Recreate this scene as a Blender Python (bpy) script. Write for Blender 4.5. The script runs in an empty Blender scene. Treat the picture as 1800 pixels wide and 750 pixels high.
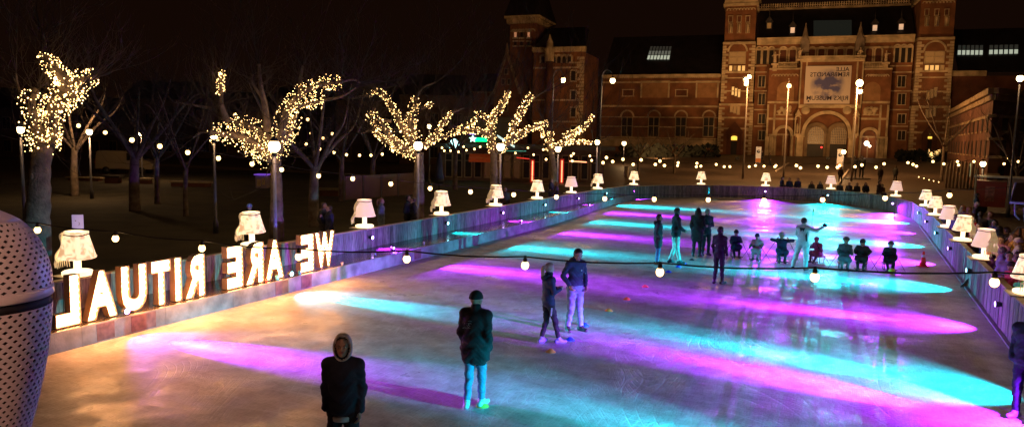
import bpy, math, random
import numpy as np
from mathutils import Vector, Matrix, noise as mnoise

random.seed(7)
sc = bpy.context.scene
COL = sc.collection
R_ = math.radians

# ------------------------------------------------------------------ camera
FPX = 1300.0                      # focal length in pixels of the 1800 px wide photograph
YAW, PITCH, ROLL = 0.43642731, 0.10135425, -0.01999733
CAM = Vector((0.0, 0.0, 4.1))
_f = Vector((-math.sin(YAW)*math.cos(PITCH), math.cos(YAW)*math.cos(PITCH), -math.sin(PITCH)))
_r0 = Vector((math.cos(YAW), math.sin(YAW), 0)); _u0 = _r0.cross(_f)
_r = _r0*math.cos(ROLL) - _u0*math.sin(ROLL)
_u = _u0*math.cos(ROLL) + _r0*math.sin(ROLL)
cd = bpy.data.cameras.new('camera'); cam = bpy.data.objects.new('camera', cd); COL.objects.link(cam)
cd.sensor_width = 36.0; cd.lens = 36.0*FPX/1800.0; cd.clip_start = 0.05; cd.clip_end = 2000
cam.matrix_world = Matrix(((_r.x, _u.x, -_f.x, CAM.x), (_r.y, _u.y, -_f.y, CAM.y), (_r.z, _u.z, -_f.z, CAM.z), (0, 0, 0, 1)))
sc.camera = cam

# ------------------------------------------------------------------ world, exposure
w = bpy.data.worlds.new('World'); sc.world = w; w.use_nodes = True
bg = w.node_tree.nodes['Background']
bg.inputs[0].default_value = (0.0058, 0.0021, 0.0010, 1); bg.inputs[1].default_value = 1.0
sc.view_settings.view_transform = 'Standard'; sc.view_settings.look = 'None'
sc.view_settings.exposure = 0.0; sc.view_settings.gamma = 1.0
sc.view_settings.use_curve_mapping = False
sc.cycles.use_denoising = True
sc.cycles.max_bounces = 6; sc.cycles.diffuse_bounces = 3; sc.cycles.glossy_bounces = 3
sc.cycles.sample_clamp_indirect = 2.0; sc.cycles.sample_clamp_direct = 0
sc.cycles.use_light_tree = True
sc.cycles.caustics_reflective = False; sc.cycles.caustics_refractive = False

# ------------------------------------------------------------------ measuring helpers
def ray(px, py): return _f + _r*((px-900)/FPX) + _u*((375-py)/FPX)
def on(px, py, z=0.0):
    d = ray(px, py); return CAM + d*((z-CAM.z)/d.z)
def at_x(px, py, X):
    d = ray(px, py); return CAM + d*((X-CAM.x)/d.x)
def at_y(px, py, Y):
    d = ray(px, py); return CAM + d*((Y-CAM.y)/d.y)
def at_d(px, py, depth): return CAM + ray(px, py)*depth
def depth_of(P): return (Vector(P)-CAM).dot(_f)

# ------------------------------------------------------------------ materials
MATS = {}
def mat(name, col, rough=0.7, var=0.0, vscale=3.0, bump=0.0, bscale=None, metal=0.0, emit=None, es=0.0,
        coat=0.0, spec=0.5, detail=4, sample=True, col2=None):
    if name in MATS: return MATS[name]
    m = bpy.data.materials.new(name); m.use_nodes = True; nt = m.node_tree; N = nt.nodes; L = nt.links
    b = N['Principled BSDF']
    b.inputs['Base Color'].default_value = (*col, 1); b.inputs['Roughness'].default_value = rough
    b.inputs['Metallic'].default_value = metal; b.inputs['Specular IOR Level'].default_value = spec
    b.inputs['Coat Weight'].default_value = coat
    if var > 0 or bump > 0:
        tc = N.new('ShaderNodeTexCoord')
        n = N.new('ShaderNodeTexNoise'); n.inputs['Scale'].default_value = vscale; n.inputs['Detail'].default_value = detail
        L.new(tc.outputs['Object'], n.inputs['Vector'])
        if var > 0:
            r = N.new('ShaderNodeValToRGB'); e = r.color_ramp.elements
            lo = tuple(max(0, c*(1-var)) for c in col); hi = col2 or tuple(min(1, c*(1+var)) for c in col)
            e[0].position = 0.3; e[0].color = (*lo, 1); e[1].position = 0.7; e[1].color = (*hi, 1)
            L.new(n.outputs['Fac'], r.inputs[0]); L.new(r.outputs[0], b.inputs['Base Color'])
        if bump > 0:
            n2 = N.new('ShaderNodeTexNoise'); n2.inputs['Scale'].default_value = bscale or vscale*4; n2.inputs['Detail'].default_value = 5
            L.new(tc.outputs['Object'], n2.inputs['Vector'])
            bm = N.new('ShaderNodeBump'); bm.inputs['Strength'].default_value = bump; bm.inputs['Distance'].default_value = 0.03
            L.new(n2.outputs['Fac'], bm.inputs['Height']); L.new(bm.outputs[0], b.inputs['Normal'])
    if emit:
        b.inputs['Emission Color'].default_value = (*emit, 1); b.inputs['Emission Strength'].default_value = es
        if not sample: m.cycles.emission_sampling = 'NONE'
    MATS[name] = m
    return m

# ------------------------------------------------------------------ mesh builder
class MB:
    def __init__(s): s.v = []; s.f = []; s.m = []; s.sm = []; s.cur = 0
    def add(s, vs, fs, smooth=False):
        o = len(s.v); s.v.extend([tuple(v) for v in vs])
        for f in fs: s.f.append(tuple(i+o for i in f)); s.m.append(s.cur); s.sm.append(smooth)
        return s
    def box(s, a, b, M=None):
        x0, y0, z0 = (min(a[i], b[i]) for i in range(3)); x1, y1, z1 = (max(a[i], b[i]) for i in range(3))
        vs = [Vector(p) for p in ((x0,y0,z0),(x1,y0,z0),(x1,y1,z0),(x0,y1,z0),(x0,y0,z1),(x1,y0,z1),(x1,y1,z1),(x0,y1,z1))]
        if M is not None: vs = [M @ v for v in vs]
        return s.add(vs, [(0,3,2,1),(4,5,6,7),(0,1,5,4),(1,2,6,5),(2,3,7,6),(3,0,4,7)])
    def tube(s, pts, rad, n=8, cap=True, smooth=True):
        pts = [Vector(p) for p in pts]; k = len(pts)
        if not hasattr(rad, '__len__'): rad = [rad]*k
        vs = []; up = None
        for i, p in enumerate(pts):
            t = (pts[min(i+1, k-1)] - pts[max(i-1, 0)])
            if t.length < 1e-9: t = Vector((0, 0, 1))
            t.normalize()
            if up is None: up = t.orthogonal().normalized()
            else:
                up = up - t*up.dot(t)
                up = up.normalized() if up.length > 1e-6 else t.orthogonal().normalized()
            sd = t.cross(up)
            for j in range(n):
                a = 2*math.pi*j/n; vs.append(p + (up*math.cos(a) + sd*math.sin(a))*rad[i])
        fs = [(i*n+j, i*n+(j+1) % n, (i+1)*n+(j+1) % n, (i+1)*n+j) for i in range(k-1) for j in range(n)]
        if cap: fs += [tuple(reversed(range(n))), tuple((k-1)*n+j for j in range(n))]
        return s.add(vs, fs, smooth)
    def lathe(s, prof, n=24, c=(0, 0, 0), smooth=True, sx=1, sy=1):
        vs = [(c[0]+r*math.cos(2*math.pi*j/n)*sx, c[1]+r*math.sin(2*math.pi*j/n)*sy, c[2]+z) for r, z in prof for j in range(n)]
        k = len(prof)
        fs = [(i*n+j, i*n+(j+1) % n, (i+1)*n+(j+1) % n, (i+1)*n+j) for i in range(k-1) for j in range(n)]
        fs += [tuple(reversed(range(n))), tuple((k-1)*n+j for j in range(n))]
        return s.add(vs, fs, smooth)
    def ell(s, c, r, n=12, k=8, M=None):
        if not hasattr(r, '__len__'): r = (r, r, r)
        vs = [Vector((0, 0, -r[2]))]
        for i in range(1, k):
            th = math.pi*i/k - math.pi/2
            for j in range(n):
                a = 2*math.pi*j/n; vs.append(Vector((r[0]*math.cos(th)*math.cos(a), r[1]*math.cos(th)*math.sin(a), r[2]*math.sin(th))))
        vs.append(Vector((0, 0, r[2])))
        fs = [(0, 1+(j+1) % n, 1+j) for j in range(n)]
        fs += [(1+i*n+j, 1+i*n+(j+1) % n, 1+(i+1)*n+(j+1) % n, 1+(i+1)*n+j) for i in range(k-2) for j in range(n)]
        L = len(vs)-1; o = 1+(k-2)*n
        fs += [(o+j, o+(j+1) % n, L) for j in range(n)]
        c = Vector(c)
        vs = [(M @ v if M is not None else v)+c for v in vs]
        return s.add(vs, fs, True)
    def prism(s, poly, a, b, axis='y'):
        """poly in (u,v); extruded along axis from a to b"""
        def P(u, v, t): return {'y': (u, t, v), 'x': (t, u, v), 'z': (u, v, t)}[axis]
        n = len(poly)
        vs = [P(u, v, a) for u, v in poly] + [P(u, v, b) for u, v in poly]
        fs = [tuple(range(n)), tuple(reversed(range(n, 2*n)))] + [(i, i+n, (i+1) % n+n, (i+1) % n) for i in range(n)]
        return s.add(vs, fs)
    def ring(s, cu, cv, r0, r1, a, b, t0=0.0, t1=math.pi, n=20, axis='y'):
        """arch ring (archivolt) between radii r0 < r1, from depth a to b"""
        def P(u, v, t): return {'y': (u, t, v), 'x': (t, u, v)}[axis]
        vs = []
        for i in range(n+1):
            t = t0+(t1-t0)*i/n
            for r in (r0, r1):
                for d in (a, b): vs.append(P(cu+r*math.cos(t), cv+r*math.sin(t), d))
        fs = []
        for i in range(n):
            o = 4*i; q = o+4
            fs += [(o, o+2, q+2, q), (o+1, q+1, q+3, o+3), (o, q, q+1, o+1), (o+2, o+3, q+3, q+2)]
        fs += [(0, 1, 3, 2), (4*n, 4*n+2, 4*n+3, 4*n+1)]
        return s.add(vs, fs)
    def build(s, name, mats, parent=None, loc=None, attr=None):
        me = bpy.data.meshes.new(name); me.from_pydata(s.v, [], s.f)
        for m in (mats if isinstance(mats, (list, tuple)) else [mats]): me.materials.append(m)
        me.polygons.foreach_set('material_index', s.m)
        me.polygons.foreach_set('use_smooth', s.sm)
        me.update()
        o = bpy.data.objects.new(name, me); COL.objects.link(o)
        if parent is not None: o.parent = parent
        if loc is not None: o.location = loc
        return o

def tag(o, label=None, cat=None, group=None, kind=None):
    if label: o['label'] = label
    if cat: o['category'] = cat
    if group: o['group'] = group
    if kind: o['kind'] = kind
    return o
def thing(name, label, cat, loc=(0, 0, 0), rz=0.0, group=None):
    o = bpy.data.objects.new(name, None); COL.objects.link(o); o.empty_display_size = 0.2
    o.location = loc; o.rotation_euler = (0, 0, rz)
    return tag(o, label, cat, group)
def copy_tree(o, parent=None):
    c = o.copy(); COL.objects.link(c); c.parent = parent
    for ch in list(o.children): copy_tree(ch, c)
    return c
def light(name, kind, loc, energy, col, radius=0.05, direction=None, size=None, blend=None):
    d = bpy.data.lights.new(name, kind); d.energy = energy; d.color = col
    if kind in ('POINT', 'SPOT'): d.shadow_soft_size = radius
    if kind == 'SPOT': d.spot_size = R_(size); d.spot_blend = blend
    o = bpy.data.objects.new(name, d); COL.objects.link(o); o.location = loc
    if direction is not None: o.rotation_euler = Vector(direction).to_track_quat('-Z', 'Y').to_euler()
    return o
def lerp(a, b, t): return a+(b-a)*t

# glyph outlines from the built-in font, as triangulated 2-D meshes
def glyphs(text, bold=0.02, size=1.0, spacing=1.0, line=1.0):
    cu = bpy.data.curves.new('glyph', 'FONT'); cu.body = text; cu.size = size; cu.offset = bold
    cu.space_character = spacing; cu.space_line = line; cu.resolution_u = 3
    ob = bpy.data.objects.new('glyph', cu); COL.objects.link(ob)
    dg = bpy.context.evaluated_depsgraph_get()
    me = bpy.data.meshes.new_from_object(ob.evaluated_get(dg))
    vs = [(v.co.x, v.co.y) for v in me.vertices]; fs = [tuple(p.vertices) for p in me.polygons]
    bpy.data.objects.remove(ob); bpy.data.curves.remove(cu); bpy.data.meshes.remove(me)
    # merge doubles
    key = {}; remap = []; out = []
    for v in vs:
        k = (round(v[0], 5), round(v[1], 5))
        if k not in key: key[k] = len(out); out.append(v)
        remap.append(key[k])
    fs2 = []
    for f in fs:
        g = []
        for i in f:
            j = remap[i]
            if j not in g: g.append(j)
        if len(g) > 2: fs2.append(tuple(g))
    return out, fs2

# ------------------------------------------------------------------ shared colours
CYAN = (0.0, 0.62, 0.80); PURP = (0.36, 0.02, 1.0); WARM = (1.0, 0.56, 0.24); SOD = (1.0, 0.5, 0.17)
m_bark = mat('bark', (0.15, 0.11, 0.08), 0.9, 0.5, 4, 0.8, 18)
m_twig = mat('twig', (0.028, 0.018, 0.013), 0.9, 0.3, 5)
m_black = mat('black_metal', (0.02, 0.02, 0.022), 0.45, 0.2, 6)
m_steel = mat('grey_metal', (0.10, 0.10, 0.12), 0.4, 0.15, 6, metal=0.5)
m_cable = mat('black_rubber', (0.012, 0.012, 0.014), 0.6)
m_bulb = mat('bulb_glow', (1, .8, .5), 0.3, emit=(1.0, 0.58, 0.2), es=7, sample=False)
m_globe = mat('lamp_globe', (1, .85, .6), 0.3, emit=(1.0, 0.66, 0.28), es=14, sample=False)
m_fairy = mat('fairy_bulb', (1, .8, .5), 0.3, emit=(1.0, 0.58, 0.2), es=9, sample=False)
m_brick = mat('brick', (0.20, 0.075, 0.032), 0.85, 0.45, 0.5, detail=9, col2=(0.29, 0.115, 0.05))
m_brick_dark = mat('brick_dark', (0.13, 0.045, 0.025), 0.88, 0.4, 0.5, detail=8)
m_stone = mat('sandstone', (0.5, 0.38, 0.24), 0.8, 0.45, .7, detail=9)
m_slate = mat('slate_roof', (0.018, 0.014, 0.02), 0.55, 0.5, 0.7, detail=8)
m_glassdark = mat('dark_window_glass', (0.02, 0.014, 0.012), 0.5, 0.5, 0.6, spec=.25)
m_frame = mat('painted_window_frame', (0.42, 0.30, 0.17), 0.6, 0.2, 3)
m_litwin = mat('lit_window_glass', (0.5, 0.35, 0.15), 0.4, emit=(1.0, 0.55, 0.16), es=0.75, sample=False)
m_dimwin = mat('dim_window_blind', (0.40, 0.26, 0.12), 0.6, emit=(1.0, 0.5, 0.15), es=0.07, sample=False)
m_coolwin = mat('cool_skylight_glass', (0.4, 0.42, 0.36), 0.4, emit=(0.78, 0.86, 0.66), es=0.5, sample=False)
m_white = mat('white_paint', (0.75, 0.74, 0.72), 0.5, 0.12, 4)

# ------------------------------------------------------------------ ground
def ground_z(x, y):
    # level plaza round the rink, rising gently towards the museum
    t = min(1.0, max(0.0, (y-64)/70.0)); return -0.06 + 1.86*t*t*(3-2*t)
gm = bpy.data.materials.new('paving'); gm.use_nodes = True
nt = gm.node_tree; N = nt.nodes; L = nt.links; b = N['Principled BSDF']
tc = N.new('ShaderNodeTexCoord')
n1 = N.new('ShaderNodeTexNoise'); n1.inputs['Scale'].default_value = 0.12; n1.inputs['Detail'].default_value = 9
n2 = N.new('ShaderNodeTexNoise'); n2.inputs['Scale'].default_value = 2.4; n2.inputs['Detail'].default_value = 6
br = N.new('ShaderNodeTexBrick'); br.inputs['Scale'].default_value = 1.6; br.inputs['Mortar Size'].default_value = 0.03
br.inputs['Color1'].default_value = (.15, .11, .085, 1); br.inputs['Color2'].default_value = (.10, .075, .06, 1); br.inputs['Mortar'].default_value = (.04, .03, .025, 1)
mx = N.new('ShaderNodeMix'); mx.data_type = 'RGBA'; mx.blend_type = 'MULTIPLY'; mx.inputs['Factor'].default_value = 0.8
rp = N.new('ShaderNodeValToRGB'); rp.color_ramp.elements[0].color = (.45, .42, .4, 1); rp.color_ramp.elements[1].color = (1.5, 1.4, 1.3, 1)
rp.color_ramp.elements[0].position = .35; rp.color_ramp.elements[1].position = .65
for n in (n1, n2, br): L.new(tc.outputs['Object'], n.inputs['Vector'])
L.new(n1.outputs['Fac'], rp.inputs[0]); L.new(br.outputs[0], mx.inputs[6]); L.new(rp.outputs[0], mx.inputs[7]); L.new(mx.outputs[2], b.inputs['Base Color'])
rr = N.new('ShaderNodeMapRange'); rr.inputs[3].default_value = .35; rr.inputs[4].default_value = .8
L.new(n1.outputs['Fac'], rr.inputs[0]); L.new(rr.outputs[0], b.inputs['Roughness'])
bp = N.new('ShaderNodeBump'); bp.inputs['Strength'].default_value = .35; bp.inputs['Distance'].default_value = .02
L.new(n2.outputs['Fac'], bp.inputs['Height']); L.new(bp.outputs[0], b.inputs['Normal'])
g = MB(); xs = [-900, -300, -120, -80, -60, -40, -25, -15, -8, 0, 8, 20, 40, 80, 300, 900]
ys = [-300, -60, -10, 20, 45, 60]+[64+5*i for i in range(17)]+[180, 300, 900]
vs = [(x, y, ground_z(x, y)) for y in ys for x in xs]; nx = len(xs)
g.add(vs, [(j*nx+i, j*nx+i+1, (j+1)*nx+i+1, (j+1)*nx+i) for j in range(len(ys)-1) for i in range(nx-1)], True)
tag(g.build('ground', gm), kind='structure')
# lawn left of the rink under the trees
lm = mat('winter_lawn', (0.035, 0.028, 0.014), 0.95, 0.5, 0.6, 0.6, 30)
g = MB(); g.box((-62, 12, -.05), (-19.5, 62, -.02)); tag(g.build('lawn', lm), kind='structure')
pm = mat('pale_path', (0.26, 0.2, 0.13), 0.9, 0.35, 0.8, 0.3, 12)
g = MB()
g.add([(-90, 62, -.035), (-44, 62, -.035), (-48, 66, -.035), (-92, 66, -.035)], [(0, 1, 2, 3)])
tag(g.build('path', pm), kind='structure')

# ------------------------------------------------------------------ ice
im = bpy.data.materials.new('rink_ice'); im.use_nodes = True
nt = im.node_tree; N = nt.nodes; L = nt.links; b = N['Principled BSDF']
tc = N.new('ShaderNodeTexCoord')
def noi(scale, det, vec=None, rough=.6):
    n = N.new('ShaderNodeTexNoise'); n.inputs['Scale'].default_value = scale; n.inputs['Detail'].default_value = det; n.inputs['Roughness'].default_value = rough
    L.new(vec or tc.outputs['Object'], n.inputs['Vector']); return n
big = noi(.35, 6); mid = noi(2.2, 8); fine = noi(26, 6)
mp = N.new('ShaderNodeMapping'); mp.inputs['Scale'].default_value = (9, 1.2, 1); mp.inputs['Rotation'].default_value = (0, 0, .5); L.new(tc.outputs['Object'], mp.inputs[0])
scr = noi(3.2, 8, mp.outputs[0], .75)
mp2 = N.new('ShaderNodeMapping'); mp2.inputs['Scale'].default_value = (1.3, 11, 1); mp2.inputs['Rotation'].default_value = (0, 0, -.35); L.new(tc.outputs['Object'], mp2.inputs[0])
scr2 = noi(2.6, 8, mp2.outputs[0], .75)
r1 = N.new('ShaderNodeValToRGB'); r1.color_ramp.elements[0].position = .32; r1.color_ramp.elements[0].color = (.48, .42, .42, 1)
r1.color_ramp.elements[1].position = .66; r1.color_ramp.elements[1].color = (.74, .70, .72, 1)
L.new(mid.outputs['Fac'], r1.inputs[0])
r2 = N.new('ShaderNodeValToRGB'); r2.color_ramp.elements[0].position = .36; r2.color_ramp.elements[0].color = (.5, .47, .46, 1)
r2.color_ramp.elements[1].position = .52; r2.color_ramp.elements[1].color = (1, 1, 1, 1)
ad = N.new('ShaderNodeMath'); ad.operation = 'MULTIPLY_ADD'; ad.inputs[1].default_value = .5; ad.use_clamp = True
L.new(scr.outputs['Fac'], ad.inputs[0])
hf = N.new('ShaderNodeMath'); hf.operation = 'MULTIPLY'; hf.inputs[1].default_value = .5; L.new(scr2.outputs['Fac'], hf.inputs[0]); L.new(hf.outputs[0], ad.inputs[2])
L.new(ad.outputs[0], r2.inputs[0])
mx = N.new('ShaderNodeMix'); mx.data_type = 'RGBA'; mx.blend_type = 'MULTIPLY'; mx.inputs['Factor'].default_value = .85
L.new(r1.outputs[0], mx.inputs[6]); L.new(r2.outputs[0], mx.inputs[7])
# thin curved skate tracks: narrow ridges of warped noise, scraped pale
def tracks(scale, off, width):
    m_ = N.new('ShaderNodeMapping'); m_.inputs['Location'].default_value = off; m_.inputs['Scale'].default_value = (1, .55, 1); L.new(tc.outputs['Object'], m_.inputs[0])
    n_ = N.new('ShaderNodeTexNoise'); n_.inputs['Scale'].default_value = scale; n_.inputs['Detail'].default_value = 0; n_.inputs['Distortion'].default_value = .6; L.new(m_.outputs[0], n_.inputs['Vector'])
    # repeated contour lines of the noise
    k_ = N.new('ShaderNodeMath'); k_.operation = 'MULTIPLY'; k_.inputs[1].default_value = 64; L.new(n_.outputs['Fac'], k_.inputs[0])
    f_ = N.new('ShaderNodeMath'); f_.operation = 'FRACT'; L.new(k_.outputs[0], f_.inputs[0])
    d_ = N.new('ShaderNodeMath'); d_.operation = 'SUBTRACT'; d_.inputs[1].default_value = .5; L.new(f_.outputs[0], d_.inputs[0])
    a_ = N.new('ShaderNodeMath'); a_.operation = 'ABSOLUTE'; L.new(d_.outputs[0], a_.inputs[0])
    g_ = N.new('ShaderNodeMapRange'); g_.inputs[1].default_value = 0; g_.inputs[2].default_value = width; g_.inputs[3].default_value = 1; g_.inputs[4].default_value = 0; L.new(a_.outputs[0], g_.inputs[0]); return g_.outputs[0]
t1 = tracks(.22, (3, 7, 0), .10); t2 = tracks(.31, (31, 12, 0), .09); t3 = tracks(.16, (-11, 40, 0), .08)
tm = N.new('ShaderNodeMath'); tm.operation = 'MAXIMUM'; L.new(t1, tm.inputs[0]); L.new(t2, tm.inputs[1])
tm2 = N.new('ShaderNodeMath'); tm2.operation = 'MAXIMUM'; L.new(tm.outputs[0], tm2.inputs[0]); L.new(t3, tm2.inputs[1])
pt = noi(1.1, 3); pm_ = N.new('ShaderNodeMapRange'); pm_.inputs[1].default_value = .42; pm_.inputs[2].default_value = .62; L.new(pt.outputs['Fac'], pm_.inputs[0])
tk = N.new('ShaderNodeMath'); tk.operation = 'MULTIPLY'; L.new(tm2.outputs[0], tk.inputs[0]); L.new(pm_.outputs[0], tk.inputs[1])
tf = N.new('ShaderNodeMath'); tf.operation = 'MULTIPLY'; tf.inputs[1].default_value = .34; L.new(tk.outputs[0], tf.inputs[0])
mt = N.new('ShaderNodeMix'); mt.data_type = 'RGBA'; mt.inputs[7].default_value = (.88, .88, .92, 1); L.new(tf.outputs[0], mt.inputs['Factor']); L.new(mx.outputs[2], mt.inputs[6]); L.new(mt.outputs[2], b.inputs['Base Color'])
rr = N.new('ShaderNodeMapRange'); rr.inputs[1].default_value = .35; rr.inputs[2].default_value = .65; rr.inputs[3].default_value = .42; rr.inputs[4].default_value = .72
L.new(big.outputs['Fac'], rr.inputs[0]); L.new(rr.outputs[0], b.inputs['Roughness'])
s1 = N.new('ShaderNodeMath'); s1.operation = 'ADD'; L.new(ad.outputs[0], s1.inputs[0]); L.new(mid.outputs['Fac'], s1.inputs[1])
s2 = N.new('ShaderNodeMath'); s2.operation = 'MULTIPLY_ADD'; s2.inputs[1].default_value = .35; L.new(fine.outputs['Fac'], s2.inputs[0]); L.new(s1.outputs[0], s2.inputs[2])
bp = N.new('ShaderNodeBump'); bp.inputs['Strength'].default_value = .75; bp.inputs['Distance'].default_value = .014
s3 = N.new('ShaderNodeMath'); s3.operation = 'MULTIPLY_ADD'; s3.inputs[1].default_value = -.4; L.new(tk.outputs[0], s3.inputs[0]); L.new(s2.outputs[0], s3.inputs[2])
L.new(s3.outputs[0], bp.inputs['Height']); L.new(bp.outputs[0], b.inputs['Normal'])
# wet shiny patches
wet = noi(.9, 5); wr_ = N.new('ShaderNodeMapRange'); wr_.inputs[1].default_value = .50; wr_.inputs[2].default_value = .72; wr_.inputs[3].default_value = 0; wr_.inputs[4].default_value = .36; L.new(wet.outputs['Fac'], wr_.inputs[0])
rs = N.new('ShaderNodeMath'); rs.operation = 'SUBTRACT'; L.new(rr.outputs[0], rs.inputs[0]); L.new(wr_.outputs[0], rs.inputs[1]); rx = N.new('ShaderNodeMath'); rx.operation = 'MAXIMUM'; rx.inputs[1].default_value = .24; L.new(rs.outputs[0], rx.inputs[0]); L.new(rx.outputs[0], b.inputs['Roughness'])
b.inputs['Specular IOR Level'].default_value = .5
# inner outline of the ice (left curb, round far end, right wall)
ICE_L = [(-13.15, -6), (-13.15, 31.5), (-13.35, 36.2), (-13.75, 41.0), (-14.1, 46), (-14.0, 50.2)]
BACK = [(-14.0, 50.2), (-12.8, 53.0), (-10.6, 55.3), (-8.0, 56.7), (-5.2, 57.2), (-2.2, 56.7), (0.2, 54.9), (2.0, 51.6), (2.9, 47.6), (3.12, 43.5)]
ICE_R = [(3.12, 43.5), (3.12, -6)]
poly = ICE_L + BACK[1:] + ICE_R[1:]
g = MB(); g.add([(x*1.002, y, 0.0) for x, y in poly], [tuple(range(len(poly)))[::-1]])
# rim of the ice slab
g.add([(x, y, z) for x, y in poly for z in (0.0, -.055)], [(2*i, 2*i+1, 2*((i+1) % len(poly))+1, 2*((i+1) % len(poly))) for i in range(len(poly))])
tag(g.build('ice', im), kind='structure')

# ------------------------------------------------------------------ rink wall, curb and ledge
wm = bpy.data.materials.new('weathered_boards'); wm.use_nodes = True
nt = wm.node_tree; N = nt.nodes; L = nt.links; b = N['Principled BSDF']
at = N.new('ShaderNodeAttribute'); at.attribute_name = 'tone'
tc = N.new('ShaderNodeTexCoord'); mp = N.new('ShaderNodeMapping'); mp.inputs['Scale'].default_value = (14, 14, 1.6); L.new(tc.outputs['Object'], mp.inputs[0])
n = N.new('ShaderNodeTexNoise'); n.inputs['Scale'].default_value = 2.0; n.inputs['Detail'].default_value = 8; L.new(mp.outputs[0], n.inputs['Vector'])
rp = N.new('ShaderNodeValToRGB'); rp.color_ramp.elements[0].position = .3; rp.color_ramp.elements[0].color = (.11, .095, .085, 1); rp.color_ramp.elements[1].position = .68; rp.color_ramp.elements[1].color = (.42, .38, .34, 1)
mx = N.new('ShaderNodeMix'); mx.data_type = 'RGBA'; mx.blend_type = 'MULTIPLY'; mx.inputs['Factor'].default_value = 1
L.new(n.outputs['Fac'], rp.inputs[0]); L.new(rp.outputs[0], mx.inputs[6]); L.new(at.outputs['Color'], mx.inputs[7]); L.new(mx.outputs[2], b.inputs['Base Color'])
b.inputs['Roughness'].default_value = .75
bp = N.new('ShaderNodeBump'); bp.inputs['Strength'].default_value = .4; bp.inputs['Distance'].default_value = .01
L.new(n.outputs['Fac'], bp.inputs['Height']); L.new(bp.outputs[0], b.inputs['Normal'])
m_cap = mat('pale_timber', (0.5, 0.36, 0.2), 0.7, 0.3, 2.5, 0.2, 20)
m_curb = mat('curb_board', (0.21, 0.21, 0.205), 0.6, 0.45, 2.6, 0.3, 14)
m_ledge = mat('wet_decking', (0.10, 0.075, 0.06), 0.22, 0.5, 1.3, 0.4, 9, coat=.4)
m_red = mat('faded_red_paint', (0.17, 0.09, 0.08), 0.7, 0.45, 6)

def walk(path, step):
    out = []; carry = 0.0
    for (a, b_) in zip(path[:-1], path[1:]):
        a = Vector((*a, 0)); b_ = Vector((*b_, 0)); d = b_-a; ln = d.length; n_ = max(1, round(ln/step))
        for i in range(n_): out.append((a+d*(i/n_), a+d*((i+1)/n_)))
    return out
def board_wall(name, path, top, base, label, inward):
    """vertical boards along path; inward = +1 when the boards face left of the path direction"""
    root = thing(name, label, 'rink wall', (0, 0, 0))
    bd = MB(); tones = []
    for (p, q) in walk(path, 0.155):
        t = (q-p).normalized(); nrm = Vector((-t.y, t.x, 0))*inward; g_ = random.uniform(.002, .007)
        p2 = p+t*g_; q2 = q-t*g_; th = random.uniform(.0, .012); zt = top+random.uniform(-.006, .006)
        a = p2+nrm*th; c = q2+nrm*th; d = q2-nrm*.03; e = p2-nrm*.03
        k0 = len(bd.f)
        bd.add([(v.x, v.y, z) for z in (base, zt) for v in (a, c, d, e)], [(0,3,2,1),(4,5,6,7),(0,1,5,4),(1,2,6,5),(2,3,7,6),(3,0,4,7)])
        tn = random.uniform(.55, 1.25)
        tones += [(tn*random.uniform(.95, 1.05), tn, tn*random.uniform(.92, 1.05), 1)]*24
    o = bd.build('boards', wm, root)
    ca = o.data.color_attributes.new('tone', 'FLOAT_COLOR', 'CORNER')
    ca.data.foreach_set('color', [c for t_ in tones for c in t_])
    cp = MB()
    for (p, q) in walk(path, 2.4):
        t = (q-p).normalized(); nrm = Vector((-t.y, t.x, 0))*inward
        a = p+nrm*.03+t*.004; c = q+nrm*.03-t*.004; d = q-nrm*.12-t*.004; e = p-nrm*.12+t*.004
        cp.add([(v.x, v.y, z) for z in (top+.008, top+.045) for v in (a, c, d, e)], [(0,3,2,1),(4,5,6,7),(0,1,5,4),(1,2,6,5),(2,3,7,6),(3,0,4,7)])
    cp.build('cap_rail', m_cap, root)
    ps = MB()
    for i, (p, q) in enumerate(walk(path, 2.4)):
        t = (q-p).normalized(); nrm = Vector((-t.y, t.x, 0))*inward
        c = p-nrm*.09
        ps.box((c.x-.04, c.y-.04, -.06), (c.x+.04, c.y+.04, top))
    # rails behind the boards
    for (p, q) in walk(path, 2.4):
        t = (q-p).normalized(); nrm = Vector((-t.y, t.x, 0))*inward
        for z in (base+.15, top-.12): ps.tube([p-nrm*.055+Vector((0, 0, z)), q-nrm*.055+Vector((0, 0, z))], .025, 4, smooth=False)
    ps.build('wall_framing', m_cap, root)
    return root
board_wall('board_wall', [(-14.65, -6), (-14.65, 40), (-14.6, 45), (-14.3, 49.4), (-14.02, 50.25)], .98, .30, 'long straight wall of weathered vertical boards behind the glowing letters', -1)
board_wall('board_wall', [(x, y+.02) for x, y in BACK], .90, .012, 'curved wall of vertical boards at the far end of the ice', -1)
board_wall('board_wall', [(3.12, 43.5), (3.12, -6)], 1.0, .012, 'straight board wall on the crowded side of the rink, lit purple and blue', -1)
# back of the left wall closes down to the ground
g = MB(); g.box((-14.72, -6, -.06), (-14.69, 45, .3)); tag(g.build('wall_skirt', m_cap), 'plain timber skirt under the long left board wall', 'skirting')
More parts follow.
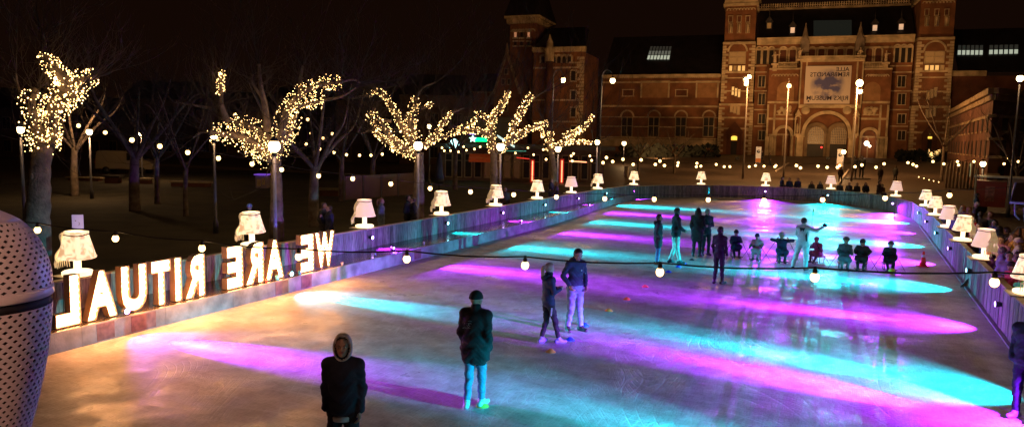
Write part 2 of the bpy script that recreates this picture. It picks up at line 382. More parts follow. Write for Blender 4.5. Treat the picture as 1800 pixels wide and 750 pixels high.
# left curb and ledge
cb = thing('rink_ledge', 'low pale kerb and wet deck shelf along the left edge of the ice', 'ledge')
ped = [(-13.15, -6), (-13.15, 31.5), (-13.35, 36.2), (-13.75, 41.0), (-14.1, 46), (-14.0, 50.2)]
g = MB(); dk = MB(); red = MB()
for (p, q) in walk(ped, 1.9):
    t = (q-p).normalized(); nr = Vector((-t.y, t.x, 0)); a = p+t*.003; c = q-t*.003
    # face boards, thickness .045
    g.add([(v.x, v.y, z) for z in (-.05, .385) for v in (a, c, c+nr*.045, a+nr*.045)], [(0,3,2,1),(4,5,6,7),(0,1,5,4),(1,2,6,5),(2,3,7,6),(3,0,4,7)])
for (p, q) in walk(ped, .95):
    t = (q-p).normalized(); nr = Vector((-t.y, t.x, 0)); a = p+t*.003+nr*.046; c = q-t*.003+nr*.046
    xa = -14.618
    if a.x-xa > .05:
        xc = min(xa, c.x-.02)
        dk.add([(a.x, a.y, .33), (c.x, c.y, .33), (xc, c.y, .33), (xa, a.y, .33), (a.x, a.y, .372), (c.x, c.y, .372), (xc, c.y, .366), (xa, a.y, .366)], [(0,3,2,1),(4,5,6,7),(0,1,5,4),(1,2,6,5),(2,3,7,6),(3,0,4,7)])
g.build('kerb_board', m_curb, cb); dk.build('deck', m_ledge, cb)
for y0 in (9.3, 10.05, 14.15, 15.1, 19.9, 20.6):
    red = MB(); red.box((-13.148, y0, .03), (-13.142, y0+random.uniform(.3, .6), .36)); red.build('red_paint_stripe', m_red, cb)
# narrow dark kick strip along the right wall
g = MB(); g.box((3.02, -6, .001), (3.1, 43.4, .045)); tag(g.build('kick_strip', mat('kick_plastic', (.28, .26, .3), .5, .2, 3)), 'narrow plastic kick strip where the ice meets the right wall', 'kick strip')

# ------------------------------------------------------------------ the brick museum
MROT = R_(6.0)
MO = at_y(1462, 275, 150); MO.z = ground_z(0, 150)
_mi = Matrix.Rotation(-MROT, 3, 'Z'); _mc = _mi @ (CAM-MO)
def fac(px, py, w_=0.0):
    """facade coordinates (u, v) of a point seen at px, py on the plane w_ metres in front of the facade"""
    d = _mi @ ray(px, py); t = (-w_-_mc.y)/d.y; p = _mc+d*t
    return p.x, p.z
def frect(x0, x1, y0, y1, w_=0.0):
    ym = (y0+y1)/2; xm = (x0+x1)/2
    return fac(x0, ym, w_)[0], fac(x1, ym, w_)[0], fac(xm, y1, w_)[1], fac(xm, y0, w_)[1]   # u0,u1,v0,v1
def fbox(mb, x0, x1, y0, y1, wa, wb):
    """box whose front face (at wb) covers the rectangle; the back is at wa"""
    u0, u1, v0, v1 = frect(x0, x1, y0, y1, wb); mb.box((u0, -wa, v0), (u1, -wb, v1)); return u0, u1, v0, v1
museum = thing('museum_building', 'large floodlit brick museum with two square towers and a banner over its arched entrance', 'museum', MO, MROT)
GL = 0.0-3.0

def stone_box(x0, x1, y0, y1, wa, wb, name='stone_band', parent=None, m=None):
    g = MB(); fbox(g, x0, x1, y0, y1, wa, wb); return g.build(name, m or m_stone, parent or museum)

def arch_window(cx, w_px, y_top, y_spr, y_bot, wf, parent, lit=None, mull=True, ring_px=3.0, frame_m=None, cross=True):
    """arched window: stone ring, frame, glass, each standing just in front of the wall at depth wf"""
    uL, uR, v0, v1 = frect(cx-w_px/2, cx+w_px/2, y_spr, y_bot, wf); uc = (uL+uR)/2; r = (uR-uL)/2
    vt = fac(cx, y_top, wf)[1]; rr = min(r, max(.3, vt-v1)); k = (uR-uL)/w_px
    g = MB(); g.ring(uc, v1, r-.02, r+ring_px*k, -wf-.25, -wf+.05, n=12)
    fr = frame_m or m_frame
    win = g.build('window', m_stone, parent)
    f = MB(); t = .16
    f.box((uL, -wf-.13, v0), (uL+t, -wf+.02, v1)); f.box((uR-t, -wf-.13, v0), (uR, -wf+.02, v1))
    f.box((uL+t, -wf-.13, v0), (uR-t, -wf+.02, v0+t)); f.box((uL+t, -wf-.13, v1-t), (uR-t, -wf+.02, v1))
    if mull: f.box((uc-.07, -wf-.12, v0+t), (uc+.07, -wf+.02, v1-t))
    if cross:
        vm = lerp(v0, v1, .55); f.box((uL+t, -wf-.11, vm-.07), (uc-.07, -wf+.02, vm+.07)); f.box((uc+.07, -wf-.11, vm-.07), (uR-t, -wf+.02, vm+.07))
    f.build('frame', fr, win)
    p = MB(); p.box((uL+t, -wf-.05, v0+t), (uR-t, -wf+.01, v1-t)); p.build('pane', lit or m_glassdark, win)
    # tympanum
    p = MB(); n_ = 12; pts = [(uc+(r-.03)*math.cos(math.pi*i/n_), v1+(r-.03)*math.sin(math.pi*i/n_)) for i in range(n_+1)]
    p.prism(pts, -wf-.08, -wf+.01); p.build('tympanum', m_brick, win)
    return win
def flat_window(x0, x1, y0, y1, wf, parent, lit=None, fr=2.0, mull=0, name='window', mframe=None, sill=True):
    u0, u1, v0, v1 = frect(x0, x1, y0, y1, wf); t = fr*(u1-u0)/max(1, (x1-x0))*.5
    f = MB()
    f.box((u0-t, -wf-.2, v0), (u0, -wf+.03, v1)); f.box((u1, -wf-.2, v0), (u1+t, -wf+.03, v1))
    f.box((u0-t*1.4, -wf-.24, v1), (u1+t*1.4, -wf+.03, v1+t)); f.box((u0-t*1.4, -wf-.26, v0-t), (u1+t*1.4, -wf+.03, v0))
    for i in range(mull): uu = lerp(u0, u1, (i+1)/(mull+1)); f.box((uu-t*.35, -wf-.15, v0), (uu+t*.35, -wf+.03, v1))
    win = f.build(name, mframe or m_stone, parent)
    p = MB(); p.box((u0, -wf-.06, v0), (u1, -wf+.02, v1)); p.build('pane', lit or m_glassdark, win)
    return win

# ---- the two square towers
def tower(xl0, xr0, xl1, xr1, ytop, ystr, yaw_, ybase=282, steps=1, ph=0):
    """(xl1,xr1) upper shaft edges; (xl0,xr0) lower shaft edges; wf = 2.2 in front of the facade"""
    W0, W1 = 2.6, 2.1; DEEP = -7.0
    g = MB(); g.cur = 0
    ul, ur, _, vs_ = frect(xl0, xr0, ystr, 250, W0)
    ul = fac(xl0, 230, W0)[0]; ur = fac(xr0, 230, W0)[0]; vs_ = fac((xl0+xr0)/2, ystr, W0)[1]
    vm = fac((xl0+xr0)/2, (185 if ph == 0 else 187), W0)[1]
    vt = fac((xl1+xr1)/2, ytop, W1)[1]
    ins = .35
    g.box((ul, -DEEP, GL), (ur, -W0, vm)); g.box((ul+ins*.6, -DEEP+.1, vm), (ur-ins*.6, -W0+.25, vs_)); g.box((ul+ins, -DEEP+.2, vs_), (ur-ins, -W1+.1, vt))
    # corbel table and parapet
    tw = g.build('tower', m_brick, museum)
    s = MB()
    s.box((ul-.05, -DEEP+.3, vt), (ur+.05, -W1-.35, vt+.5)); s.box((ul+.1, -DEEP+.2, vt+.52), (ur-.1, -W1-.2, vt+1.9)); s.box((ul-.25, -DEEP+.4, vt+1.92), (ur+.25, -W1-.5, vt+2.3))
    nn = 9
    for i in range(nn):
        uc = lerp(ul+ins+.3, ur-ins-.3, (i+.5)/nn); s.ring(uc, vt-.75, .28, .42, -W1-.08, -W1+.1, n=8)
    s.build('cornice', m_stone, tw)
    b = MB()
    def band(y, h=.32, proud=.08, lvl=0):
        v = fac((xl0+xr0)/2, y, W0)[1]
        if lvl == 0: b.box((ul-.03, -DEEP+.3, v-h/2), (ur+.03, -W0-proud, v+h/2))
        elif lvl == 1: b.box((ul+ins*.6-.03, -DEEP+.3, v-h/2), (ur-ins*.6+.03, -W0+.25-proud, v+h/2))
        else: b.box((ul+ins-.03, -DEEP+.3, v-h/2), (ur-ins+.03, -W1+.1-proud, v+h/2))
    band(ystr, .45, .25, 1)
    for y, h, l in ([(127, .35, 1), (160, .25, 1), (184, .4, 0), (207, .3, 0), (226, .3, 0), (137, .2, 1)] if ph == 0 else [(125, .35, 1), (161, .25, 1), (188, .4, 0), (213, .3, 0), (233, .3, 0), (136, .2, 1)]):
        band(y, h, .07, l)
    b.build('stone_band', m_stone, tw)
    # quoins: alternating long and short blocks at both corners
    q = MB(); v = GL+3; i = 0
    while v < vs_-.5:
        low = v < vm-.3; a, c_, wf = (ul, ur, W0) if low else (ul+ins*.6, ur-ins*.6, W0-.25)
        if abs(v-vm) > .6:
            ln = 1.05 if i % 2 else .6
            q.box((a-.04, -wf+.9, v), (a+ln, -wf-.05, v+.42)); q.box((c_-ln, -wf+.9, v), (c_+.04, -wf-.05, v+.42))
        v += .5; i += 1
    q.build('quoin', m_stone, tw)
    return tw, (ul, ur, vm, vs_, vt, W0, W1)
TWL, pl = tower(1262, 1322, 1269, 1333, 11, 76, 0)
TWR, pr = tower(1600, 1668, 1608, 1685, -2, 68, 0, ph=1)
for tw, X, dy, lits in ((TWL, (1284.5, 1299.5, 1314.5), 0, 0), (TWR, (1629, 1646.5, 1664), -12, 1)):
    for x in X:
        flat_window(x-3, x+3, 29+dy, 39+dy, 2.0, tw, m_brick_dark, 2.0, name='window')
        w0 = flat_window(x-3, x+3, 42+dy, 58+dy, 2.0, tw, m_brick_dark, 1.4, name='window')
        u0, u1, v0, v1 = frect(x-1, x+1, 43+dy, 57+dy, 2.05); s = MB()
        for i in range(6): s.ell(((u0+u1)/2, -2.12, lerp(v0, v1, (i+.5)/6)), (.22, .12, .2), 8, 5)
        s.build('stone_bead', m_stone, w0)
# large arched windows, their lit lower lights, stepped stair windows and portals
for tw, cx, dy, k in ((TWL, 1296, 0, 0), (TWR, 1642.5, -1, 1)):
    hw = 15 if k == 0 else 18
    wn = arch_window(cx, 2*hw, 80+dy, 91+dy, 113+dy, 2.36, tw, m_dimwin)
    for i in range(4):
        xa = cx-hw+i*hw/2+1; lit = m_litwin if (k == 0 and i != 1) or (k == 1 and i in (0, 1, 2)) else m_dimwin
        flat_window(xa, xa+hw/2-2.5, 116+dy, 125+dy, 2.36, tw, lit, 1.0)
    stp = [(1286.5, 153, 167), (1292, 155.5, 169), (1297.5, 157.5, 171)] if k == 0 else [(1629, 160, 175), (1635.5, 157.5, 172), (1642, 154.5, 170)]
    for (xa, ya, yb) in stp: flat_window(xa, xa+(3.6 if k == 0 else 4.4), ya, yb, 2.36, tw, m_litwin if k == 0 else m_dimwin, 1.2)
    stp = [(1284, 186, 197), (1290, 186.5, 199), (1296, 187, 201)] if k == 0 else [(1627, 193, 207), (1633.5, 192, 205.5), (1640, 190.5, 204)]
    for (xa, ya, yb) in stp: flat_window(xa, xa+4.2, ya, yb, 2.62, tw, m_dimwin, 1.4)
    # pedimented portal
    xc = 1290 if k == 0 else 1633
    u0, u1, v0, v1 = frect(xc-13, xc+13, 235+5*k, 276, 2.62); um = (u0+u1)/2
    d = MB(); d.box((u0, -2.55, v0), (u0+.8, -3.0, v1)); d.box((u1-.8, -2.55, v0), (u1, -3.0, v1)); d.box((u0-.2, -2.55, v1), (u1+.2, -3.1, v1+.4))
    d.prism([(u0-.2, v1+.42), (u1+.2, v1+.42), (um, v1+2.3)], -3.05, -2.55)
    dr = d.build('portal', m_brick_dark, tw)
    l_ = MB(); l_.prism([(um+.9*math.cos(math.pi*i/8), v0+3.2+.8*math.sin(math.pi*i/8)) for i in range(9)], -2.72, -2.64); l_.build('fanlight', mat('portal_light', (1, .7, .2), .5, emit=(1.0, .62, .08), es=1.4, sample=False), dr)
    q = MB(); q.box((um-.9, -2.62, v0), (um+.9, -2.72, v0+3.0)); q.build('door', m_glassdark, dr)

# ---- central block between the towers
uL, uR = pl[1], pr[0]
def arch_wall(mb, u0, u1, v0, v1, uc, r, vs_, wa, wb, n=24):
    """slab u0..u1, v0..v1 with one arched opening reaching down to v0"""
    for w_, flip in ((wb, 0), (wa, 1)):
        vv = []; ff = []
        def quad(*p):
            o = len(vv); vv.extend([(a, -w_, c) for a, c in p]); ff.append(tuple(range(o, o+4)) if not flip else tuple(reversed(range(o, o+4))))
        quad((u0, v0), (uc-r, v0), (uc-r, vs_), (u0, vs_)); quad((uc+r, v0), (u1, v0), (u1, vs_), (uc+r, vs_))
        quad((u0, vs_), (uc-r, vs_), (uc-r, v1), (u0, v1)); quad((uc+r, vs_), (u1, vs_), (u1, v1), (uc+r, v1))
        for i in range(n):
            a0 = math.pi-math.pi*i/n; a1 = math.pi-math.pi*(i+1)/n
            p0 = (uc+r*math.cos(a0), vs_+r*math.sin(a0)); p1 = (uc+r*math.cos(a1), vs_+r*math.sin(a1))
            quad(p0, p1, (p1[0], v1), (p0[0], v1))
        mb.add(vv, ff)
    # reveals, top and sides
    vv = []; ff = []
    pts = [(uc-r, v0)]+[(uc+r*math.cos(math.pi-math.pi*i/n), vs_+r*math.sin(math.pi-math.pi*i/n)) for i in range(n+1)]+[(uc+r, v0)]
    for (a, c) in pts: vv += [(a, -wa, c), (a, -wb, c)]
    ff = [(2*i, 2*i+2, 2*i+3, 2*i+1) for i in range(len(pts)-1)]
    mb.add(vv, ff)
    mb.add([(u0, -wa, v0), (u0, -wb, v0), (u0, -wb, v1), (u0, -wa, v1)], [(0, 1, 2, 3)]); mb.add([(u1, -wa, v0), (u1, -wb, v0), (u1, -wb, v1), (u1, -wa, v1)], [(3, 2, 1, 0)])
    mb.add([(u0, -wa, v1), (u0, -wb, v1), (u1, -wb, v1), (u1, -wa, v1)], [(0, 1, 2, 3)])
# back wall of the block (recessed), storeys
vC = fac(1465, 77, 0)[1]; v120 = fac(1465, 121, 1.5)[1]
g = MB(); g.box((uL, 8, GL), (uR, 0.0, vC)); g.build('main_wall', m_brick, museum)
c = MB(); c.box((uL, .6, vC), (uR, -.7, vC+.9)); c.box((uL, .5, vC+.92), (uR, -.95, vC+1.25)); c.box((uL, .1, vC-1.0), (uR, -.12, vC-.65)); c.build('cornice', m_stone, museum)
# roof, slope back, with crest
vR = fac(1465, 14, -6)[1]
r = MB(); r.add([(uL, -.3, vC+1.3), (uR, -.3, vC+1.3), (uR, 6.0, vR), (uL, 6.0, vR), (uL, 12, vR), (uR, 12, vR), (uL, 18, vC+1.3), (uR, 18, vC+1.3)], [(0, 1, 2, 3), (3, 2, 5, 4), (4, 5, 7, 6)])
rf = r.build('roof', m_slate, museum)
c = MB(); c.box((uL, 5.9, vR-.1), (uR, 6.15, vR+.35)); n_ = 62
for i in range(n_): uu = lerp(uL+.2, uR-.2, (i+.5)/n_); c.box((uu-.09, 5.95, vR+.36), (uu+.09, 6.1, vR+.95)); c.ell((uu, 6.02, vR+1.05), .16, 6, 4)
c.box((uL, 5.97, vR+.62), (uR, 6.08, vR+.72)); c.build('ridge_crest', m_stone, rf)
def roof_pt(px, py):
    # intersection with the front roof slope
    a = Vector((0, -.3, vC+1.3)); n = Vector((0, -(vR-vC-1.3), 6.3)).normalized()
    d = _mi @ ray(px, py); t = ((a-_mc).dot(n))/d.dot(n); return _mc+d*t
sk = MB(); P = [roof_pt(x, y)+Vector((0, -.12, .05)) for x, y in ((1430, 67), (1497, 66), (1497, 36), (1430, 37))]; sk.add(P+[p+Vector((0, .3, -.1)) for p in P], [(0, 1, 2, 3), (0, 4, 5, 1), (1, 5, 6, 2), (2, 6, 7, 3), (3, 7, 4, 0)])
sk.build('skylight', mat('green_roof_glass', (.02, .024, .02), .3, .2, 2, emit=(.5, .55, .42), es=.018, sample=False), rf)
for (x, y, l) in ((1352, 46, 0), (1393, 54, 1), (1537, 50, 1), (1583, 48, 1)):
    p = roof_pt(x, y); d = MB(); d.box((p.x-.55, p.y-.7, p.z-.7), (p.x+.55, p.y+1.2, p.z+.7)); d.prism([(p.x-.75, p.z+.72), (p.x+.75, p.z+.72), (p.x, p.z+1.7)], p.y-.75, p.y+1.4)
    d.tube([(p.x, p.y-.3, p.z+1.6), (p.x, p.y-.3, p.z+3.6)], [.1, .03], 5); dm = d.build('dormer', m_slate, rf)
    q = MB(); q.box((p.x-.36, p.y-.74, p.z-.55), (p.x+.36, p.y-.705, p.z+.45)); q.build('pane', mat('dormer_glow', (.8, .6, .4), .5, emit=(1, .62, .38), es=.55 if l else .05, sample=False) if l else m_dimwin, dm)
# attic arcades beside the towers and the dark loggia in the middle
def arcade(x0, x1, n, ytop, ybot, wf, parent, dark=m_glassdark):
    for i in range(n):
        cx = lerp(x0, x1, (i+.5)/n); wpx = (x1-x0)/n*.62
        uL_, uR_, v0, v1 = frect(cx-wpx/2, cx+wpx/2, ytop+wpx/2, ybot, wf); uc = (uL_+uR_)/2; r = (uR_-uL_)/2
        a = MB(); a.ring(uc, v1, r, r+.28, -wf-.22, -wf+.05, n=10); a.box((uL_-.26, -wf-.18, v0), (uL_-.02, -wf+.04, v1)); a.box((uR_+.02, -wf-.18, v0), (uR_+.26, -wf+.04, v1))
        o = a.build('arcade_arch', m_stone, parent)
        q = MB(); q.prism([(uR_, v0), (uR_, v1)]+[(uc+r*math.cos(math.pi*j/8), v1+r*math.sin(math.pi*j/8)) for j in range(1, 8)]+[(uL_, v1), (uL_, v0)], -wf-.04, -wf+.02); q.build('pane', dark, o)
arcade(1328, 1361, 3, 84, 113, .02, museum); arcade(1571, 1604, 3, 80, 110, .02, museum)
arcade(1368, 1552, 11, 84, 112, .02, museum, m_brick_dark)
# loggia wall that frames side bays (recessed bays 1325-1348 and 1565-1602) with windows
for (x0, x1) in ((1333.5, 1344.5), (1578, 1591)):
    for (ya, yb) in ((134, 153), (165, 184), (201, 217), (230, 246)): flat_window(x0, x1, ya, yb, .03, museum, m_glassdark, 2.4, mull=1)
for x0, x1 in ((1325, 1348), (1564, 1603)):
    for y in (116, 127, 160, 193, 222):
        g = MB(); fbox(g, x0, x1, y-1, y+1, -.1, .09); g.build('stone_band', m_stone, museum)
# side bays with the small portals and blind arches
WB = 1.6; WC = 2.4
for (xa, xb, cx, rp_, ytop, ysp, k) in ((1348, 1404, 1377.5, 11.5, 215, 236, 0), (1513, 1563, 1528, 12.5, 219, 240, 1)):
    u0 = fac(xa, 200, WB)[0]; u1 = fac(xb, 200, WB)[0]; vt = fac((xa+xb)/2, 123, WB)[1]
    uc, vsp = fac(cx, ysp, WB); r_px = (fac(cx+rp_, ysp, WB)[0]-uc)
    g = MB(); arch_wall(g, u0, u1, GL, vt, uc, r_px, vsp, .02, WB); side = g.build('entrance_bay', m_brick, museum)
    a = MB(); kk = r_px/rp_
    a.ring(uc, vsp, r_px, r_px+2.2*kk, -WB-.18, -WB+.1); a.ring(uc, vsp, r_px+2.2*kk, r_px+4.4*kk, -WB-.3, -WB+.1); a.ring(uc, vsp, r_px+4.4*kk, r_px+5.6*kk, -WB-.22, -WB+.1)
    for sg in (-1, 1):
        for off in (.35, 1.15): a.tube([(uc+sg*(r_px+off), -WB-.1, GL), (uc+sg*(r_px+off), -WB-.1, vsp-.25)], .26, 8)
        a.box((uc+sg*(r_px+.02), -WB-.35, vsp-.3), (uc+sg*(r_px+1.5), -WB+.1, vsp))
    a.build('archivolt', m_stone, side)
    # lower stone courses and bands
    b = MB()
    for y, h in ((180, .4), (209, .35)): v = fac((xa+xb)/2, y, WB)[1]; b.box((u0, -WB+.2, v-h/2), (u1, -WB-.1, v+h/2))
    v = fac((xa+xb)/2, 240, WB)[1]
    xo = u0 if k == 0 else u1-1.6
    b.box((xo-.05, -WB+.3, GL), (xo+1.65, -WB-.12, v)); v2 = fac(1400, 184, WB)[1]
    b.box((xo, -WB+.3, v+.05), (xo+.35, -WB-.08, v2)); b.box((xo+1.2, -WB+.3, v+.05), (xo+1.55, -WB-.08, v2))
    # cornice with small corbels and a balustrade
    b.box((u0, -WB+.3, vt), (u1, -WB-.25, vt+.3))
    b.build('stone_band', m_stone, side)
    bl = MB(); b0, b1 = (1367, 1401) if k == 0 else (1515, 1553)
    ua = fac(b0, 118, WB)[0]; ub = fac(b1, 118, WB)[0]; n_ = 13
    for i in range(n_): uu = lerp(ua, ub, (i+.5)/n_); bl.lathe([(.1, 0), (.17, .25), (.1, .5), (.13, .85)], 6, (uu, -WB, vt+.32))
    bl.box((ua, -WB-.15, vt+1.18), (ub, -WB+.15, vt+1.4)); bl.build('balustrade', m_stone, side)
    # corbel arches below
    cb_ = MB()
    for i in range(8): uu = lerp(u0+.6, u1-.6, (i+.5)/8); cb_.ring(uu, vt-1.2, .3, .46, -WB-.1, -WB+.05, n=6)
    cb_.build('corbel_arches', m_stone, side)
    # blind arch above, relief panel
    bx = 1381 if k == 0 else 1533
    ubc, vb = fac(bx, 158, WB); rb = fac(bx+15, 158, WB)[0]-ubc; v0 = fac(bx, 177, WB)[1]
    q = MB(); q.prism([(ubc+rb, v0), (ubc+rb, vb)]+[(ubc+rb*math.cos(math.pi*j/12), vb+rb*math.sin(math.pi*j/12)) for j in range(1, 12)]+[(ubc-rb, vb), (ubc-rb, v0)], -WB-.05, -WB+.02); q.build('blind_panel', mat('painted_panel', (.33, .17, .08), .85, .2, 1), side)
    rl = MB(); uu0, uu1, vv0, vv1 = frect(bx-16, bx+12, 187, 203, WB); rnd = random.Random(k)
    rl.box((uu0, -WB-.04, vv0), (uu1, -WB+.05, vv0+.25))
    for i in range(26): rl.ell((lerp(uu0+.3, uu1-.3, rnd.random()), -WB-.08, lerp(vv0+.3, vv1-.2, rnd.random()**1.5)), (rnd.uniform(.15, .4), .14, rnd.uniform(.2, .45)), 7, 5)
    rl.build('relief', m_stone, side)
    # inside of the portal
    q = MB(); q.box((uc-r_px, .3, GL), (uc+r_px, .32, vsp+r_px)); q.build('dark_passage', m_glassdark, side)
    g2 = MB(); vtr = fac(cx, ysp+2, .2)[1]; g2.box((uc-r_px, -.15, vtr), (uc+r_px, .1, vtr+.3)); g2.box((uc-.1, -.15, GL), (uc+.1, .1, vtr)); g2.build('door_frame', m_frame, side)
    if k == 1:
        q = MB(); uu, vv = fac(1523.5, 252, 1.4); q.ell((uu, -1.3, vv), .45, 10, 8); uu, vv = fac(1529, 257, 1.4); q.ell((uu, -1.3, vv), .25, 8, 6); q.build('hanging_lamp', mat('portal_lamp', (1, .9, .7), .4, emit=(1, .7, .45), es=5, sample=False), side)
# centre bay with the great arch
u0 = fac(1404, 180, WC)[0]; u1 = fac(1514, 180, WC)[0]; vt = fac(1459, 109, WC)[1]
uc, vsp = fac(1452, 236, WC); rbig = fac(1490.5, 236, WC)[0]-uc
g = MB(); arch_wall(g, u0, u1, GL, vt, uc, rbig, vsp, .02, WC, 36); ctr = g.build('entrance_bay', m_brick, museum)
a = MB(); kk = rbig/38.5
a.ring(uc, vsp, rbig, rbig+2.6*kk, -WC-.2, -WC+.15, n=36); a.ring(uc, vsp, rbig+2.6*kk, rbig+6.2*kk, -WC-.38, -WC+.15, n=36)
for sg in (-1, 1):
    a.box((uc+sg*(rbig-.02), -WC-.45, vsp-.6), (uc+sg*(rbig+1.5), -WC+.1, vsp))
    a.box((uc+sg*(rbig+.15), -WC-.28, GL), (uc+sg*(rbig+1.3), -WC+.1, vsp-.6))
a.build('archivolt', m_stone, ctr)
b = MB(); b.box((u0-.1, 0, vt), (u1+.1, -WC-.2, vt+.7)); b.box((u0-.25, .1, vt+.72), (u1+.25, -WC-.4, vt+1.1))
v = fac(1452, 185, WC)[1]; b.box((u0, -WC+.2, v-.5), (u1, -WC-.12, v+.1))
for sg, uu in ((0, u0), (1, u1-1.1)):
    b.box((uu-.05, -WC+.3, v+.15), (uu+.22, -WC-.09, vt-.02)); b.box((uu+.9, -WC+.3, v+.15), (uu+1.15, -WC-.09, vt-.02))
for i in range(9):
    vv = lerp(v+1, vt-1, i/8)
    for uu in (u0, u1-1.1): b.box((uu-.02, -WC+.2, vv), (uu+.22, -WC-.11, vv+.15))
b.build('stone_band', m_stone, ctr)
for x in (1416, 1489):
    uu, vv = fac(x, 194, WC); m_ = MB(); m_.lathe([(.75, 0), (.75, .12), (.5, .2)], 14); 
    o = m_.build('medallion', m_stone, ctr, (uu, -WC-.01, vv)); o.rotation_euler = (math.pi/2, 0, 0)
# niche pillars left and right of the great arch
for x in (1401, 1503):
    uu, v0 = fac(x, 235, WC); v1 = fac(x, 208, WC)[1]; m_ = MB()
    m_.box((uu-.5, -WC, v0), (uu-.32, -WC-.45, v1)); m_.box((uu+.32, -WC, v0), (uu+.5, -WC-.45, v1)); m_.ring(uu, v1, .3, .55, -WC-.5, -WC, n=8); m_.prism([(uu-.6, v1+.5), (uu+.6, v1+.5), (uu, v1+1.7)], -WC-.45, -WC)
    m_.ell((uu, -WC-.2, v0+1.0), (.25, .2, .9), 8, 8); m_.box((uu-.55, -WC, v0-.4), (uu+.55, -WC-.5, v0)); m_.build('niche', m_stone, ctr)
# inside the great arch: dark back wall, two lesser arches with gridded fanlights
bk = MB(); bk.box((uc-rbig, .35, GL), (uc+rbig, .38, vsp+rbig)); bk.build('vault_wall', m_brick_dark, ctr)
for cx in (1434.5, 1474.5):
    ua, va = fac(cx, 236, .6); rs = fac(cx+14.5, 236, .6)[0]-ua
    m_ = MB(); m_.ring(ua, va, rs, rs+.75, -.75, -.05, n=16); m_.box((ua-rs-.7, -.7, GL), (ua-rs, -.05, va)); m_.box((ua+rs, -.7, GL), (ua+rs+.55, -.05, va)); inn = m_.build('inner_arch', mat('dim_stone', (.22, .15, .09), .85, .3, 1), ctr)
    q = MB(); q.prism([(ua+rs*math.cos(math.pi*j/14), va+rs*math.sin(math.pi*j/14)) for j in range(15)][::1]+[(ua-rs, va-1.8), (ua+rs, va-1.8)], -.35, -.3)
    q.build('fanlight', mat('fanlight_glass', (.12, .09, .06), .3, .5, 2, emit=(1, .6, .3), es=.015, sample=False), inn)
    f = MB()
    for i in range(9): x_ = lerp(-rs, rs, (i+.5)/9); h = math.sqrt(max(0, rs*rs-x_*x_)); f.box((ua+x_-.05, -.42, va-1.8), (ua+x_+.05, -.36, va+h-.05))
    for i in range(7): z_ = lerp(-1.7, rs-.3, i/6); h = math.sqrt(max(.1, rs*rs-max(0, z_)**2)); f.box((ua-h+.05, -.47, va+z_-.04), (ua+h-.05, -.425, va+z_+.04))
    f.build('glazing_bars', m_frame, inn)
    q = MB(); q.box((ua-rs, -.3, GL), (ua+rs, -.25, va-1.85)); q.build('gate', m_glassdark, inn)
uu, vv = fac(1444, 259, .5); q = MB(); q.ell((uu, -.6, vv), .16, 8, 6); q.build('signal_light', mat('red_signal', (1, .1, .1), .5, emit=(1, .04, .03), es=3, sample=False), ctr)
# pinnacles, statues on the parapets
m_statue = mat('pale_statue_stone', (.62, .47, .32), .8, .2, 3)
for x, y0, y1, w_ in ((1415, 76, 44, .8), (1511.5, 74, 42, .8)):
    uu, v0 = fac(x, y0, w_); v1 = fac(x, y1, w_)[1]; m_ = MB(); h = v1-v0
    m_.box((uu-.75, -w_+.6, v0-1.8), (uu+.75, -w_-.7, v0)); m_.prism([(uu-.8, v0), (uu+.8, v0), (uu, v0+1.6)], -w_-.75, -w_+.6); m_.lathe([(.65, .4), (.5, h*.45), (.25, h*.8), (.05, h), (.12, h+.1), (.02, h+.4)], 8, (uu, -w_, v0)); m_.build('pinnacle', mat('weathered_stone', (.25, .19, .15), .85, .3, 1), museum)
def statue_on(x, yb, yt, w_, arms):
    uu, v0 = fac(x, yb, w_); v1 = fac(x, yt, w_)[1]; h = v1-v0; m_ = MB()
    m_.box((uu-.6, -w_-.6, v0-.3), (uu+.6, -w_+.6, v0))
    m_.lathe([(.55*h/3, 0), (.42*h/3, h*.25), (.3*h/3, h*.5), (.42*h/3, h*.68), (.4*h/3, h*.78), (.12*h/3, h*.84)], 10, (uu, -w_, v0)); m_.ell((uu, -w_, v0+h*.92), (.2*h/3, .22*h/3, .26*h/3), 8, 6)
    for (dx, dz) in arms: m_.tube([(uu+.3*(1 if dx > 0 else -1)*h/3, -w_, v0+h*.76), (uu+dx*h*.6/3, -w_-.2, v0+h*.7), (uu+dx*h/3, -w_-.2, v0+h*(.7+dz))], [.16*h/3, .13*h/3, .1*h/3], 6)
    m_.build('statue', m_statue, museum)
statue_on(1362, 112, 91, 1.5, ((1.3, .15), (-.8, -.1))); statue_on(1406, 104, 84, 2.3, ((.6, .2), (-.5, -.2)))
statue_on(1512, 103, 83, 2.3, ((.5, -.2), (-.5, -.1))); statue_on(1508, 103, 91, 2.5, ((.3, -.1),)); statue_on(1557, 110, 89, 1.5, ((1.0, .05), (-.4, -.2)))
for x, y0, y1 in ((1362, 113, 235), (1557, 111, 235)):
    m_ = MB(); fbox(m_, x-4, x+4, y0, y0+12, 0, 1.75); m_.build('pier', m_stone, museum)

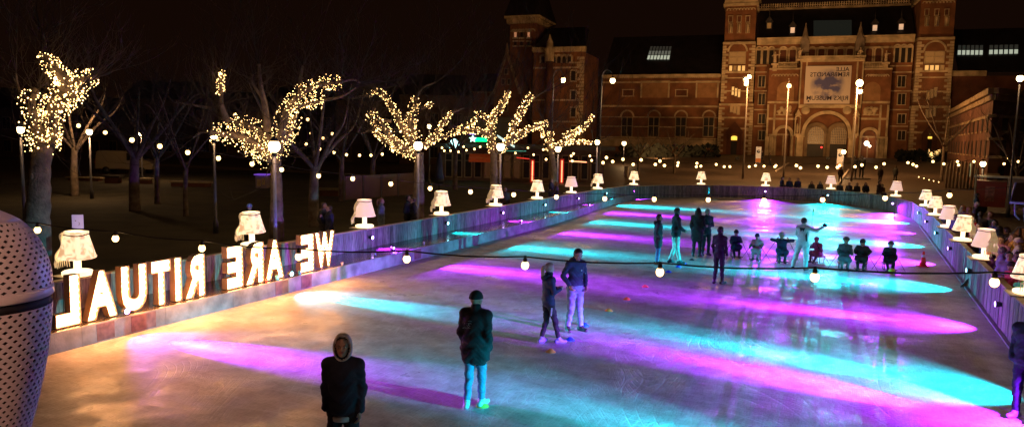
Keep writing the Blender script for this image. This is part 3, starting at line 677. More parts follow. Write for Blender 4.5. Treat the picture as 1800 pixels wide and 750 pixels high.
# ---- banner (a flat printed cloth; plain blue wash in place of the picture)
def fan_pt(x, y, w_): u, v = fac(x, y, w_); return Vector((u, -w_, v))
bu0, bu1, bv0, bv1 = frect(1414.8, 1495.3, 116, 182.5, WC+.25)
bm_ = bpy.data.materials.new('banner_cloth'); bm_.use_nodes = True; nt = bm_.node_tree; N = nt.nodes; L = nt.links; b = N['Principled BSDF']
tc = N.new('ShaderNodeTexCoord'); mp = N.new('ShaderNodeMapping'); L.new(tc.outputs['Generated'], mp.inputs[0]); mp.inputs['Location'].default_value = (-.5, 0, -.5)
gr = N.new('ShaderNodeTexGradient'); gr.gradient_type = 'SPHERICAL'; mp.inputs['Scale'].default_value = (1, 0, 1)
mp2 = N.new('ShaderNodeMapping'); mp2.inputs['Scale'].default_value = (2.5, 1, 2.2); L.new(mp.outputs[0], mp2.inputs[0]); L.new(mp2.outputs[0], gr.inputs[0])
nz = N.new('ShaderNodeTexNoise'); nz.inputs['Scale'].default_value = 4.5; nz.inputs['Detail'].default_value = 6; L.new(tc.outputs['Generated'], nz.inputs['Vector'])
mu = N.new('ShaderNodeMath'); mu.operation = 'MULTIPLY'; L.new(gr.outputs['Fac'], mu.inputs[0])
rz = N.new('ShaderNodeMapRange'); rz.inputs[1].default_value = .38; rz.inputs[2].default_value = .62; rz.inputs[3].default_value = .3; rz.inputs[4].default_value = 2.4; L.new(nz.outputs['Fac'], rz.inputs[0]); L.new(rz.outputs[0], mu.inputs[1])
rp = N.new('ShaderNodeValToRGB'); rp.color_ramp.elements[0].color = (.72, .60, .54, 1); rp.color_ramp.elements[1].color = (.12, .12, .32, 1); rp.color_ramp.elements[1].position = .75
L.new(mu.outputs[0], rp.inputs[0]); L.new(rp.outputs[0], b.inputs['Base Color']); b.inputs['Roughness'].default_value = .8
g = MB(); g.box((bu0, -WC-.2, bv0), (bu1, -WC-.28, bv1)); ban = g.build('banner', bm_, museum)
m_ink = mat('banner_ink', (.03, .02, .05), .8)
def banner_text(txt, x_right, y0, y1, x_left):
    vs, fs = glyphs(txt, .012); mx_ = max(v[0] for v in vs); mn_ = min(v[0] for v in vs); hy = max(v[1] for v in vs)
    ur, ul_, v0, v1 = fac(x_right, y1, WC+.3)[0], fac(x_left, y1, WC+.3)[0], fac(1455, y1, WC+.3)[1], fac(1455, y0, WC+.3)[1]
    g = MB(); g.add([(lerp(ur, ul_, (x-mn_)/(mx_-mn_)), -WC-.295, v0+(v1-v0)*y/hy) for x, y in vs], fs)
    g.build('lettering', m_ink, ban)
banner_text('ALLE', 1493, 118.5, 125.5, 1469.5); banner_text('REMBRANDTS', 1492.5, 127.2, 134.8, 1424)
banner_text('RIJKS MUSEUM', 1490.5, 168.5, 176, 1417.5)
g = MB(); uu, vv = fac(1421, 178, WC+.3); g.ell((uu, -WC-.3, vv), (.16, .02, .16), 8, 6); g.build('lettering', m_ink, ban)

# ---- left wing
WL = .5
uA = fac(1058, 190, WL)[0]; uB = pl[0]; vW = fac(1180, 136, WL)[1]
g = MB(); g.box((uA, 10, GL), (uB, -WL, vW)); wing = g.build('wing_wall', m_brick, museum)
b = MB(); b.box((uA, 0, vW), (uB, -WL-.55, vW+.55)); b.box((uA, -WL+.2, fac(1180, 146, WL)[1]), (uB, -WL-.05, fac(1180, 144.5, WL)[1]))
for y, h, pr_ in ((187, .35, .12), (206.5, .22, .06), (223.5, .22, .06), (144, .2, .05)):
    v = fac(1180, y, WL)[1]; b.box((uA, -WL+.2, v-h/2), (uB, -WL-pr_, v+h/2))
v0 = fac(1180, 259, WL)[1]; v1 = fac(1180, 245, WL)[1]; b.box((uA, -WL+.2, v0), (uB, -WL-.3, v1)); b.box((uA, -WL+.2, v1+.1), (uB, -WL-.45, v1+.35))
b.build('stone_band', m_stone, wing)
cr = MB(); n_ = 60
for i in range(n_): uu = lerp(uA+.2, uB-.2, (i+.5)/n_); cr.ell((uu, -WL-.45, vW-.05), (.2, .14, .16), 6, 4)
cr.build('dentils', m_stone, wing)
for cx in (1102, 1149, 1196.5, 1245.5): arch_window(cx, 20, 193, 205.5, 241, WL+.02, wing, None, True, 2.4)
for (x0, x1) in ((1095.5, 1113), (1188.5, 1207.5)): flat_window(x0, x1, 158.5, 168.5, WL+.02, wing, m_brick_dark, 3)
for (x0, x1) in ((1129, 1174), (1226, 1260)):
    u0_, u1_, v0_, v1_ = frect(x0, x1, 146, 172, WL); q = MB()
    q.box((u0_, -WL+.1, v0_), (u1_, -WL-.1, v1_)); q.build('blind_panel', mat('painted_panel', (.33, .17, .08), .85, .2, 1), wing)
    f = MB(); f.box((u0_-.35, -WL+.1, v0_), (u0_-.03, -WL-.14, v1_)); f.box((u1_+.03, -WL+.1, v0_), (u1_+.35, -WL-.14, v1_)); f.box((u0_-.35, -WL+.1, v1_+.03), (u1_+.35, -WL-.2, v1_+.4)); f.build('panel_frame', m_stone, wing)
for x in (1097, 1110, 1139): flat_window(x-3, x+3, 263, 272, WL+.02, wing, m_glassdark, 1)
# glazed roof of the left wing
def rplane(y_eave, y_ridge, W_, back, xa, xb, parent, name='roof', m=m_slate):
    va = fac((xa+xb)/2, y_eave, W_)[1]; vb = fac((xa+xb)/2, y_ridge, -back)[1]
    ua = fac(xa, 200, W_)[0]; ub = fac(xb, 200, W_)[0]
    g = MB(); g.add([(ua, -W_, va), (ub, -W_, va), (ub, back, vb), (ua, back, vb), (ua, back+5, vb), (ub, back+5, vb)], [(0, 1, 2, 3), (3, 2, 5, 4)]); return g.build(name, m, parent), (va, vb, W_, back)
def slope_pt(px, py, q):
    va, vb, W_, back = q; a = Vector((0, -W_, va)); n = Vector((0, -(vb-va), back+W_)).normalized()
    d = _mi @ ray(px, py); t = (a-_mc).dot(n)/d.dot(n); return _mc+d*t
rw, q = rplane(131, 64, WL, 9, 1058, 1262, museum)
def skylight(px4, nx_, ny_, q, parent, mlit, fade=False):
    P = [slope_pt(x, y, q) for x, y in px4]; n = Vector((0, -(q[1]-q[0]), q[3]+q[2])).normalized()
    for j in range(ny_):
        pa = MB()
        for i in range(nx_):
            def S(a, c): return P[0].lerp(P[1], a).lerp(P[3].lerp(P[2], a), c)+n*.12
            e = .1/nx_*1.4; h = .1/ny_*.6
            pa.add([S(i/nx_+e, j/ny_+h), S((i+1)/nx_-e, j/ny_+h), S((i+1)/nx_-e, (j+1)/ny_-h), S(i/nx_+e, (j+1)/ny_-h)], [(0, 1, 2, 3)])
        pa.build('skylight', mlit[j], parent)
dimg = mat('dim_skylight_glass', (.2, .2, .18), .4, emit=(.7, .75, .6), es=.13, sample=False); dimg2 = mat('faint_skylight_glass', (.1, .1, .1), .4, emit=(.6, .62, .5), es=.03, sample=False)
skylight(((1136.5, 106), (1177, 106), (1181.5, 82), (1143, 82)), 7, 3, q, rw, (m_coolwin, dimg, dimg2))
# right wing, mostly hidden
WR = .5
u0_ = pr[1]; u1_ = fac(1860, 190, WR)[0]; vW = fac(1705, 134, WR)[1]
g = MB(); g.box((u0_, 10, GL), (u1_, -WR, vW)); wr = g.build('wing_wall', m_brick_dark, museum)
b = MB(); b.box((u0_, 0, vW), (fac(1733, 130, WR)[0], -WR-.5, vW+.9)); b.build('stone_band', m_stone, wr)
rw2, q = rplane(127, 50, WR, 9, 1679, 1860, museum)
skylight(((1682, 98), (1728, 98), (1729, 80), (1683, 80)), 6, 2, q, rw2, (m_coolwin, dimg2)); skylight(((1737, 97), (1790, 96), (1791, 79), (1738, 80)), 6, 2, q, rw2, (m_coolwin, dimg2))
# steps/plinth
g = MB(); g.box((fac(1325, 270, 3)[0], 0, GL), (fac(1600, 270, 3)[0], -4.2, -.1)); g.build('doorstep', mat('dark_stone', (.12, .09, .07), .8, .3, 1), museum)

# ------------------------------------------------------------------ other buildings
def simple_frame(px, py, depth, rot):
    """origin on the ground under a pixel column at a given distance, and a facade direction"""
    P = at_d(px, py, depth); P.z = ground_z(P.x, P.y); return P, rot
class Fac:
    def __init__(s, px, Y, rot):
        s.O = at_y(px, 270, Y); s.O.z = ground_z(s.O.x, min(s.O.y, 150)); s.rot = rot
        s.mi = Matrix.Rotation(-rot, 3, 'Z'); s.mc = s.mi @ (CAM-s.O)
    def p(s, px, py, w_=0.0):
        d = s.mi @ ray(px, py); t = (-w_-s.mc.y)/d.y; q = s.mc+d*t; return q.x, q.z
    def box(s, mb, x0, x1, y0, y1, wa, wb):
        ym = (y0+y1)/2; xm = (x0+x1)/2
        u0, u1, v0, v1 = s.p(x0, ym, wb)[0], s.p(x1, ym, wb)[0], s.p(xm, y1, wb)[1], s.p(xm, y0, wb)[1]
        mb.box((u0, -wa, v0), (u1, -wb, v1)); return u0, u1, v0, v1
# west pavilion of the museum: tower, gable, arcaded block, turret
F2 = Fac(960, 128, MROT)
west = thing('museum_pavilion', 'dim brick corner pavilion with tower, arcade and pointed gable behind the lit trees', 'museum wing', F2.O, MROT)
g = MB(); u0, u1, v0, v1 = F2.box(g, 936, 1024, 92, 300, -12, 0); blk = g.build('main_wall', m_brick, west)
b = MB(); b.box((u0-.2, .4, v1), (u1+.3, -.5, v1+.9)); 
for y in (119, 176, 214): v = F2.p(1000, y, 0)[1]; b.box((u0, .3, v-.15), (u1+.05, -.07, v+.15))
vv = F2.p(1000, 112, 0)[1]; b.box((F2.p(1000, 112)[0], .2, vv), (u1, -.1, vv+.3)); 
b.build('stone_band', m_stone, blk)
q = MB(); v = 0; i = 0
while v < v1-1: q.box((u1-(1.3 if i % 2 else .8), .3, v), (u1+.05, -.06, v+.5)); v += .62; i += 1
q.build('quoin', m_stone, blk)
for i in range(6):
    cx = 955+i*9.2; a, va = F2.p(cx, 102, 0); rr_ = F2.p(cx+3.2, 102, 0)[0]-a
    m_ = MB(); m_.ring(a, va, rr_, rr_+.35, -.22, .05, n=8); vb_ = F2.p(cx, 111, 0)[1]; m_.box((a+rr_, -.18, vb_), (a+rr_+.3, .05, va)); m_.box((a-rr_-.3, -.18, vb_), (a-rr_, .05, va)); o = m_.build('arcade_arch', m_stone, blk)
    q = MB(); q.box((a-rr_, -.03, vb_), (a+rr_, .02, va+rr_*.6)); q.build('pane', m_glassdark, o)
for cx, y0, y1 in ((1008, 125, 142), (1008, 160, 175), (1008, 190, 205), (1008, 222, 240)):
    a, b_, c, d = *F2.p(cx-4, y1, 0), *F2.p(cx+4, y0, 0)
    m_ = MB(); m_.box((a-.25, -.12, b_-.25), (c+.25, .02, d+.25)); o = m_.build('window', m_stone, blk); q = MB(); q.box((a, -.16, b_), (c, -.125, d)); q.build('pane', m_glassdark, o)
r_ = MB(); vr = F2.p(960, 50, -8)[1]; r_.add([(u0-.2, 0, v1+.95), (u1+.3, 0, v1+.95), (u1-2, 8, vr), (u0+1, 8, vr), (u1-2, 12, vr), (u0+1, 12, vr)], [(0, 1, 2, 3), (3, 2, 4, 5), (1, 4, 2)]); r_.build('roof', m_slate, blk)
# its tower
T = MB(); a0, a1, b0, b1 = F2.box(T, 895, 941, 42, 240, -14, -4); tw = T.build('tower', m_brick, west)
c = MB(); c.box((a0-.5, 14, b1), (a1+.5, 3.3, b1+.9)); c.box((a0-.9, 14.5, b1+.92), (a1+.9, 2.9, b1+1.4))
for i in range(7): uu = lerp(a0+.4, a1-.4, (i+.5)/7); c.ring(uu, b1-1.5, .33, .55, 3.8, 4.05, n=7)
c.build('cornice', m_stone, tw)
for cx in (906, 917, 929.5):
    for (ya, yb, lit) in ((57, 66, cx != 917), (74, 80, False)):
        a, b_, c_, d = *F2.p(cx-2.2, yb, -4), *F2.p(cx+2.2, ya, -4); m_ = MB(); m_.box((a-.3, 3.85, d), (c_+.3, 4.02, d+.3)); m_.box((a-.3, 3.85, b_-.3), (c_+.3, 4.02, b_)); o = m_.build('window', m_stone, tw)
        q = MB(); q.box((a, 3.9, b_), (c_, 4.02, d)); q.build('pane', mat('pinkish_lit_glass', (.6, .35, .2), .5, emit=(1, .42, .2), es=.32, sample=False) if lit else m_glassdark, o)
r_ = MB(); hm = (a0+a1)/2; r_.add([(a0-.9, 2.9, b1+1.45), (a1+.9, 2.9, b1+1.45), (a1+.9, 14.5, b1+1.45), (a0-.9, 14.5, b1+1.45), (hm-1, 8.5, b1+13), (hm+1, 8.5, b1+13)], [(0, 1, 5, 4), (1, 2, 5), (2, 3, 4, 5), (3, 0, 4)]); r_.build('roof', m_slate, tw)
# gabled front and low wings
g = MB(); ga, gb = F2.p(891, 97, 3); l0 = F2.p(868, 165, 3)[0]; l1 = F2.p(915, 165, 3)[0]; vg = F2.p(890, 165, 3)[1]
g.prism([(l0, 0), (l1, 0), (l1, vg), (ga, gb), (l0, vg)], -3, 8); gw = g.build('gable_wall', m_brick_dark, west)
c = MB(); c.tube([(l0, -3.1, vg), (ga, -3.1, gb+.3)], .3, 4, smooth=False); c.tube([(ga, -3.1, gb+.3), (l1, -3.1, vg)], .3, 4, smooth=False); c.lathe([(.3, 0), (.35, .8), (.1, 2.2)], 6, (ga, -3, gb)); c.build('coping', mat('dim_stone', (.22, .15, .09)), gw)
for (cx, ya, yb) in ((890, 122, 130), (885, 140, 148), (895, 140, 148), (890, 175, 195)):
    a, b_, c_, d = *F2.p(cx-2, yb, 3), *F2.p(cx+2, ya, 3); m_ = MB(); m_.box((a-.2, -3.12, b_-.2), (c_+.2, -3.0, d+.2)); o = m_.build('window', MATS['dim_stone'], gw); q = MB(); q.box((a, -3.16, b_), (c_, -3.125, d)); q.build('pane', m_glassdark, o)
g = MB(); _, _, _, vt_ = F2.box(g, 826, 868, 164, 300, -8, 1); lw = g.build('low_wing', m_brick_dark, west); c = MB(); x0_, x1_, y0_, y1_ = F2.box(c, 826, 866, 161, 163.8, -8, 1.2); c.build('cornice', MATS['dim_stone'], lw)
r_ = MB(); vr = F2.p(850, 130, -5)[1]; r_.add([(x0_, -1.2, y1_+.02), (x1_, -1.2, y1_+.02), (x1_, 5, vr), (x0_, 5, vr), (x1_, 8, vr), (x0_, 8, vr)], [(0, 1, 2, 3), (3, 2, 4, 5)]); r_.build('roof', m_slate, lw)
tr = MB(); a, b_ = F2.p(965, 108, 1.5); c_ = F2.p(965, 60, 1.5)[1]; h = c_-b_
tr.lathe([(.9, 0), (.9, h*.42), (1.1, h*.44), (.75, h*.5), (.62, h*.7), (.35, h*.8), (.12, h*.97), (.03, h)], 8, (a, -1.3, b_)); tr.build('turret', m_stone, west)
tr = MB(); tr.lathe([(.7, 0), (.7, b_)], 8, (a, -1.1, 0)); tr.build('turret_shaft', m_brick_dark, west)
# brick side building on the right, corner towards the square
P0 = at_d(1737, 285, 62); P0.z = ground_z(P0.x, P0.y); P1 = at_d(1800, 285, 66); P2 = at_d(1664, 285, 104)
side = thing('side_building', 'dark brown brick building with a pale cornice at the right edge of the square', 'building', P0)
vtop = at_d(1737, 166, 62).z-P0.z
A = Vector((0, 0, 0)); B = Vector((P1.x-P0.x, P1.y-P0.y, 0)); B = B.normalized()*34; C_ = Vector((P2.x-P0.x, P2.y-P0.y, 0))
D_ = B+C_
m_bs = mat('brown_side_brick', (.17, .075, .05), .88, .35, .9, .3, 8)
g = MB(); g.add([(p.x, p.y, z) for z in (-2.5, vtop) for p in (A, B, D_, C_)], [(0, 1, 5, 4), (1, 2, 6, 5), (2, 3, 7, 6), (3, 0, 4, 7), (4, 5, 6, 7)]); sw = g.build('wall', m_bs, side)
c = MB()
def run(mb, p, q, z0, z1, out, n_=1):
    t = (q-p).normalized(); nr = Vector((t.y, -t.x, 0))
    if nr.dot(Vector((P0.x, P0.y, 0))) > 0: nr = -nr
    a, b_ = p+nr*out-t*out*.5, q+nr*out
    c2, d2 = q-nr*.3, p-nr*.3
    mb.add([(v.x, v.y, z) for z in (z0, z1) for v in (a, b_, c2, d2)], [(0,3,2,1),(4,5,6,7),(0,1,5,4),(1,2,6,5),(2,3,7,6),(3,0,4,7)])
    return t, nr
for (p, q) in ((A, B), (A, C_)):
    run(c, p, q, vtop+.02, vtop+.5, .45); run(c, p, q, vtop-1.9, vtop-1.65, .1); run(c, p, q, vtop-.5, vtop-.05, .2)
c.build('cornice', mat('brown_stone', (.36, .25, .15), .8, .3, 1), sw)
q_ = MB(); z = .2
while z < vtop-2.4: q_.box((-.1, -.1, z), (.9, .9, z+.22)); z += 1.5
for (p, q, n_) in ((A, B, 9), (A, C_, 12)):
    t = (q-p).normalized(); nr = Vector((t.y, -t.x, 0)); nr = nr if nr.dot(Vector((P0.x, P0.y, 0))) < 0 else -nr
    for lvl in range(3):
        for i in range(n_):
            s = (i+.7)/(n_+.4)*(q-p).length; c0 = p+t*s; z0 = 1+lvl*2.2; wd = .5
            m_ = MB(); e = c0-t*(wd+.12); f2 = c0+t*(wd+.12)
            m_.add([(v.x, v.y, zz) for zz in (z0, z0+.14) for v in (e+nr*.1, f2+nr*.1, f2-nr*.1, e-nr*.1)], [(0,3,2,1),(4,5,6,7),(0,1,5,4),(1,2,6,5),(2,3,7,6),(3,0,4,7)])
            o = m_.build('window', MATS['brown_stone'], sw); m_ = MB(); e = c0-t*wd; f2 = c0+t*wd
            lit = (p is A and q is C_ and lvl == 0 and i == 3)
            m_.add([(v.x, v.y, zz) for zz in (z0+.15, z0+1.5) for v in (e+nr*.03, f2+nr*.03, f2-nr*.1, e-nr*.1)], [(0,3,2,1),(4,5,6,7),(0,1,5,4),(1,2,6,5),(2,3,7,6),(3,0,4,7)])
            m_.build('pane', mat('greenish_lit_glass', (.4, .5, .3), .5, emit=(.6, .8, .45), es=.25, sample=False) if lit else m_glassdark, o)
q_.build('corner_stone', MATS['brown_stone'], sw)
tag(side, None)
# cafe pavilion with signs and neon tubes, behind the trees
F3 = Fac(930, 66, R_(26))
cafe = thing('cafe_pavilion', 'low dark cafe pavilion with orange awning and neon tubes behind the lit trees', 'pavilion', F3.O, R_(26))
m_cw = mat('cafe_wall', (.17, .11, .075), .75, .3, 1)
g = MB(); u0, u1, v0, v1 = F3.box(g, 775, 1062, 262, 330, -9, 0); g2 = MB(); g2.box((u0, 9, -1.0), (u1, 0, v1)); cw = g2.build('wall', m_cw, cafe)
g = MB(); g.box((u0-.8, 10, v1+.02), (u1+.8, -1.6, v1+.4)); g.build('flat_roof', mat('roof_edge', (.1, .1, .09), .5, .2, 2), cafe)
n_ = 16
for i in range(n_):
    a = lerp(u0+.4, u1-.4, i/n_); b_ = lerp(u0+.4, u1-.4, (i+1)/n_)-.22; m_ = MB()
    m_.box((a, -.1, .25), (a+.08, .02, v1-.5)); m_.box((b_-.08, -.1, .25), (b_, .02, v1-.5)); m_.box((a+.08, -.1, v1-.6), (b_-.08, .02, v1-.5)); m_.box((a+.08, -.1, .25), (b_-.08, .02, .35)); m_.box((a+.08, -.09, lerp(0, v1, .6)), (b_-.08, .02, lerp(0, v1, .6)+.06))
    o = m_.build('window', m_frame, cw); q = MB(); q.box((a+.08, -.03, .35), (b_-.08, .01, v1-.6)); q.build('pane', mat('cafe_glass', (.05, .03, .02), .2, .5, 1, emit=(1, .35, .12), es=.035, sample=False) if 3 < i < 8 else m_glassdark, o)
# upper volume
g = MB(); F3.box(g, 808, 905, 205, 262, -7, -2); up = g.build('upper_storey', m_cw, cafe)
aw = MB(); a0, a1, b0, b1 = F3.box(MB(), 824, 866, 271, 285, 0, 1.6); aw.add([(a0, -.05, b1), (a1, -.05, b1), (a1, -1.7, b0+.35), (a0, -1.7, b0+.35), (a1, -1.7, b0), (a0, -1.7, b0), (a0, -.05, b1-.06), (a1, -.05, b1-.06)], [(0, 3, 2, 1), (3, 5, 4, 2), (6, 7, 4, 5), (0, 6, 5, 3), (1, 2, 4, 7)])
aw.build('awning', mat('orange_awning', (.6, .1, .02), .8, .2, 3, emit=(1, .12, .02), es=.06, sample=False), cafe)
def emis(name, c, s): return mat(name, c, .4, emit=c, es=s, sample=False)
def fsign(nm, x0, x1, y0, y1, w_, m, par=cafe, F=F3, tilt=0):
    g = MB(); a, b_, c, d = F.box(MB(), x0, x1, y0, y1, w_, w_); g.add([(a, -w_, c), (b_, -w_, c-tilt), (b_, -w_, d-tilt), (a, -w_, d), (a, -w_+.1, c), (b_, -w_+.1, c-tilt), (b_, -w_+.1, d-tilt), (a, -w_+.1, d)], [(0, 1, 2, 3), (7, 6, 5, 4), (0, 4, 5, 1), (1, 5, 6, 2), (2, 6, 7, 3), (3, 7, 4, 0)]); return g.build(nm, m, par)
fsign('light_sign', 835, 856, 242, 249, 1.9, emis('green_sign_light', (0, 1, .25), 2.2)); fsign('light_strip', 842, 860, 227.5, 229.5, 1.9, emis('green_strip', (0, .8, .1), .9), tilt=.5)
s_ = MB(); a, b_ = F3.p(831, 244, 2); s_.prism([(a+(.38 if k % 2 == 0 else .18)*math.cos(math.pi/2+k*math.pi/5), b_+(.38 if k % 2 == 0 else .18)*math.sin(math.pi/2+k*math.pi/5)) for k in range(10)], -2.05, -1.95); s_.build('star_sign', emis('pale_green_light', (.6, 1, .85), 2.5), cafe)
fsign('light_sign', 790, 807, 252.5, 261, 1.9, emis('icy_sign_light', (.55, 1, 1), 2.6)); s_ = MB()
for (x, y, r) in ((793, 252, .22), (798, 250, .34), (803, 252, .22)): a, b_ = F3.p(x, y, 2); s_.ell((a, -1.95, b_), (r, .05, r), 8, 6)
s_.build('sign_emblem', MATS['icy_sign_light'], cafe)
fsign('light_strip', 874, 905, 237, 241, 1.9, emis('pale_awning_light', (.75, 1, .9), .9), tilt=1.0); fsign('light_strip', 822, 836, 234.5, 237, 1.9, emis('violet_strip', (.2, .1, 1), .6))
fsign('light_strip', 875, 925, 264.5, 266, 1.7, emis('teal_edge', (.1, .5, .35), .5))
m_neon = emis('orange_neon', (1, .36, .16), 2.2); m_nred = emis('red_neon', (1, .05, .03), .8)
for (x, y0, y1) in ((935.5, 283, 318), (986.8, 282, 331)):
    a, vb_ = F3.p(x, y1, 2.2); vt_ = F3.p(x, y0, 2.2)[1]; s_ = MB(); s_.tube([(a, -2.2, max(vb_, .1)), (a, -2.2, vt_)], .06, 6); s_.build('neon_tube', m_neon, cafe)
    s_ = MB(); s_.box((a-.2, -2.12, max(vb_, .1)-.15), (a+.2, -2.05, vt_+.15)); s_.build('neon_backing', emis('red_backing', (.5, .02, .01), .35), cafe)
a, b_ = F3.p(1001, 283, 2.2); c, d = F3.p(1031, 285, 2.2); s_ = MB(); s_.tube([(a, -2.2, b_), (c, -2.2, d)], .06, 6); s_.build('neon_tube', m_neon, cafe)
a, b_ = F3.p(908, 277, 2.2); s_ = MB(); s_.tube([(a, -2.2, b_), (a+1.2, -2.2, b_-.1)], .05, 6); s_.build('neon_tube', m_nred, cafe)
# neighbours: a white wall panel and a closed parasol beside the pavilion
def gpt(px, py, depth): P = at_d(px, py, depth); P.z = ground_z(P.x, P.y); return P
P = gpt(772, 300, 50); ps = thing('closed_parasol', 'tall closed dark parasol standing beside the cafe pavilion', 'parasol', P)
g = MB(); g.tube([(0, 0, 0), (0, 0, 3.1)], .035, 8); g.lathe([(.28, 0), (.28, .1)], 12); g.build('pole', m_black, ps)
g = MB(); g.lathe([(.30, 1.0), (.36, 1.15), (.27, 1.7), (.2, 2.4), (.08, 3.05), (.02, 3.1)], 12); g.build('folded_canopy', mat('navy_canvas', (.03, .03, .045), .9, .3, 3), ps)
# dark row of houses far to the left, a few lit windows
def house(px0, px1, ytop, depth, col, label, wins=(), roof=3.0):
    P = gpt((px0+px1)/2, 280, depth); k = depth/FPX; Wd = (px1-px0)*k; H = at_d((px0+px1)/2, ytop, depth).z-P.z
    ang = YAW; t = thing('town_house', label, 'house', P, ang, 'dark houses beyond the park')
    g = MB(); g.box((-Wd/2, 0, -1.5), (Wd/2, 9, H)); wl = g.build('wall', mat('house_'+str(col), {0: (.10, .055, .04), 1: (.14, .09, .06), 2: (.07, .05, .045)}[col], .9, .3, 1), t)
    g = MB(); g.add([(-Wd/2-.2, -.25, H), (Wd/2+.2, -.25, H), (Wd/2+.2, 9.2, H), (-Wd/2-.2, 9.2, H), (-Wd/2+.8, 3.5, H+roof), (Wd/2-.8, 3.5, H+roof)], [(0, 1, 5, 4), (1, 2, 5), (2, 3, 4, 5), (3, 0, 4)]); g.build('roof', m_slate, t)
    nc = max(2, int(Wd/2.4)); nr_ = max(2, int(H/3.2))
    for i in range(nc):
        for j in range(nr_):
            x = -Wd/2+(i+.5)*Wd/nc; z = .8+j*(H-.6)/nr_; m_ = MB(); m_.box((x-.6, -.08, z), (x+.6, .02, z+1.75)); o = m_.build('window', mat('house_trim', (.25, .18, .12), .8), wl)
            q = MB(); q.box((x-.5, -.11, z+.1), (x-.04, -.085, z+1.65)); q.box((x+.04, -.11, z+.1), (x+.5, -.085, z+1.65)); q.build('pane', m_litwin if (i, j) in wins else m_glassdark, o)
    return t
house(-60, 90, 190, 105, 0, 'dark townhouse at the far left edge, behind the brightest lit tree')
house(92, 215, 205, 108, 2, 'low dark townhouse behind the parked pale van')
house(217, 345, 175, 112, 1, 'brownish townhouse to the right of the pale van')
house(347, 470, 196, 110, 0, 'dark townhouse behind the second lit tree, left half')
house(472, 590, 186, 112, 2, 'dark townhouse behind the second lit tree, right half')
house(592, 700, 178, 104, 1, 'townhouse with a pair of lit windows left of the third lit tree', ((1, 2), (2, 2)))
house(702, 824, 168, 100, 0, 'townhouse with one lit window behind the third lit tree', ((0, 2), (0, 3)))
# brick block with arched passage left of museum wing base (dark hedge in front)
hm_ = mat('dark_hedge', (.006, .008, .005), .95, .5, 3, .9, 14)
for (x0, x1, d, h, lab) in ((1085, 1262, 118, 1.9, 'long dark clipped hedge in front of the museum left wing'), (1575, 1700, 112, 1.6, 'dark clipped hedge in front of the right museum tower')):
    P, Q = gpt(x0, 285, d), gpt(x1, 285, d+3); g = MB(); t = (Q-P).normalized(); ln = (Q-P).length; rnd = random.Random(x0)
    for i in range(int(ln*22)):
        c = P+t*rnd.uniform(0, ln)+Vector((0, rnd.uniform(-.7, .7), rnd.uniform(.0, h))); s_ = rnd.uniform(.18, .34)
        n1_ = Vector((rnd.uniform(-1, 1), rnd.uniform(-1, 1), rnd.uniform(-1, 1))).normalized(); a = n1_.orthogonal()*s_; b_ = n1_.cross(a)
        g.add([c-a-b_, c+a-b_, c+a+b_, c-a+b_], [(0, 1, 2, 3)])
    tag(g.build('hedge', hm_), lab, 'hedge')

# ------------------------------------------------------------------ coloured beam lamps on the rink walls
m_par = mat('lamp_housing', (.03, .03, .035), .4)
def glow(c): return mat('beam_%.2f_%.2f' % (c[0], c[1]), c, .3, emit=tuple(min(1, x*.7+.3) for x in c), es=9, sample=False)
SIDE_W = 1.0
def beam_lamp(loc, face, aim, col, label, power, size=24, blend=1.0, spill=1.0):
    t = thing('beam_lamp', label, 'spotlight', loc, 0, 'coloured beam lamps on the rink walls')
    f = Vector(face).normalized(); g = MB(); g.tube([-f*.10, f*.02], [.05, .075], 12); g.build('housing', m_par, t)
    g = MB(); g.tube([f*.021, f*.035], [.062, .055], 14); g.build('lens', glow(col), t)
    l = light('beam', 'SPOT', f*.05, power*.62, col, .03, aim, size, blend); l.parent = t
    l = light('beam_core', 'SPOT', f*.05, power*.75, col, .03, aim, size*.42, 1.0); l.parent = t
    l = light('beam_spill', 'SPOT', f*.05, 2600*spill, col, .05, (aim[0], aim[1], -.42), 88, 1); l.parent = t
    return t
ORD = ['first', 'second', 'third', 'fourth', 'fifth', 'sixth', 'seventh', 'eighth', 'ninth']
for k in range(9):
    Y = 9.9+5*k; c = PURP if k % 2 == 0 else CYAN; nm = 'purple' if k % 2 == 0 else 'cyan'
    x0 = -14.52 if k < 7 else -14.45
    if k < 2: x0 = -13.20
    beam_lamp((x0, (9.99, 14.78)[k] if k < 2 else Y+.25, .48 if k < 2 else .72), (1, 0, -.05), (1, (.05, -.02)[k] if k < 2 else .01, -.20 if k < 2 else -.165), c, f'{nm} beam lamp on the ledge among the glowing letters' if k < 2 else f'{nm} beam lamp on the left wall, below the {ORD[k]} table lamp from the camera', (26000 if c == CYAN else 32000)*((1.0, .55)[k] if k < 2 else 1), 25 if k < 2 else 26, 1, (.16, .3)[k] if k < 2 else 1.2)
for k in range(8):
    Y = 12.6 if k == 0 else 14.2 if k == 1 else 9.5+5*k; c = PURP if k % 2 == 0 else CYAN; nm = 'purple' if k % 2 == 0 else 'cyan'
    beam_lamp((3.0, Y, .60), (-1, 0, -.05), (-1, (.24, .19)[k] if k < 2 else -.01, -.125), c, f'{nm} beam lamp on the crowded right wall, ' + ['nearest of all', 'beside the dark figure at the frame edge', 'below the hanging pair of bulbs', 'under the orange jacket', 'left of the red jacket', 'just past the orange cone', 'where the wall begins to bend', 'at the far bend'][k], 18000 if c == CYAN else 24000*(1.5 if k == 0 else 1), 24)
beam_lamp((3.0, 9.3, .60), (-1, 0, -.05), (-1, .16, -.09), CYAN, 'cyan beam lamp on the right wall just outside the frame', 17000, 26)
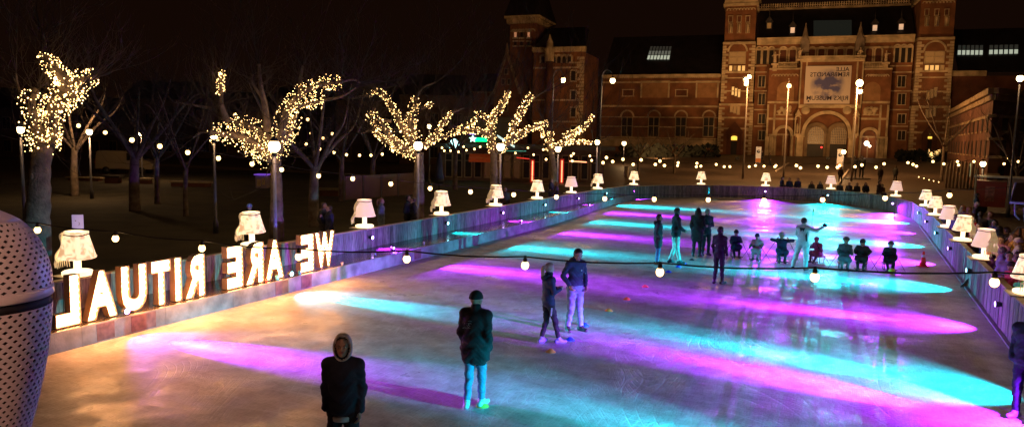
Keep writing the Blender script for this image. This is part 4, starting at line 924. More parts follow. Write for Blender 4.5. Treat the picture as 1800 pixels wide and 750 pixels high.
for (px, py, Y, c, lab) in ((1122, 337, 53.4, PURP, 'purple beam lamp at the left bend of the far wall'), (1240, 338, 56.3, CYAN, 'cyan beam lamp left of the brightest purple one on the far wall'), (1345, 341, 57.0, PURP, 'very bright purple beam lamp in the middle of the far wall'), (1455, 347, 56.1, CYAN, 'cyan beam lamp beside a warm bulb on the far wall'), (1569, 361, 50.8, PURP, 'small purple beam lamp at the right bend of the far wall')):
    P = at_y(px, py, Y); d = Vector((-3, 22, .6))-P; d.z = 0; d.normalize()
    beam_lamp((P.x, P.y, .58), d, (d.x, d.y, -.09), c, lab, 16000, 26, 1.0, 1.6)

# ------------------------------------------------------------------ marquee letters (mirrored, as in the photograph)
m_lface = mat('letter_face', (1, .8, .5), .4, emit=(1.0, .40, .12), es=8.5)
m_lside = mat('letter_side', (.20, .13, .09), .6, .2, 3)
m_lbulb = mat('letter_bulb', (1, .9, .6), .3, emit=(1.0, .72, .36), es=12, sample=False)
LET = [('L', 8.66, 9.15), ('A', 9.28, 9.93), ('U', 10.03, 10.62), ('T', 10.74, 11.22), ('I', 11.33, 11.50), ('R', 11.60, 12.14), ('E', 12.80, 13.30), ('R', 13.40, 13.99), ('A', 14.07, 14.71), ('E', 15.36, 15.88), ('W', 15.95, 16.76)]
desc = {0: 'backwards L nearest to the camera', 1: 'A standing beside the backwards L', 2: 'U between the A and the T', 3: 'T in the middle of the nearest word', 4: 'narrow I of the nearest word', 5: 'backwards R that begins the nearest word', 6: 'backwards E at the left end of the middle word', 7: 'backwards R in the middle word', 8: 'A of the middle word', 9: 'backwards E of the farthest word', 10: 'W at the far end of the row'}
for i, (ch, y0, y1) in enumerate(LET):
    vs, fs = glyphs(ch, .062 if ch not in 'I' else .03); xs_ = [v[0] for v in vs]; zs_ = [v[1] for v in vs]
    mnx, mxx, mnz, mxz = min(xs_), max(xs_), min(zs_), max(zs_); H = .96+.05*(i > 5)
    P2_ = [((mxx-v[0])/(mxx-mnx)*(y1-y0), (v[1]-mnz)/(mxz-mnz)*H) for v in vs]   # y grows away; mirrored
    t = thing('marquee_letter', f'glowing bulb-lit letter {desc[i]}', 'light letter', (-13.38, y0, .392), 0, 'letters of light on the rink ledge')
    g = MB(); g.add([(-.05, y, z) for y, z in P2_], fs); g.build('glowing_face', m_lface, t)
    g = MB(); g.add([(-.17, y, z) for y, z in P2_], fs); bk = g.build('back_panel', m_lside, t)
    # outline edges
    cnt = {}
    for f in fs:
        for a, b_ in zip(f, f[1:]+f[:1]): cnt.setdefault((min(a, b_), max(a, b_)), []).append((a, b_))
    g = MB(); rim = MB(); bb = MB()
    for k_, e in cnt.items():
        if len(e) == 1:
            a, b_ = P2_[e[0][0]], P2_[e[0][1]]
            g.add([(-.17, *a), (.0, *a), (.0, *b_), (-.17, *b_)], [(0, 1, 2, 3)])
            va = Vector((0, *a)); vb_ = Vector((0, *b_)); ln = (vb_-va).length
            g.tube([va, vb_], .009, 4, smooth=False)
            ctr_ = Vector((0, sum(p[0] for p in P2_)/len(P2_), sum(p[1] for p in P2_)/len(P2_)))
            n_ = int(ln/.11)
            for q in range(n_):
                p = va.lerp(vb_, (q+.5)/n_); e_ = (vb_-va).normalized(); nr = Vector((0, -e_.z, e_.y))
                # inward side: test with face orientation
                for s_ in (1, -1):
                    c = p+nr*s_*.04
                    # inside test (even-odd over triangles)
                    ins_ = False
                    for f in fs:
                        for k2 in range(1, len(f)-1):
                            A_, B_, C2 = P2_[f[0]], P2_[f[k2]], P2_[f[k2+1]]
                            d1 = (c.y-B_[0])*(A_[1]-B_[1])-(A_[0]-B_[0])*(c.z-B_[1]); d2 = (c.y-C2[0])*(B_[1]-C2[1])-(B_[0]-C2[0])*(c.z-C2[1]); d3 = (c.y-A_[0])*(C2[1]-A_[1])-(C2[0]-A_[0])*(c.z-A_[1])
                            if not ((d1 < 0 or d2 < 0 or d3 < 0) and (d1 > 0 or d2 > 0 or d3 > 0)): ins_ = True
                    if ins_: bb.ell((-.02, c.y, c.z), .026, 6, 4); break
    g.build('side_band', m_lside, t)
    l = light('letter_light', 'POINT', (0, 0, 0), 40, (1, .36, .10), .12); l.parent = t; l.location = (.42, (y1-y0)/2, .30)
    if bb.v: tag(bb.build('light_bulbs', m_lbulb, t), kind='stuff')

# ------------------------------------------------------------------ big table lamps on the rink wall
m_shade = bpy.data.materials.new('glowing_shade'); m_shade.use_nodes = True; nt = m_shade.node_tree; N = nt.nodes; L = nt.links; b = N['Principled BSDF']
tc = N.new('ShaderNodeTexCoord'); n = N.new('ShaderNodeTexNoise'); n.inputs['Scale'].default_value = 5; n.inputs['Detail'].default_value = 4; n.inputs['Distortion'].default_value = 1.5; L.new(tc.outputs['Object'], n.inputs['Vector'])
rp = N.new('ShaderNodeValToRGB'); rp.color_ramp.elements[0].position = .40; rp.color_ramp.elements[0].color = (.62, .33, .16, 1); rp.color_ramp.elements[1].position = .50; rp.color_ramp.elements[1].color = (1, .74, .42, 1)
L.new(n.outputs['Fac'], rp.inputs[0]); L.new(rp.outputs[0], b.inputs['Emission Color']); b.inputs['Emission Strength'].default_value = 1.3; b.inputs['Base Color'].default_value = (.8, .7, .55, 1)
m_lampw = mat('glowing_plastic', (.85, .8, .7), .4, emit=(1, .74, .42), es=1.7)
m_shade2 = mat('dim_pink_shade', (.7, .55, .5), .6, .2, 5, emit=(1, .60, .44), es=.85)
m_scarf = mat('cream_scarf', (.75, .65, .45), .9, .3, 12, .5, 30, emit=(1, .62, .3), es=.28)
m_plat = mat('pale_platform', (.6, .5, .34), .7, .15, 4)
def make_lamp(seed, shade, scarf):
    rnd = random.Random(seed)
    t = bpy.data.objects.new('table_lamp', None); COL.objects.link(t)
    g = MB(); g.lathe([(.27, 0), (.30, .02), (.30, .07), (.27, .09)], 28); g.build('base', m_lampw, t)
    g = MB(); g.lathe([(.085, .091), (.075, .12), (.075, .38)], 16); g.build('stem', m_lampw, t)
    prof = [(.345, .36), (.365, .37), (.368, .40), (.352, .41), (.30, .60), (.25, .78), (.225, .88), (.235, .885), (.235, .925), (.20, .93)]
    g = MB(); g.lathe(prof, 32); g.build('lampshade', shade, t)
    g = MB(); g.tube([(.2335*math.cos(a), .2335*math.sin(a), .86+.01*math.sin(3*a)) for a in [2*math.pi*i/24 for i in range(25)]], .012, 5); g.build('cord', mat('dark_cord', (.12, .09, .07), .8), t)
    if scarf:
        g = MB(); a0 = rnd.uniform(3.6, 4.3); n_ = 16
        for layer in range(2):
            vs = []; 
            for i in range(n_+1):
                s = i/n_; a = a0+.9*layer*.3+s*-.35; z = .9-s*.62; rr = lerp(.245, .40, s)+.03*math.sin(s*9+seed)
                wd = lerp(.10, .20, s)
                for j in range(5):
                    aj = a+(j/4-.5)*wd/rr*1.6; rj = rr+.018*math.sin(j*2.3+s*7+layer)
                    vs.append((rj*math.cos(aj), rj*math.sin(aj), z-.03*j*.2))
            g.add(vs, [(i*5+j, i*5+j+1, (i+1)*5+j+1, (i+1)*5+j) for i in range(n_) for j in range(4)], True)
        for j in range(9):
            a = a0-.35+(j/8-.5)*.9; rr = .42; z = .29
            g.tube([(rr*math.cos(a), rr*math.sin(a), z+.02), (rr*1.04*math.cos(a+.02), rr*1.04*math.sin(a+.02), z-.06), (rr*1.02*math.cos(a), rr*1.02*math.sin(a), z-.14-rnd.uniform(0, .05))], [.014, .012, .008], 4)
        o = g.build('scarf', m_scarf, t)
        md = o.modifiers.new('thick', 'SOLIDIFY'); md.thickness = .012
    return t
protos = [make_lamp(1, m_shade, True), make_lamp(2, m_shade, True), make_lamp(3, m_shade, False), make_lamp(4, m_shade2, False), make_lamp(5, m_shade2, True)]
spots = [(-14.8, 10.09, 1.03, 0, 'behind the nearest letters, next to the blue notice'), (-14.8, 15.06, 1.03, 0, 'leaning over the middle word of glowing letters'), (-14.8, 20.12, 1.03, 4, 'with a pinkish shade beside the woman in the grey-blue coat'), (-14.8, 25.14, 1.03, 1, 'with a knotted scarf beside the couple in dark coats'),
         (-14.8, 29.95, 1.03, 1, 'with a windblown scarf in front of the fourth lit tree'), (-14.8, 34.73, 1.03, 2, 'plain, left of the hugging couple'), (-14.8, 39.69, 1.03, 3, 'with a dull shade right of the hugging couple'), (-14.75, 44.25, 1.03, 0, 'in front of the tall bent street lamp'), (-14.45, 51.4, .96, 2, 'alone at the left bend of the far wall'),
         (-10.5, 55.55, .96, 2, 'above the bright cyan spot of the far wall'), (-6.13, 57.2, .96, 2, 'above the brightest purple spot of the far wall'), (-1.69, 56.8, .96, 3, 'between two clusters of spectators on the far wall'), (2.2, 51.8, .96, 3, 'at the right bend, beside a warm bulb'),
         (3.2, 43.05, 1.06, 2, 'first of the crowded right wall, with a frilled shade'), (3.2, 37.6, 1.06, 2, 'brightest on the right wall, partly behind another lamp'), (3.2, 32.2, 1.06, 4, 'next to the purple hood on the right wall'), (3.2, 27.9, 1.06, 1, 'with a notice hanging from its shade, left of the red jacket'), (3.25, 23.7, 1.06, 4, 'with a pink shade right of the red jacket'), (3.35, 18.4, 1.06, 0, 'largest, at the right edge among the onlookers')]
used = set()
for i, (x, y, z, k, d) in enumerate(spots):
    o = protos[k] if k not in used else copy_tree(protos[k]); used.add(k)
    o.location = (x, y, z+.021); o.rotation_euler = (random.uniform(-.03, .03), random.uniform(-.03, .03), (0 if x < -10 else .4)+random.uniform(-.25, .25)+(1.1 if x > 3 else 0))
    tag(o, 'glowing table lamp ' + d, 'lamp', 'big table lamps on the rink wall')
    g = MB(); s_ = .36; g.box((-s_, -s_, -.03), (s_, s_, 0)); pz = z+.016 if True else z
    tag(g.build('lamp_platform', m_plat, None, (x, y, pz+.001)), 'platform under the table lamp ' + ' '.join(d.split()[:9]), 'platform', 'platforms under the table lamps')
    if x > 3: o.scale = (.88, .88, .88)
    l = light('lamp_glow', 'POINT', (0, 0, .65), 13 if x < 3 else 26, (1, .62, .3), .2); l.parent = o; l.location = (0, 0, 1.02)
for k, o in enumerate(protos):
    if k not in used:
        for ch in list(o.children): bpy.data.objects.remove(ch)
        bpy.data.objects.remove(o)

# ------------------------------------------------------------------ street lamps
def street_lamp(x, y, h, label, energy=380, post=m_steel, globe_r=.19, arm=None, z0=None, col=WARM):
    z0 = ground_z(x, y) if z0 is None else z0
    t = thing('street_lamp', label, 'street lamp', (x, y, z0), 0, 'warm street lamps round the square')
    g = MB(); g.lathe([(.11, 0), (.11, .5), (.065, .6), (.05, h-.25)], 10)
    if arm:
        ax, ay = arm; pts = [(ax*.5*(1-math.cos(a)), ay*.5*(1-math.cos(a)), h-.3+.5*math.sin(a)*1.2) for a in [math.pi*i/10 for i in range(11)]]; g.tube(pts, .035, 6)
    g.build('post', post, t)
    hx, hy, hz = (arm[0], arm[1], h-.55) if arm else (0, 0, h)
    g = MB(); g.ell((hx, hy, hz), (globe_r, globe_r, globe_r*1.1), 14, 10); g.build('globe', m_globe, t)
    g = MB(); g.lathe([(globe_r*.9, 0), (globe_r*.5, .1), (.03, .18)], 12, (hx, hy, hz+globe_r*.8)); g.lathe([(.06, -.12), (globe_r*.45, 0)], 10, (hx, hy, hz-globe_r*1.02)); g.build('lamp_cap', m_black, t)
    if energy:
        l = light('street_light', 'POINT', (hx, hy, hz), energy, col, globe_r*1.12); l.parent = t; l.location = (hx, hy, hz-.02)
        l.data.shadow_soft_size = globe_r*1.25
    return t
m_bpost = mat('blue_grey_post', (.2, .2, .3), .4, .2, 4)
for (px, Y, gy, d, r) in ((482, 18.3, 257, 'on a pale blue post in front of the second lit tree', .21), (735, 26.9, 256, 'in front of the trunk of the third lit tree', .21), (880, 34.9, 258, 'on a violet post beside the fourth lit tree', .23), (981, 42.9, 262, 'beside the fifth lit tree', .2), (1050, 50.6, 250, 'where the far wall of the rink begins', .2)):
    P = at_x(px, gy, -17); street_lamp(-17, P.y, P.z+.06, 'round street lamp ' + d, 150, m_bpost, r*.9)
for (px, gy, dep, d, r) in ((36, 228, 26, 'left of the nearest lit tree', .2), (157, 232, 44, 'left of the pale van', .28), (376, 238, 30, 'at the left tips of the second lit tree', .24), (248, 235, 60, 'high behind the pale van', .3), (1728, 288, 52, 'on a dark post in front of the brown side building', .3), (1793, 138, 44, 'high at the right edge of the picture', .3), (1097, 252, 100, 'shaped like a small lantern below the museum windows', .45), (755, 222, 62, 'small and high between the third and fourth lit trees', .3)):
    P = at_d(px, gy, dep); z0 = ground_z(P.x, P.y); street_lamp(P.x, P.y, P.z-z0, 'round street lamp ' + d, (1500 if px in (157, 248) else 130) if dep < 70 else 700, m_steel, r*.62)
for (px, gy, dep, d, ax) in ((990, 141, 62, 'tall street lamp with a curled arm behind the fifth lit tree', .75), (1077, 142, 60, 'tall street lamp with a curled arm, brighter of the two', .8)):
    P = at_d(px, gy, dep); X, Y = P.x-ax, P.y-.35; z0 = ground_z(X, Y); street_lamp(X, Y, P.z-z0+.55, d, 500, m_steel, .21, (ax, .35))
# floodlight masts in front of the museum
def mast(px, ytop, heads, dep, label):
    P = at_d(px, ytop, dep); z0 = ground_z(P.x, P.y); t = thing('floodlight_mast', label, 'mast', (P.x, P.y, z0), 0, 'floodlight masts on the plaza')
    h = P.z-z0; g = MB(); g.lathe([(.12, 0), (.10, 1), (.055, h)], 8); g.build('pole', mat('pale_mast', (.16, .13, .11), .5), t)
    for (hx, hy, r, en) in heads:
        Q = at_d(hx, hy, dep)-Vector((P.x, P.y, z0)); g = MB(); g.box((Q.x-.25, Q.y+.02, Q.z-.18), (Q.x+.25, Q.y+.3, Q.z+.25)); g.tube([(0, 0, Q.z), (Q.x, Q.y+.1, Q.z)], .03, 5); hd = g.build('lamp_head', m_black, t)
        g = MB(); g.ell((Q.x, Q.y-.08, Q.z), (r, .1, r), 12, 8); g.build('lens', m_globe, hd)
        if en:
            l = light('mast_light', 'POINT', (Q.x, Q.y-.6, Q.z-.5), en*.08, SOD, .3); l.parent = t
            # floods face the museum front
            for _ in (0,):
                l = light('flood', 'SPOT', (Q.x, Q.y+.5, Q.z+.1), en*.17, SOD, .3, (0, 1, -.02), 150, .6); l.parent = t
    return t
mast(1315, 132, ((1317, 135, .2, 30000), (1310, 139, .12, 0), (1311, 145, .13, 0), (1311, 149, .12, 0)), 78, 'pale lamp mast with a cluster of small heads left of the banner')
mast(1387, 138, ((1387, 151, .2, 16000),), 80, 'slim lamp mast with one head in front of the left portal')
mast(1508, 142, ((1511, 146, .34, 42000), (1511.5, 162, .2, 0)), 76, 'lamp mast with the most dazzling head right of the banner')
P = at_d(1483, 267, 84); z0 = ground_z(P.x, P.y); t = street_lamp(P.x, P.y, P.z-z0, 'low bright lamp beside the white information board', 600, m_steel, .24)
# building floodlights standing on the plaza (warm), and low floods for the towers
def flood(px, py, dep, aim, en, size, label):
    P = at_d(px, py, dep); P.z = ground_z(P.x, P.y)+.25; t = thing('floodlight', label, 'floodlight', P, 0, 'ground floodlights before the museum')
    g = MB(); g.box((-.3, -.12, -.22), (.3, .12, .2)); g.build('housing', m_black, t)
    d = (Vector(aim)-P); l = light('flood', 'SPOT', (0, .35, .3), en*.21, SOD, .25, d, size, .8); l.parent = t
def mpt(px, py): 
    u, v = fac(px, py, 2); q = Matrix.Rotation(MROT, 3, 'Z') @ Vector((u, -2, v)); return q+MO
flood(1296, 285, 112, mpt(1296, 40), 46000, 70, 'black ground floodlight aimed at the left museum tower')
flood(1640, 285, 112, mpt(1642, 40), 95000, 70, 'black ground floodlight aimed at the right museum tower')
flood(1160, 285, 112, mpt(1160, 170), 26000, 110, 'black ground floodlight aimed at the left museum wing')
flood(1455, 290, 116, mpt(1455, 110), 46000, 100, 'black ground floodlight aimed at the entrance and banner')
flood(960, 285, 96, at_y(930, 90, 130), 16000, 60, 'black ground floodlight aimed at the corner pavilion')

# ------------------------------------------------------------------ strings of bulbs
def festoon(pts3, label, r, big=False, sag=.25, detail=True, group='festoon strings over the square'):
    """pts3: positions of the bulbs along one string"""
    t = thing('string_lights', label, 'string lights', pts3[0], 0, group); O = Vector(pts3[0])
    g = MB(); ctop = [Vector(p)+Vector((0, 0, r*2.3)) for p in pts3]
    a0 = ctop[0]+(ctop[0]-ctop[1])*.9; a1 = ctop[-1]+(ctop[-1]-ctop[-2])*.9
    path = [a0]+ctop+[a1]; line = []
    for p, q in zip(path[:-1], path[1:]):
        for i in range(4): line.append(p.lerp(q, i/4)-Vector((0, 0, math.sin(math.pi*i/4)*.02*(p-q).length)))
    line.append(path[-1])
    g.tube([p-O for p in line], .0085 if big else max(.006, r*.12), 5)
    if big:
        for p in ctop: g.ell(p-O, (.02, .02, .012), 6, 4)
    g.build('cable', m_cable, t)
    for p in pts3:
        p = Vector(p)-O
        if detail:
            g = MB(); g.lathe([(r*.42, 0), (r*.55, .0), (r*.55, r*1.1), (r*.3, r*1.3)], 10, (p.x, p.y, p.z+r*.75)); sk = g.build('socket', m_cable, t)
        g = MB(); g.ell(p, (r, r, r*1.12), 12, 9) if detail else g.ell(p, r, 6, 5); g.build('bulb', m_bulb, t)
    return t
# nearest string, 7-9 m away, crossing the whole picture
pp = [(-90, 383, 9.3), (66, 404, 8.9), (203, 419, 8.55), (355, 436, 8.2), (525, 451, 7.85), (715, 455, 7.5), (923, 466, 7.15), (1160, 478, 6.8), (1432, 487, 6.45), (1748, 496, 6.1)]
near = [at_d(*p) for p in pp]
festoon(near, 'nearest black cable of warm bulbs crossing the whole picture over the ice', .037, True)
for P in near: light('bulb_glow_light', 'POINT', P, 2.0, WARM, .045)
pp = [(232, 246, 21.5), (281, 257, 21.2), (330, 268, 21.6), (384, 278, 21.9), (443, 288, 22.2), (495, 298, 22.4), (560, 309, 22.5), (620, 314, 22.6), (687, 323, 22.6), (756, 331, 22.5), (827, 337, 22.4), (903, 342, 22.3), (978, 346, 22.1), (1063, 349, 21.8), (1150, 350, 21.6), (1245, 351, 21.4), (1343, 352, 21.2), (1446, 351, 21.0), (1556, 348, 20.8), (1669, 343, 20.6), (1792, 336, 20.4)]
festoon([at_d(*p) for p in pp], 'long cable of warm bulbs from the park over the far half of the rink', .065)
rows = [
 ([(609, 272), (632, 273), (652, 273), (672, 271), (690, 265)], 48, 'short row of bulbs left of the third lit tree', .12),
 ([(757, 247), (763, 252), (777, 260), (781, 265), (792, 265), (806, 267), (815, 258), (820, 264)], 46, 'row of bulbs in front of the icy blue sign', .09),
 ([(834, 262), (844, 258), (870, 268), (906, 269), (928, 260), (955, 263), (938, 272)], 46, 'row of bulbs in front of the cafe roof', .09),
 ([(541, 210), (567, 190), (547, 234), (568, 243), (584, 235), (538, 253), (562, 262), (587, 268)], 40, 'loose cluster of bulbs right of the second lit tree', .11),
 ([(960, 280), (970, 276), (1004, 274), (1006, 283), (1008, 270), (1040, 282), (1037, 274)], 52, 'row of bulbs beside the orange horizontal neon', .11),
 ([(1060, 286), (1066, 277), (1077, 284), (1095, 280), (1113, 289), (1127, 281), (1152, 289), (1160, 283), (1168, 291)], 56, 'row of bulbs before the left museum wing', .15),
 ([(1192, 286), (1191, 291), (1225, 287), (1224, 293), (1232, 292), (1259, 289), (1273, 293), (1283, 293), (1317, 293), (1328, 291), (1343, 292), (1362, 293), (1364, 291)], 60, 'row of bulbs before the left museum tower', .13),
 ([(1400, 291), (1407, 295), (1438, 292), (1454, 294), (1472, 294), (1476, 291), (1503, 293), (1515, 290), (1540, 294), (1554, 288)], 60, 'row of bulbs across the plaza in front of the entrance', .15),
 ([(1596, 286), (1605, 289), (1611, 292), (1640, 284), (1659, 288), (1683, 284), (1685, 290), (1712, 284), (1765, 288), (1773, 278), (1790, 284)], 58, 'row of bulbs before the brown side building', .13),
 ([(1615, 311), (1624, 313), (1633, 316), (1641, 318), (1650, 320)], 60, 'faint low row of tiny lamps right of the plaza', .05),
 ([(90, 218), (138, 221), (185, 233), (231, 246.5)], 26, 'string of bulbs behind the nearest lit tree', .09),
]
for pts, dep, lab, r in rows:
    festoon([at_d(x, y, dep+i*.35) for i, (x, y) in enumerate(pts)], lab, r*.78, detail=False)

# ------------------------------------------------------------------ trees
def spline(pts, n=5):
    pts = [Vector(p) for p in pts]; out = []
    for i in range(len(pts)-1):
        p0 = pts[max(0, i-1)]; p1 = pts[i]; p2 = pts[i+1]; p3 = pts[min(len(pts)-1, i+2)]
        for k in range(n):
            t = k/n; out.append(.5*((2*p1)+(p2-p0)*t+(2*p0-5*p1+4*p2-p3)*t*t+(3*p1-p0-3*p2+p3)*t**3))
    out.append(pts[-1]); return out
def twigs(mb, p, d, ln, r, rnd, lvl):
    d = d.normalized(); pts = [p]; q = p.copy(); dd = d.copy(); n = 4
    for i in range(n):
        dd = (dd+Vector((rnd.gauss(0, .16), rnd.gauss(0, .16), rnd.gauss(.08, .12)))).normalized(); q = q+dd*ln/n; pts.append(q.copy())
    mb.tube(pts, [lerp(r, r*.35, i/n) for i in range(n+1)], 3, False)
    if lvl > 0:
        for i in range(rnd.randint(2, 4)):
            k = rnd.randint(1, n); a = Vector((rnd.gauss(0, 1), rnd.gauss(0, 1), rnd.gauss(.4, .6))).normalized()
            twigs(mb, pts[k], (dd*1.0+a*.9), ln*rnd.uniform(.5, .75), r*.55, rnd, lvl-1)
def lit_tree(base_px, depth, trunk, limbs, bare, label, ltxt, seed, wtrunk, br=.028, dens=26, tw=3.4, net=.0):
    rnd = random.Random(seed); k = depth/FPX
    B = at_d(base_px[0], base_px[1], depth); zb = ground_z(B.x, B.y); t = thing('plane_tree', label, 'tree', (B.x, B.y, zb), 0, 'bare plane trees in the park'); O = Vector(t.location)
    def W(pts, wob=True):
        out = [];  dz = 0
        for i, (x, y) in enumerate(pts):
            if i > 0 and wob: dz += rnd.uniform(-.6, .6)*.5
            out.append(at_d(x, y, depth+dz)-O)
        return spline(out)
    g = MB(); tp = W(trunk, False); tp[0].z = -.05
    for i, p in enumerate(tp): pass
    bottom = Vector((tp[0].x, tp[0].y, -.05))
    n_ = len(tp); g.tube(tp, [wtrunk*lerp(1.15, .8, i/(n_-1))*(1+.06*math.sin(i*2.1)) for i in range(n_)], 14)
    for i in range(9): p = tp[int(rnd.uniform(.15, .9)*(n_-1))]; a = rnd.uniform(0, 6.28); g.ell(p+Vector((math.cos(a), math.sin(a), 0))*wtrunk*.75, (wtrunk*.3,)*2+(wtrunk*.4,), 7, 5)
    tr = g.build('trunk', m_bark, t)
    cg = MB(); tw_ = MB(); lights = []
    for li, limb in enumerate(list(limbs)+list(bare)):
        pts = W(limb[1]); r0 = limb[0]*k/2; m_ = len(pts)
        rad = [lerp(r0, max(r0*.35, .02), i/(m_-1)) for i in range(m_)]
        cg.tube(pts, rad, 9)
        cg.ell(pts[-1], rad[-1]*1.5, 7, 5)
        for i in range(1, m_):
            if rnd.random() < (.75 if i > m_*.3 else .25):
                a = Vector((rnd.gauss(0, .8), rnd.gauss(0, .8), rnd.uniform(.1, 1.3)))
                twigs(tw_, pts[i], a, tw*k*22*rnd.uniform(.5, 1), .012+.002*depth/20, rnd, 2)
        for _ in range(4): twigs(tw_, pts[-1], (pts[-1]-pts[-2]).normalized()+Vector((rnd.gauss(0, .5), rnd.gauss(0, .5), rnd.uniform(.1, .8))), tw*k*30, .014+.002*depth/20, rnd, 2)
        if li < len(limbs):
            s0 = limb[2] if len(limb) > 2 else 0.0; wid = limb[3]*k if len(limb) > 3 else 0
            for i in range(m_-1):
                if i/(m_-1) < s0: continue
                ln = (pts[i+1]-pts[i]).length; cnt = max(1, int(ln*dens*(1+wid*1.1)))
                tdir = (pts[i+1]-pts[i]).normalized(); u_ = tdir.orthogonal().normalized(); v_ = tdir.cross(u_)
                for _ in range(cnt):
                    q = pts[i].lerp(pts[i+1], rnd.random()); a = rnd.uniform(0, 6.283); rr = rad[i]+br*.9+(wid*rnd.random()**.7 if wid else 0)
                    lights.append(q+(u_*math.cos(a)+v_*math.sin(a))*rr)
    cg.build('crown', m_bark, t); tw_.build('twigs', m_twig, t)
    f = thing('fairy_lights', ltxt, 'fairy lights', O, 0, 'fairy lights wound round the plane trees')
    wr = MB(); bl = MB(); rnd.shuffle(lights)
    # order the string as a chain through near neighbours so the cable reads as one winding line
    if lights:
        left = lights[:]; cur = left.pop(); chain = [cur]
        L_ = np.array([tuple(p) for p in left]); ok = np.ones(len(L_), bool); c0 = np.array(tuple(cur))
        for _ in range(len(left)):
            d2 = ((L_-c0)**2).sum(1); d2[~ok] = 1e9; j = int(d2.argmin()); ok[j] = False; c0 = L_[j]; chain.append(left[j])
        for a, b_ in zip(chain[:-1], chain[1:]):
            if (a-b_).length < .8: wr.tube([a, b_], .006, 3, False, False)
        for q in chain: s_ = br*rnd.uniform(.5, 1.0)*(1.75 if rnd.random() < .10 else 1); bl.ell(q, (s_, s_, s_*1.1), 6, 4)
    wr.build('wire', m_cable, f); tag(bl.build('bulbs', m_fairy, f), kind='stuff')
    # the light the string gives off, as a few small sources along it
    for i in range(4):
        q = chain[int((i+.5)/4*len(chain))]; l = light('fairy_glow', 'POINT', q, 7*(depth/20)**1.2, (1, .6, .28), .35); l.parent = f; l.location = q+Vector((0, -.25, .1))
    return t
d_of = lambda X, Y: depth_of((X, Y, 1))
lit_tree((64, 395), 17.6, [(64, 395), (68, 350), (70, 300), (77, 258)], [
    (30, [(78, 262), (88, 215), (104, 172), (118, 148), (98, 124), (80, 100)], .0, 9), (16, [(110, 165), (140, 142), (170, 136)], 0, 15), (14, [(105, 190), (122, 175), (142, 155)], 0, 13),
    (22, [(75, 262), (64, 225), (56, 188), (62, 160)], 0, 15), (18, [(84, 250), (94, 232), (92, 255)], 0, 8)],
    [(14, [(98, 124), (80, 100), (77, 75), (71, 52)]), (6, [(60, 180), (35, 160), (28, 130)])],
    'nearest and thickest lit plane tree, at the left edge behind the white dome', 'dense net of fairy lights on the nearest plane tree', 1, .25, .0155, 105)
lit_tree((485, 390), d_of(-18, 19.5), [(486, 392), (486, 350), (485, 280)], [
    (22, [(480, 282), (455, 258), (425, 242), (395, 236), (370, 234)], 0, 17), (16, [(482, 275), (468, 240), (440, 222), (405, 215), (392, 208)], .1, 12), (18, [(486, 275), (495, 235), (505, 195), (530, 165), (560, 150), (600, 143)], .0, 11), (9, [(505, 192), (535, 184), (572, 176)], 0, 8),
    (14, [(480, 262), (500, 245), (515, 222), (520, 205)], 0, 12), (12, [(470, 265), (450, 262), (430, 255)], 0, 12), (8, [(389, 165), (388, 145), (392, 125)], 0, 4), (12, [(478, 285), (472, 262), (484, 268)], 0, 13)],
    [(15, [(400, 215), (390, 190), (389, 165)]), (14, [(470, 232), (466, 190), (458, 150), (455, 115)]), (7, [(464, 175), (446, 150), (444, 132)]), (8, [(420, 222), (372, 192), (345, 186), (310, 180)]), (7, [(385, 234), (355, 232), (340, 242)]), (10, [(528, 165), (528, 140), (532, 118)]), (7, [(600, 143), (620, 140), (632, 145)]), (6, [(572, 176), (600, 170), (625, 155)])],
    'widest lit plane tree, its tangled limbs spread behind the middle word of letters', 'fairy lights tangled over the widest plane tree', 2, .21, .016, 75)
lit_tree((737, 388), d_of(-18, 28.6), [(735, 388), (736, 330), (737, 268)], [
    (13, [(736, 268), (715, 235), (700, 208), (685, 180), (665, 160), (648, 168)], .1, 3), (15, [(738, 262), (722, 225), (726, 195), (732, 172)], .1, 6), (14, [(735, 270), (705, 258), (685, 238), (668, 218), (650, 205), (658, 192)], 0, 6), (10, [(745, 255), (768, 235), (782, 212), (795, 197)], .1, 3),
    (10, [(730, 272), (700, 262), (680, 250)], 0, 7), (8, [(675, 247), (665, 238), (656, 228)], 0, 2), (7, [(740, 190), (752, 187), (760, 181)], .3, 3), (10, [(742, 258), (765, 244), (785, 240)], 0, 2)],
    [(7, [(730, 175), (742, 155), (765, 145)]), (6, [(688, 213), (665, 212), (655, 226), (635, 235)]), (6, [(648, 168), (620, 172), (595, 172)]), (7, [(795, 197), (815, 190)])],
    'lit plane tree with curling limbs behind the woman at the wall', 'fairy lights on the plane tree with curling limbs', 3, .25, .020, 54)
lit_tree((870, 330), d_of(-18, 36.3), [(868, 333), (868, 290), (867, 248)], [
    (12, [(867, 268), (862, 232), (868, 205), (882, 185), (894, 160)], .0, 4), (8, [(866, 212), (850, 204), (836, 194)], 0, 2), (12, [(872, 266), (898, 245), (904, 218), (918, 192), (934, 166)], .0, 4), (9, [(900, 246), (925, 230), (945, 221), (964, 216)], 0, 3), (5, [(945, 222), (953, 232), (955, 242)], 0, 2),
    (9, [(862, 236), (835, 230), (805, 230), (786, 238)], .0, 4), (6, [(800, 230), (822, 220), (840, 208)], 0, 3)],
    [(6, [(930, 178), (948, 165), (960, 160)])],
    'lit plane tree with a tall V of limbs beside the violet lamp post', 'fairy lights on the V-shaped plane tree', 4, .2, .024, 46)
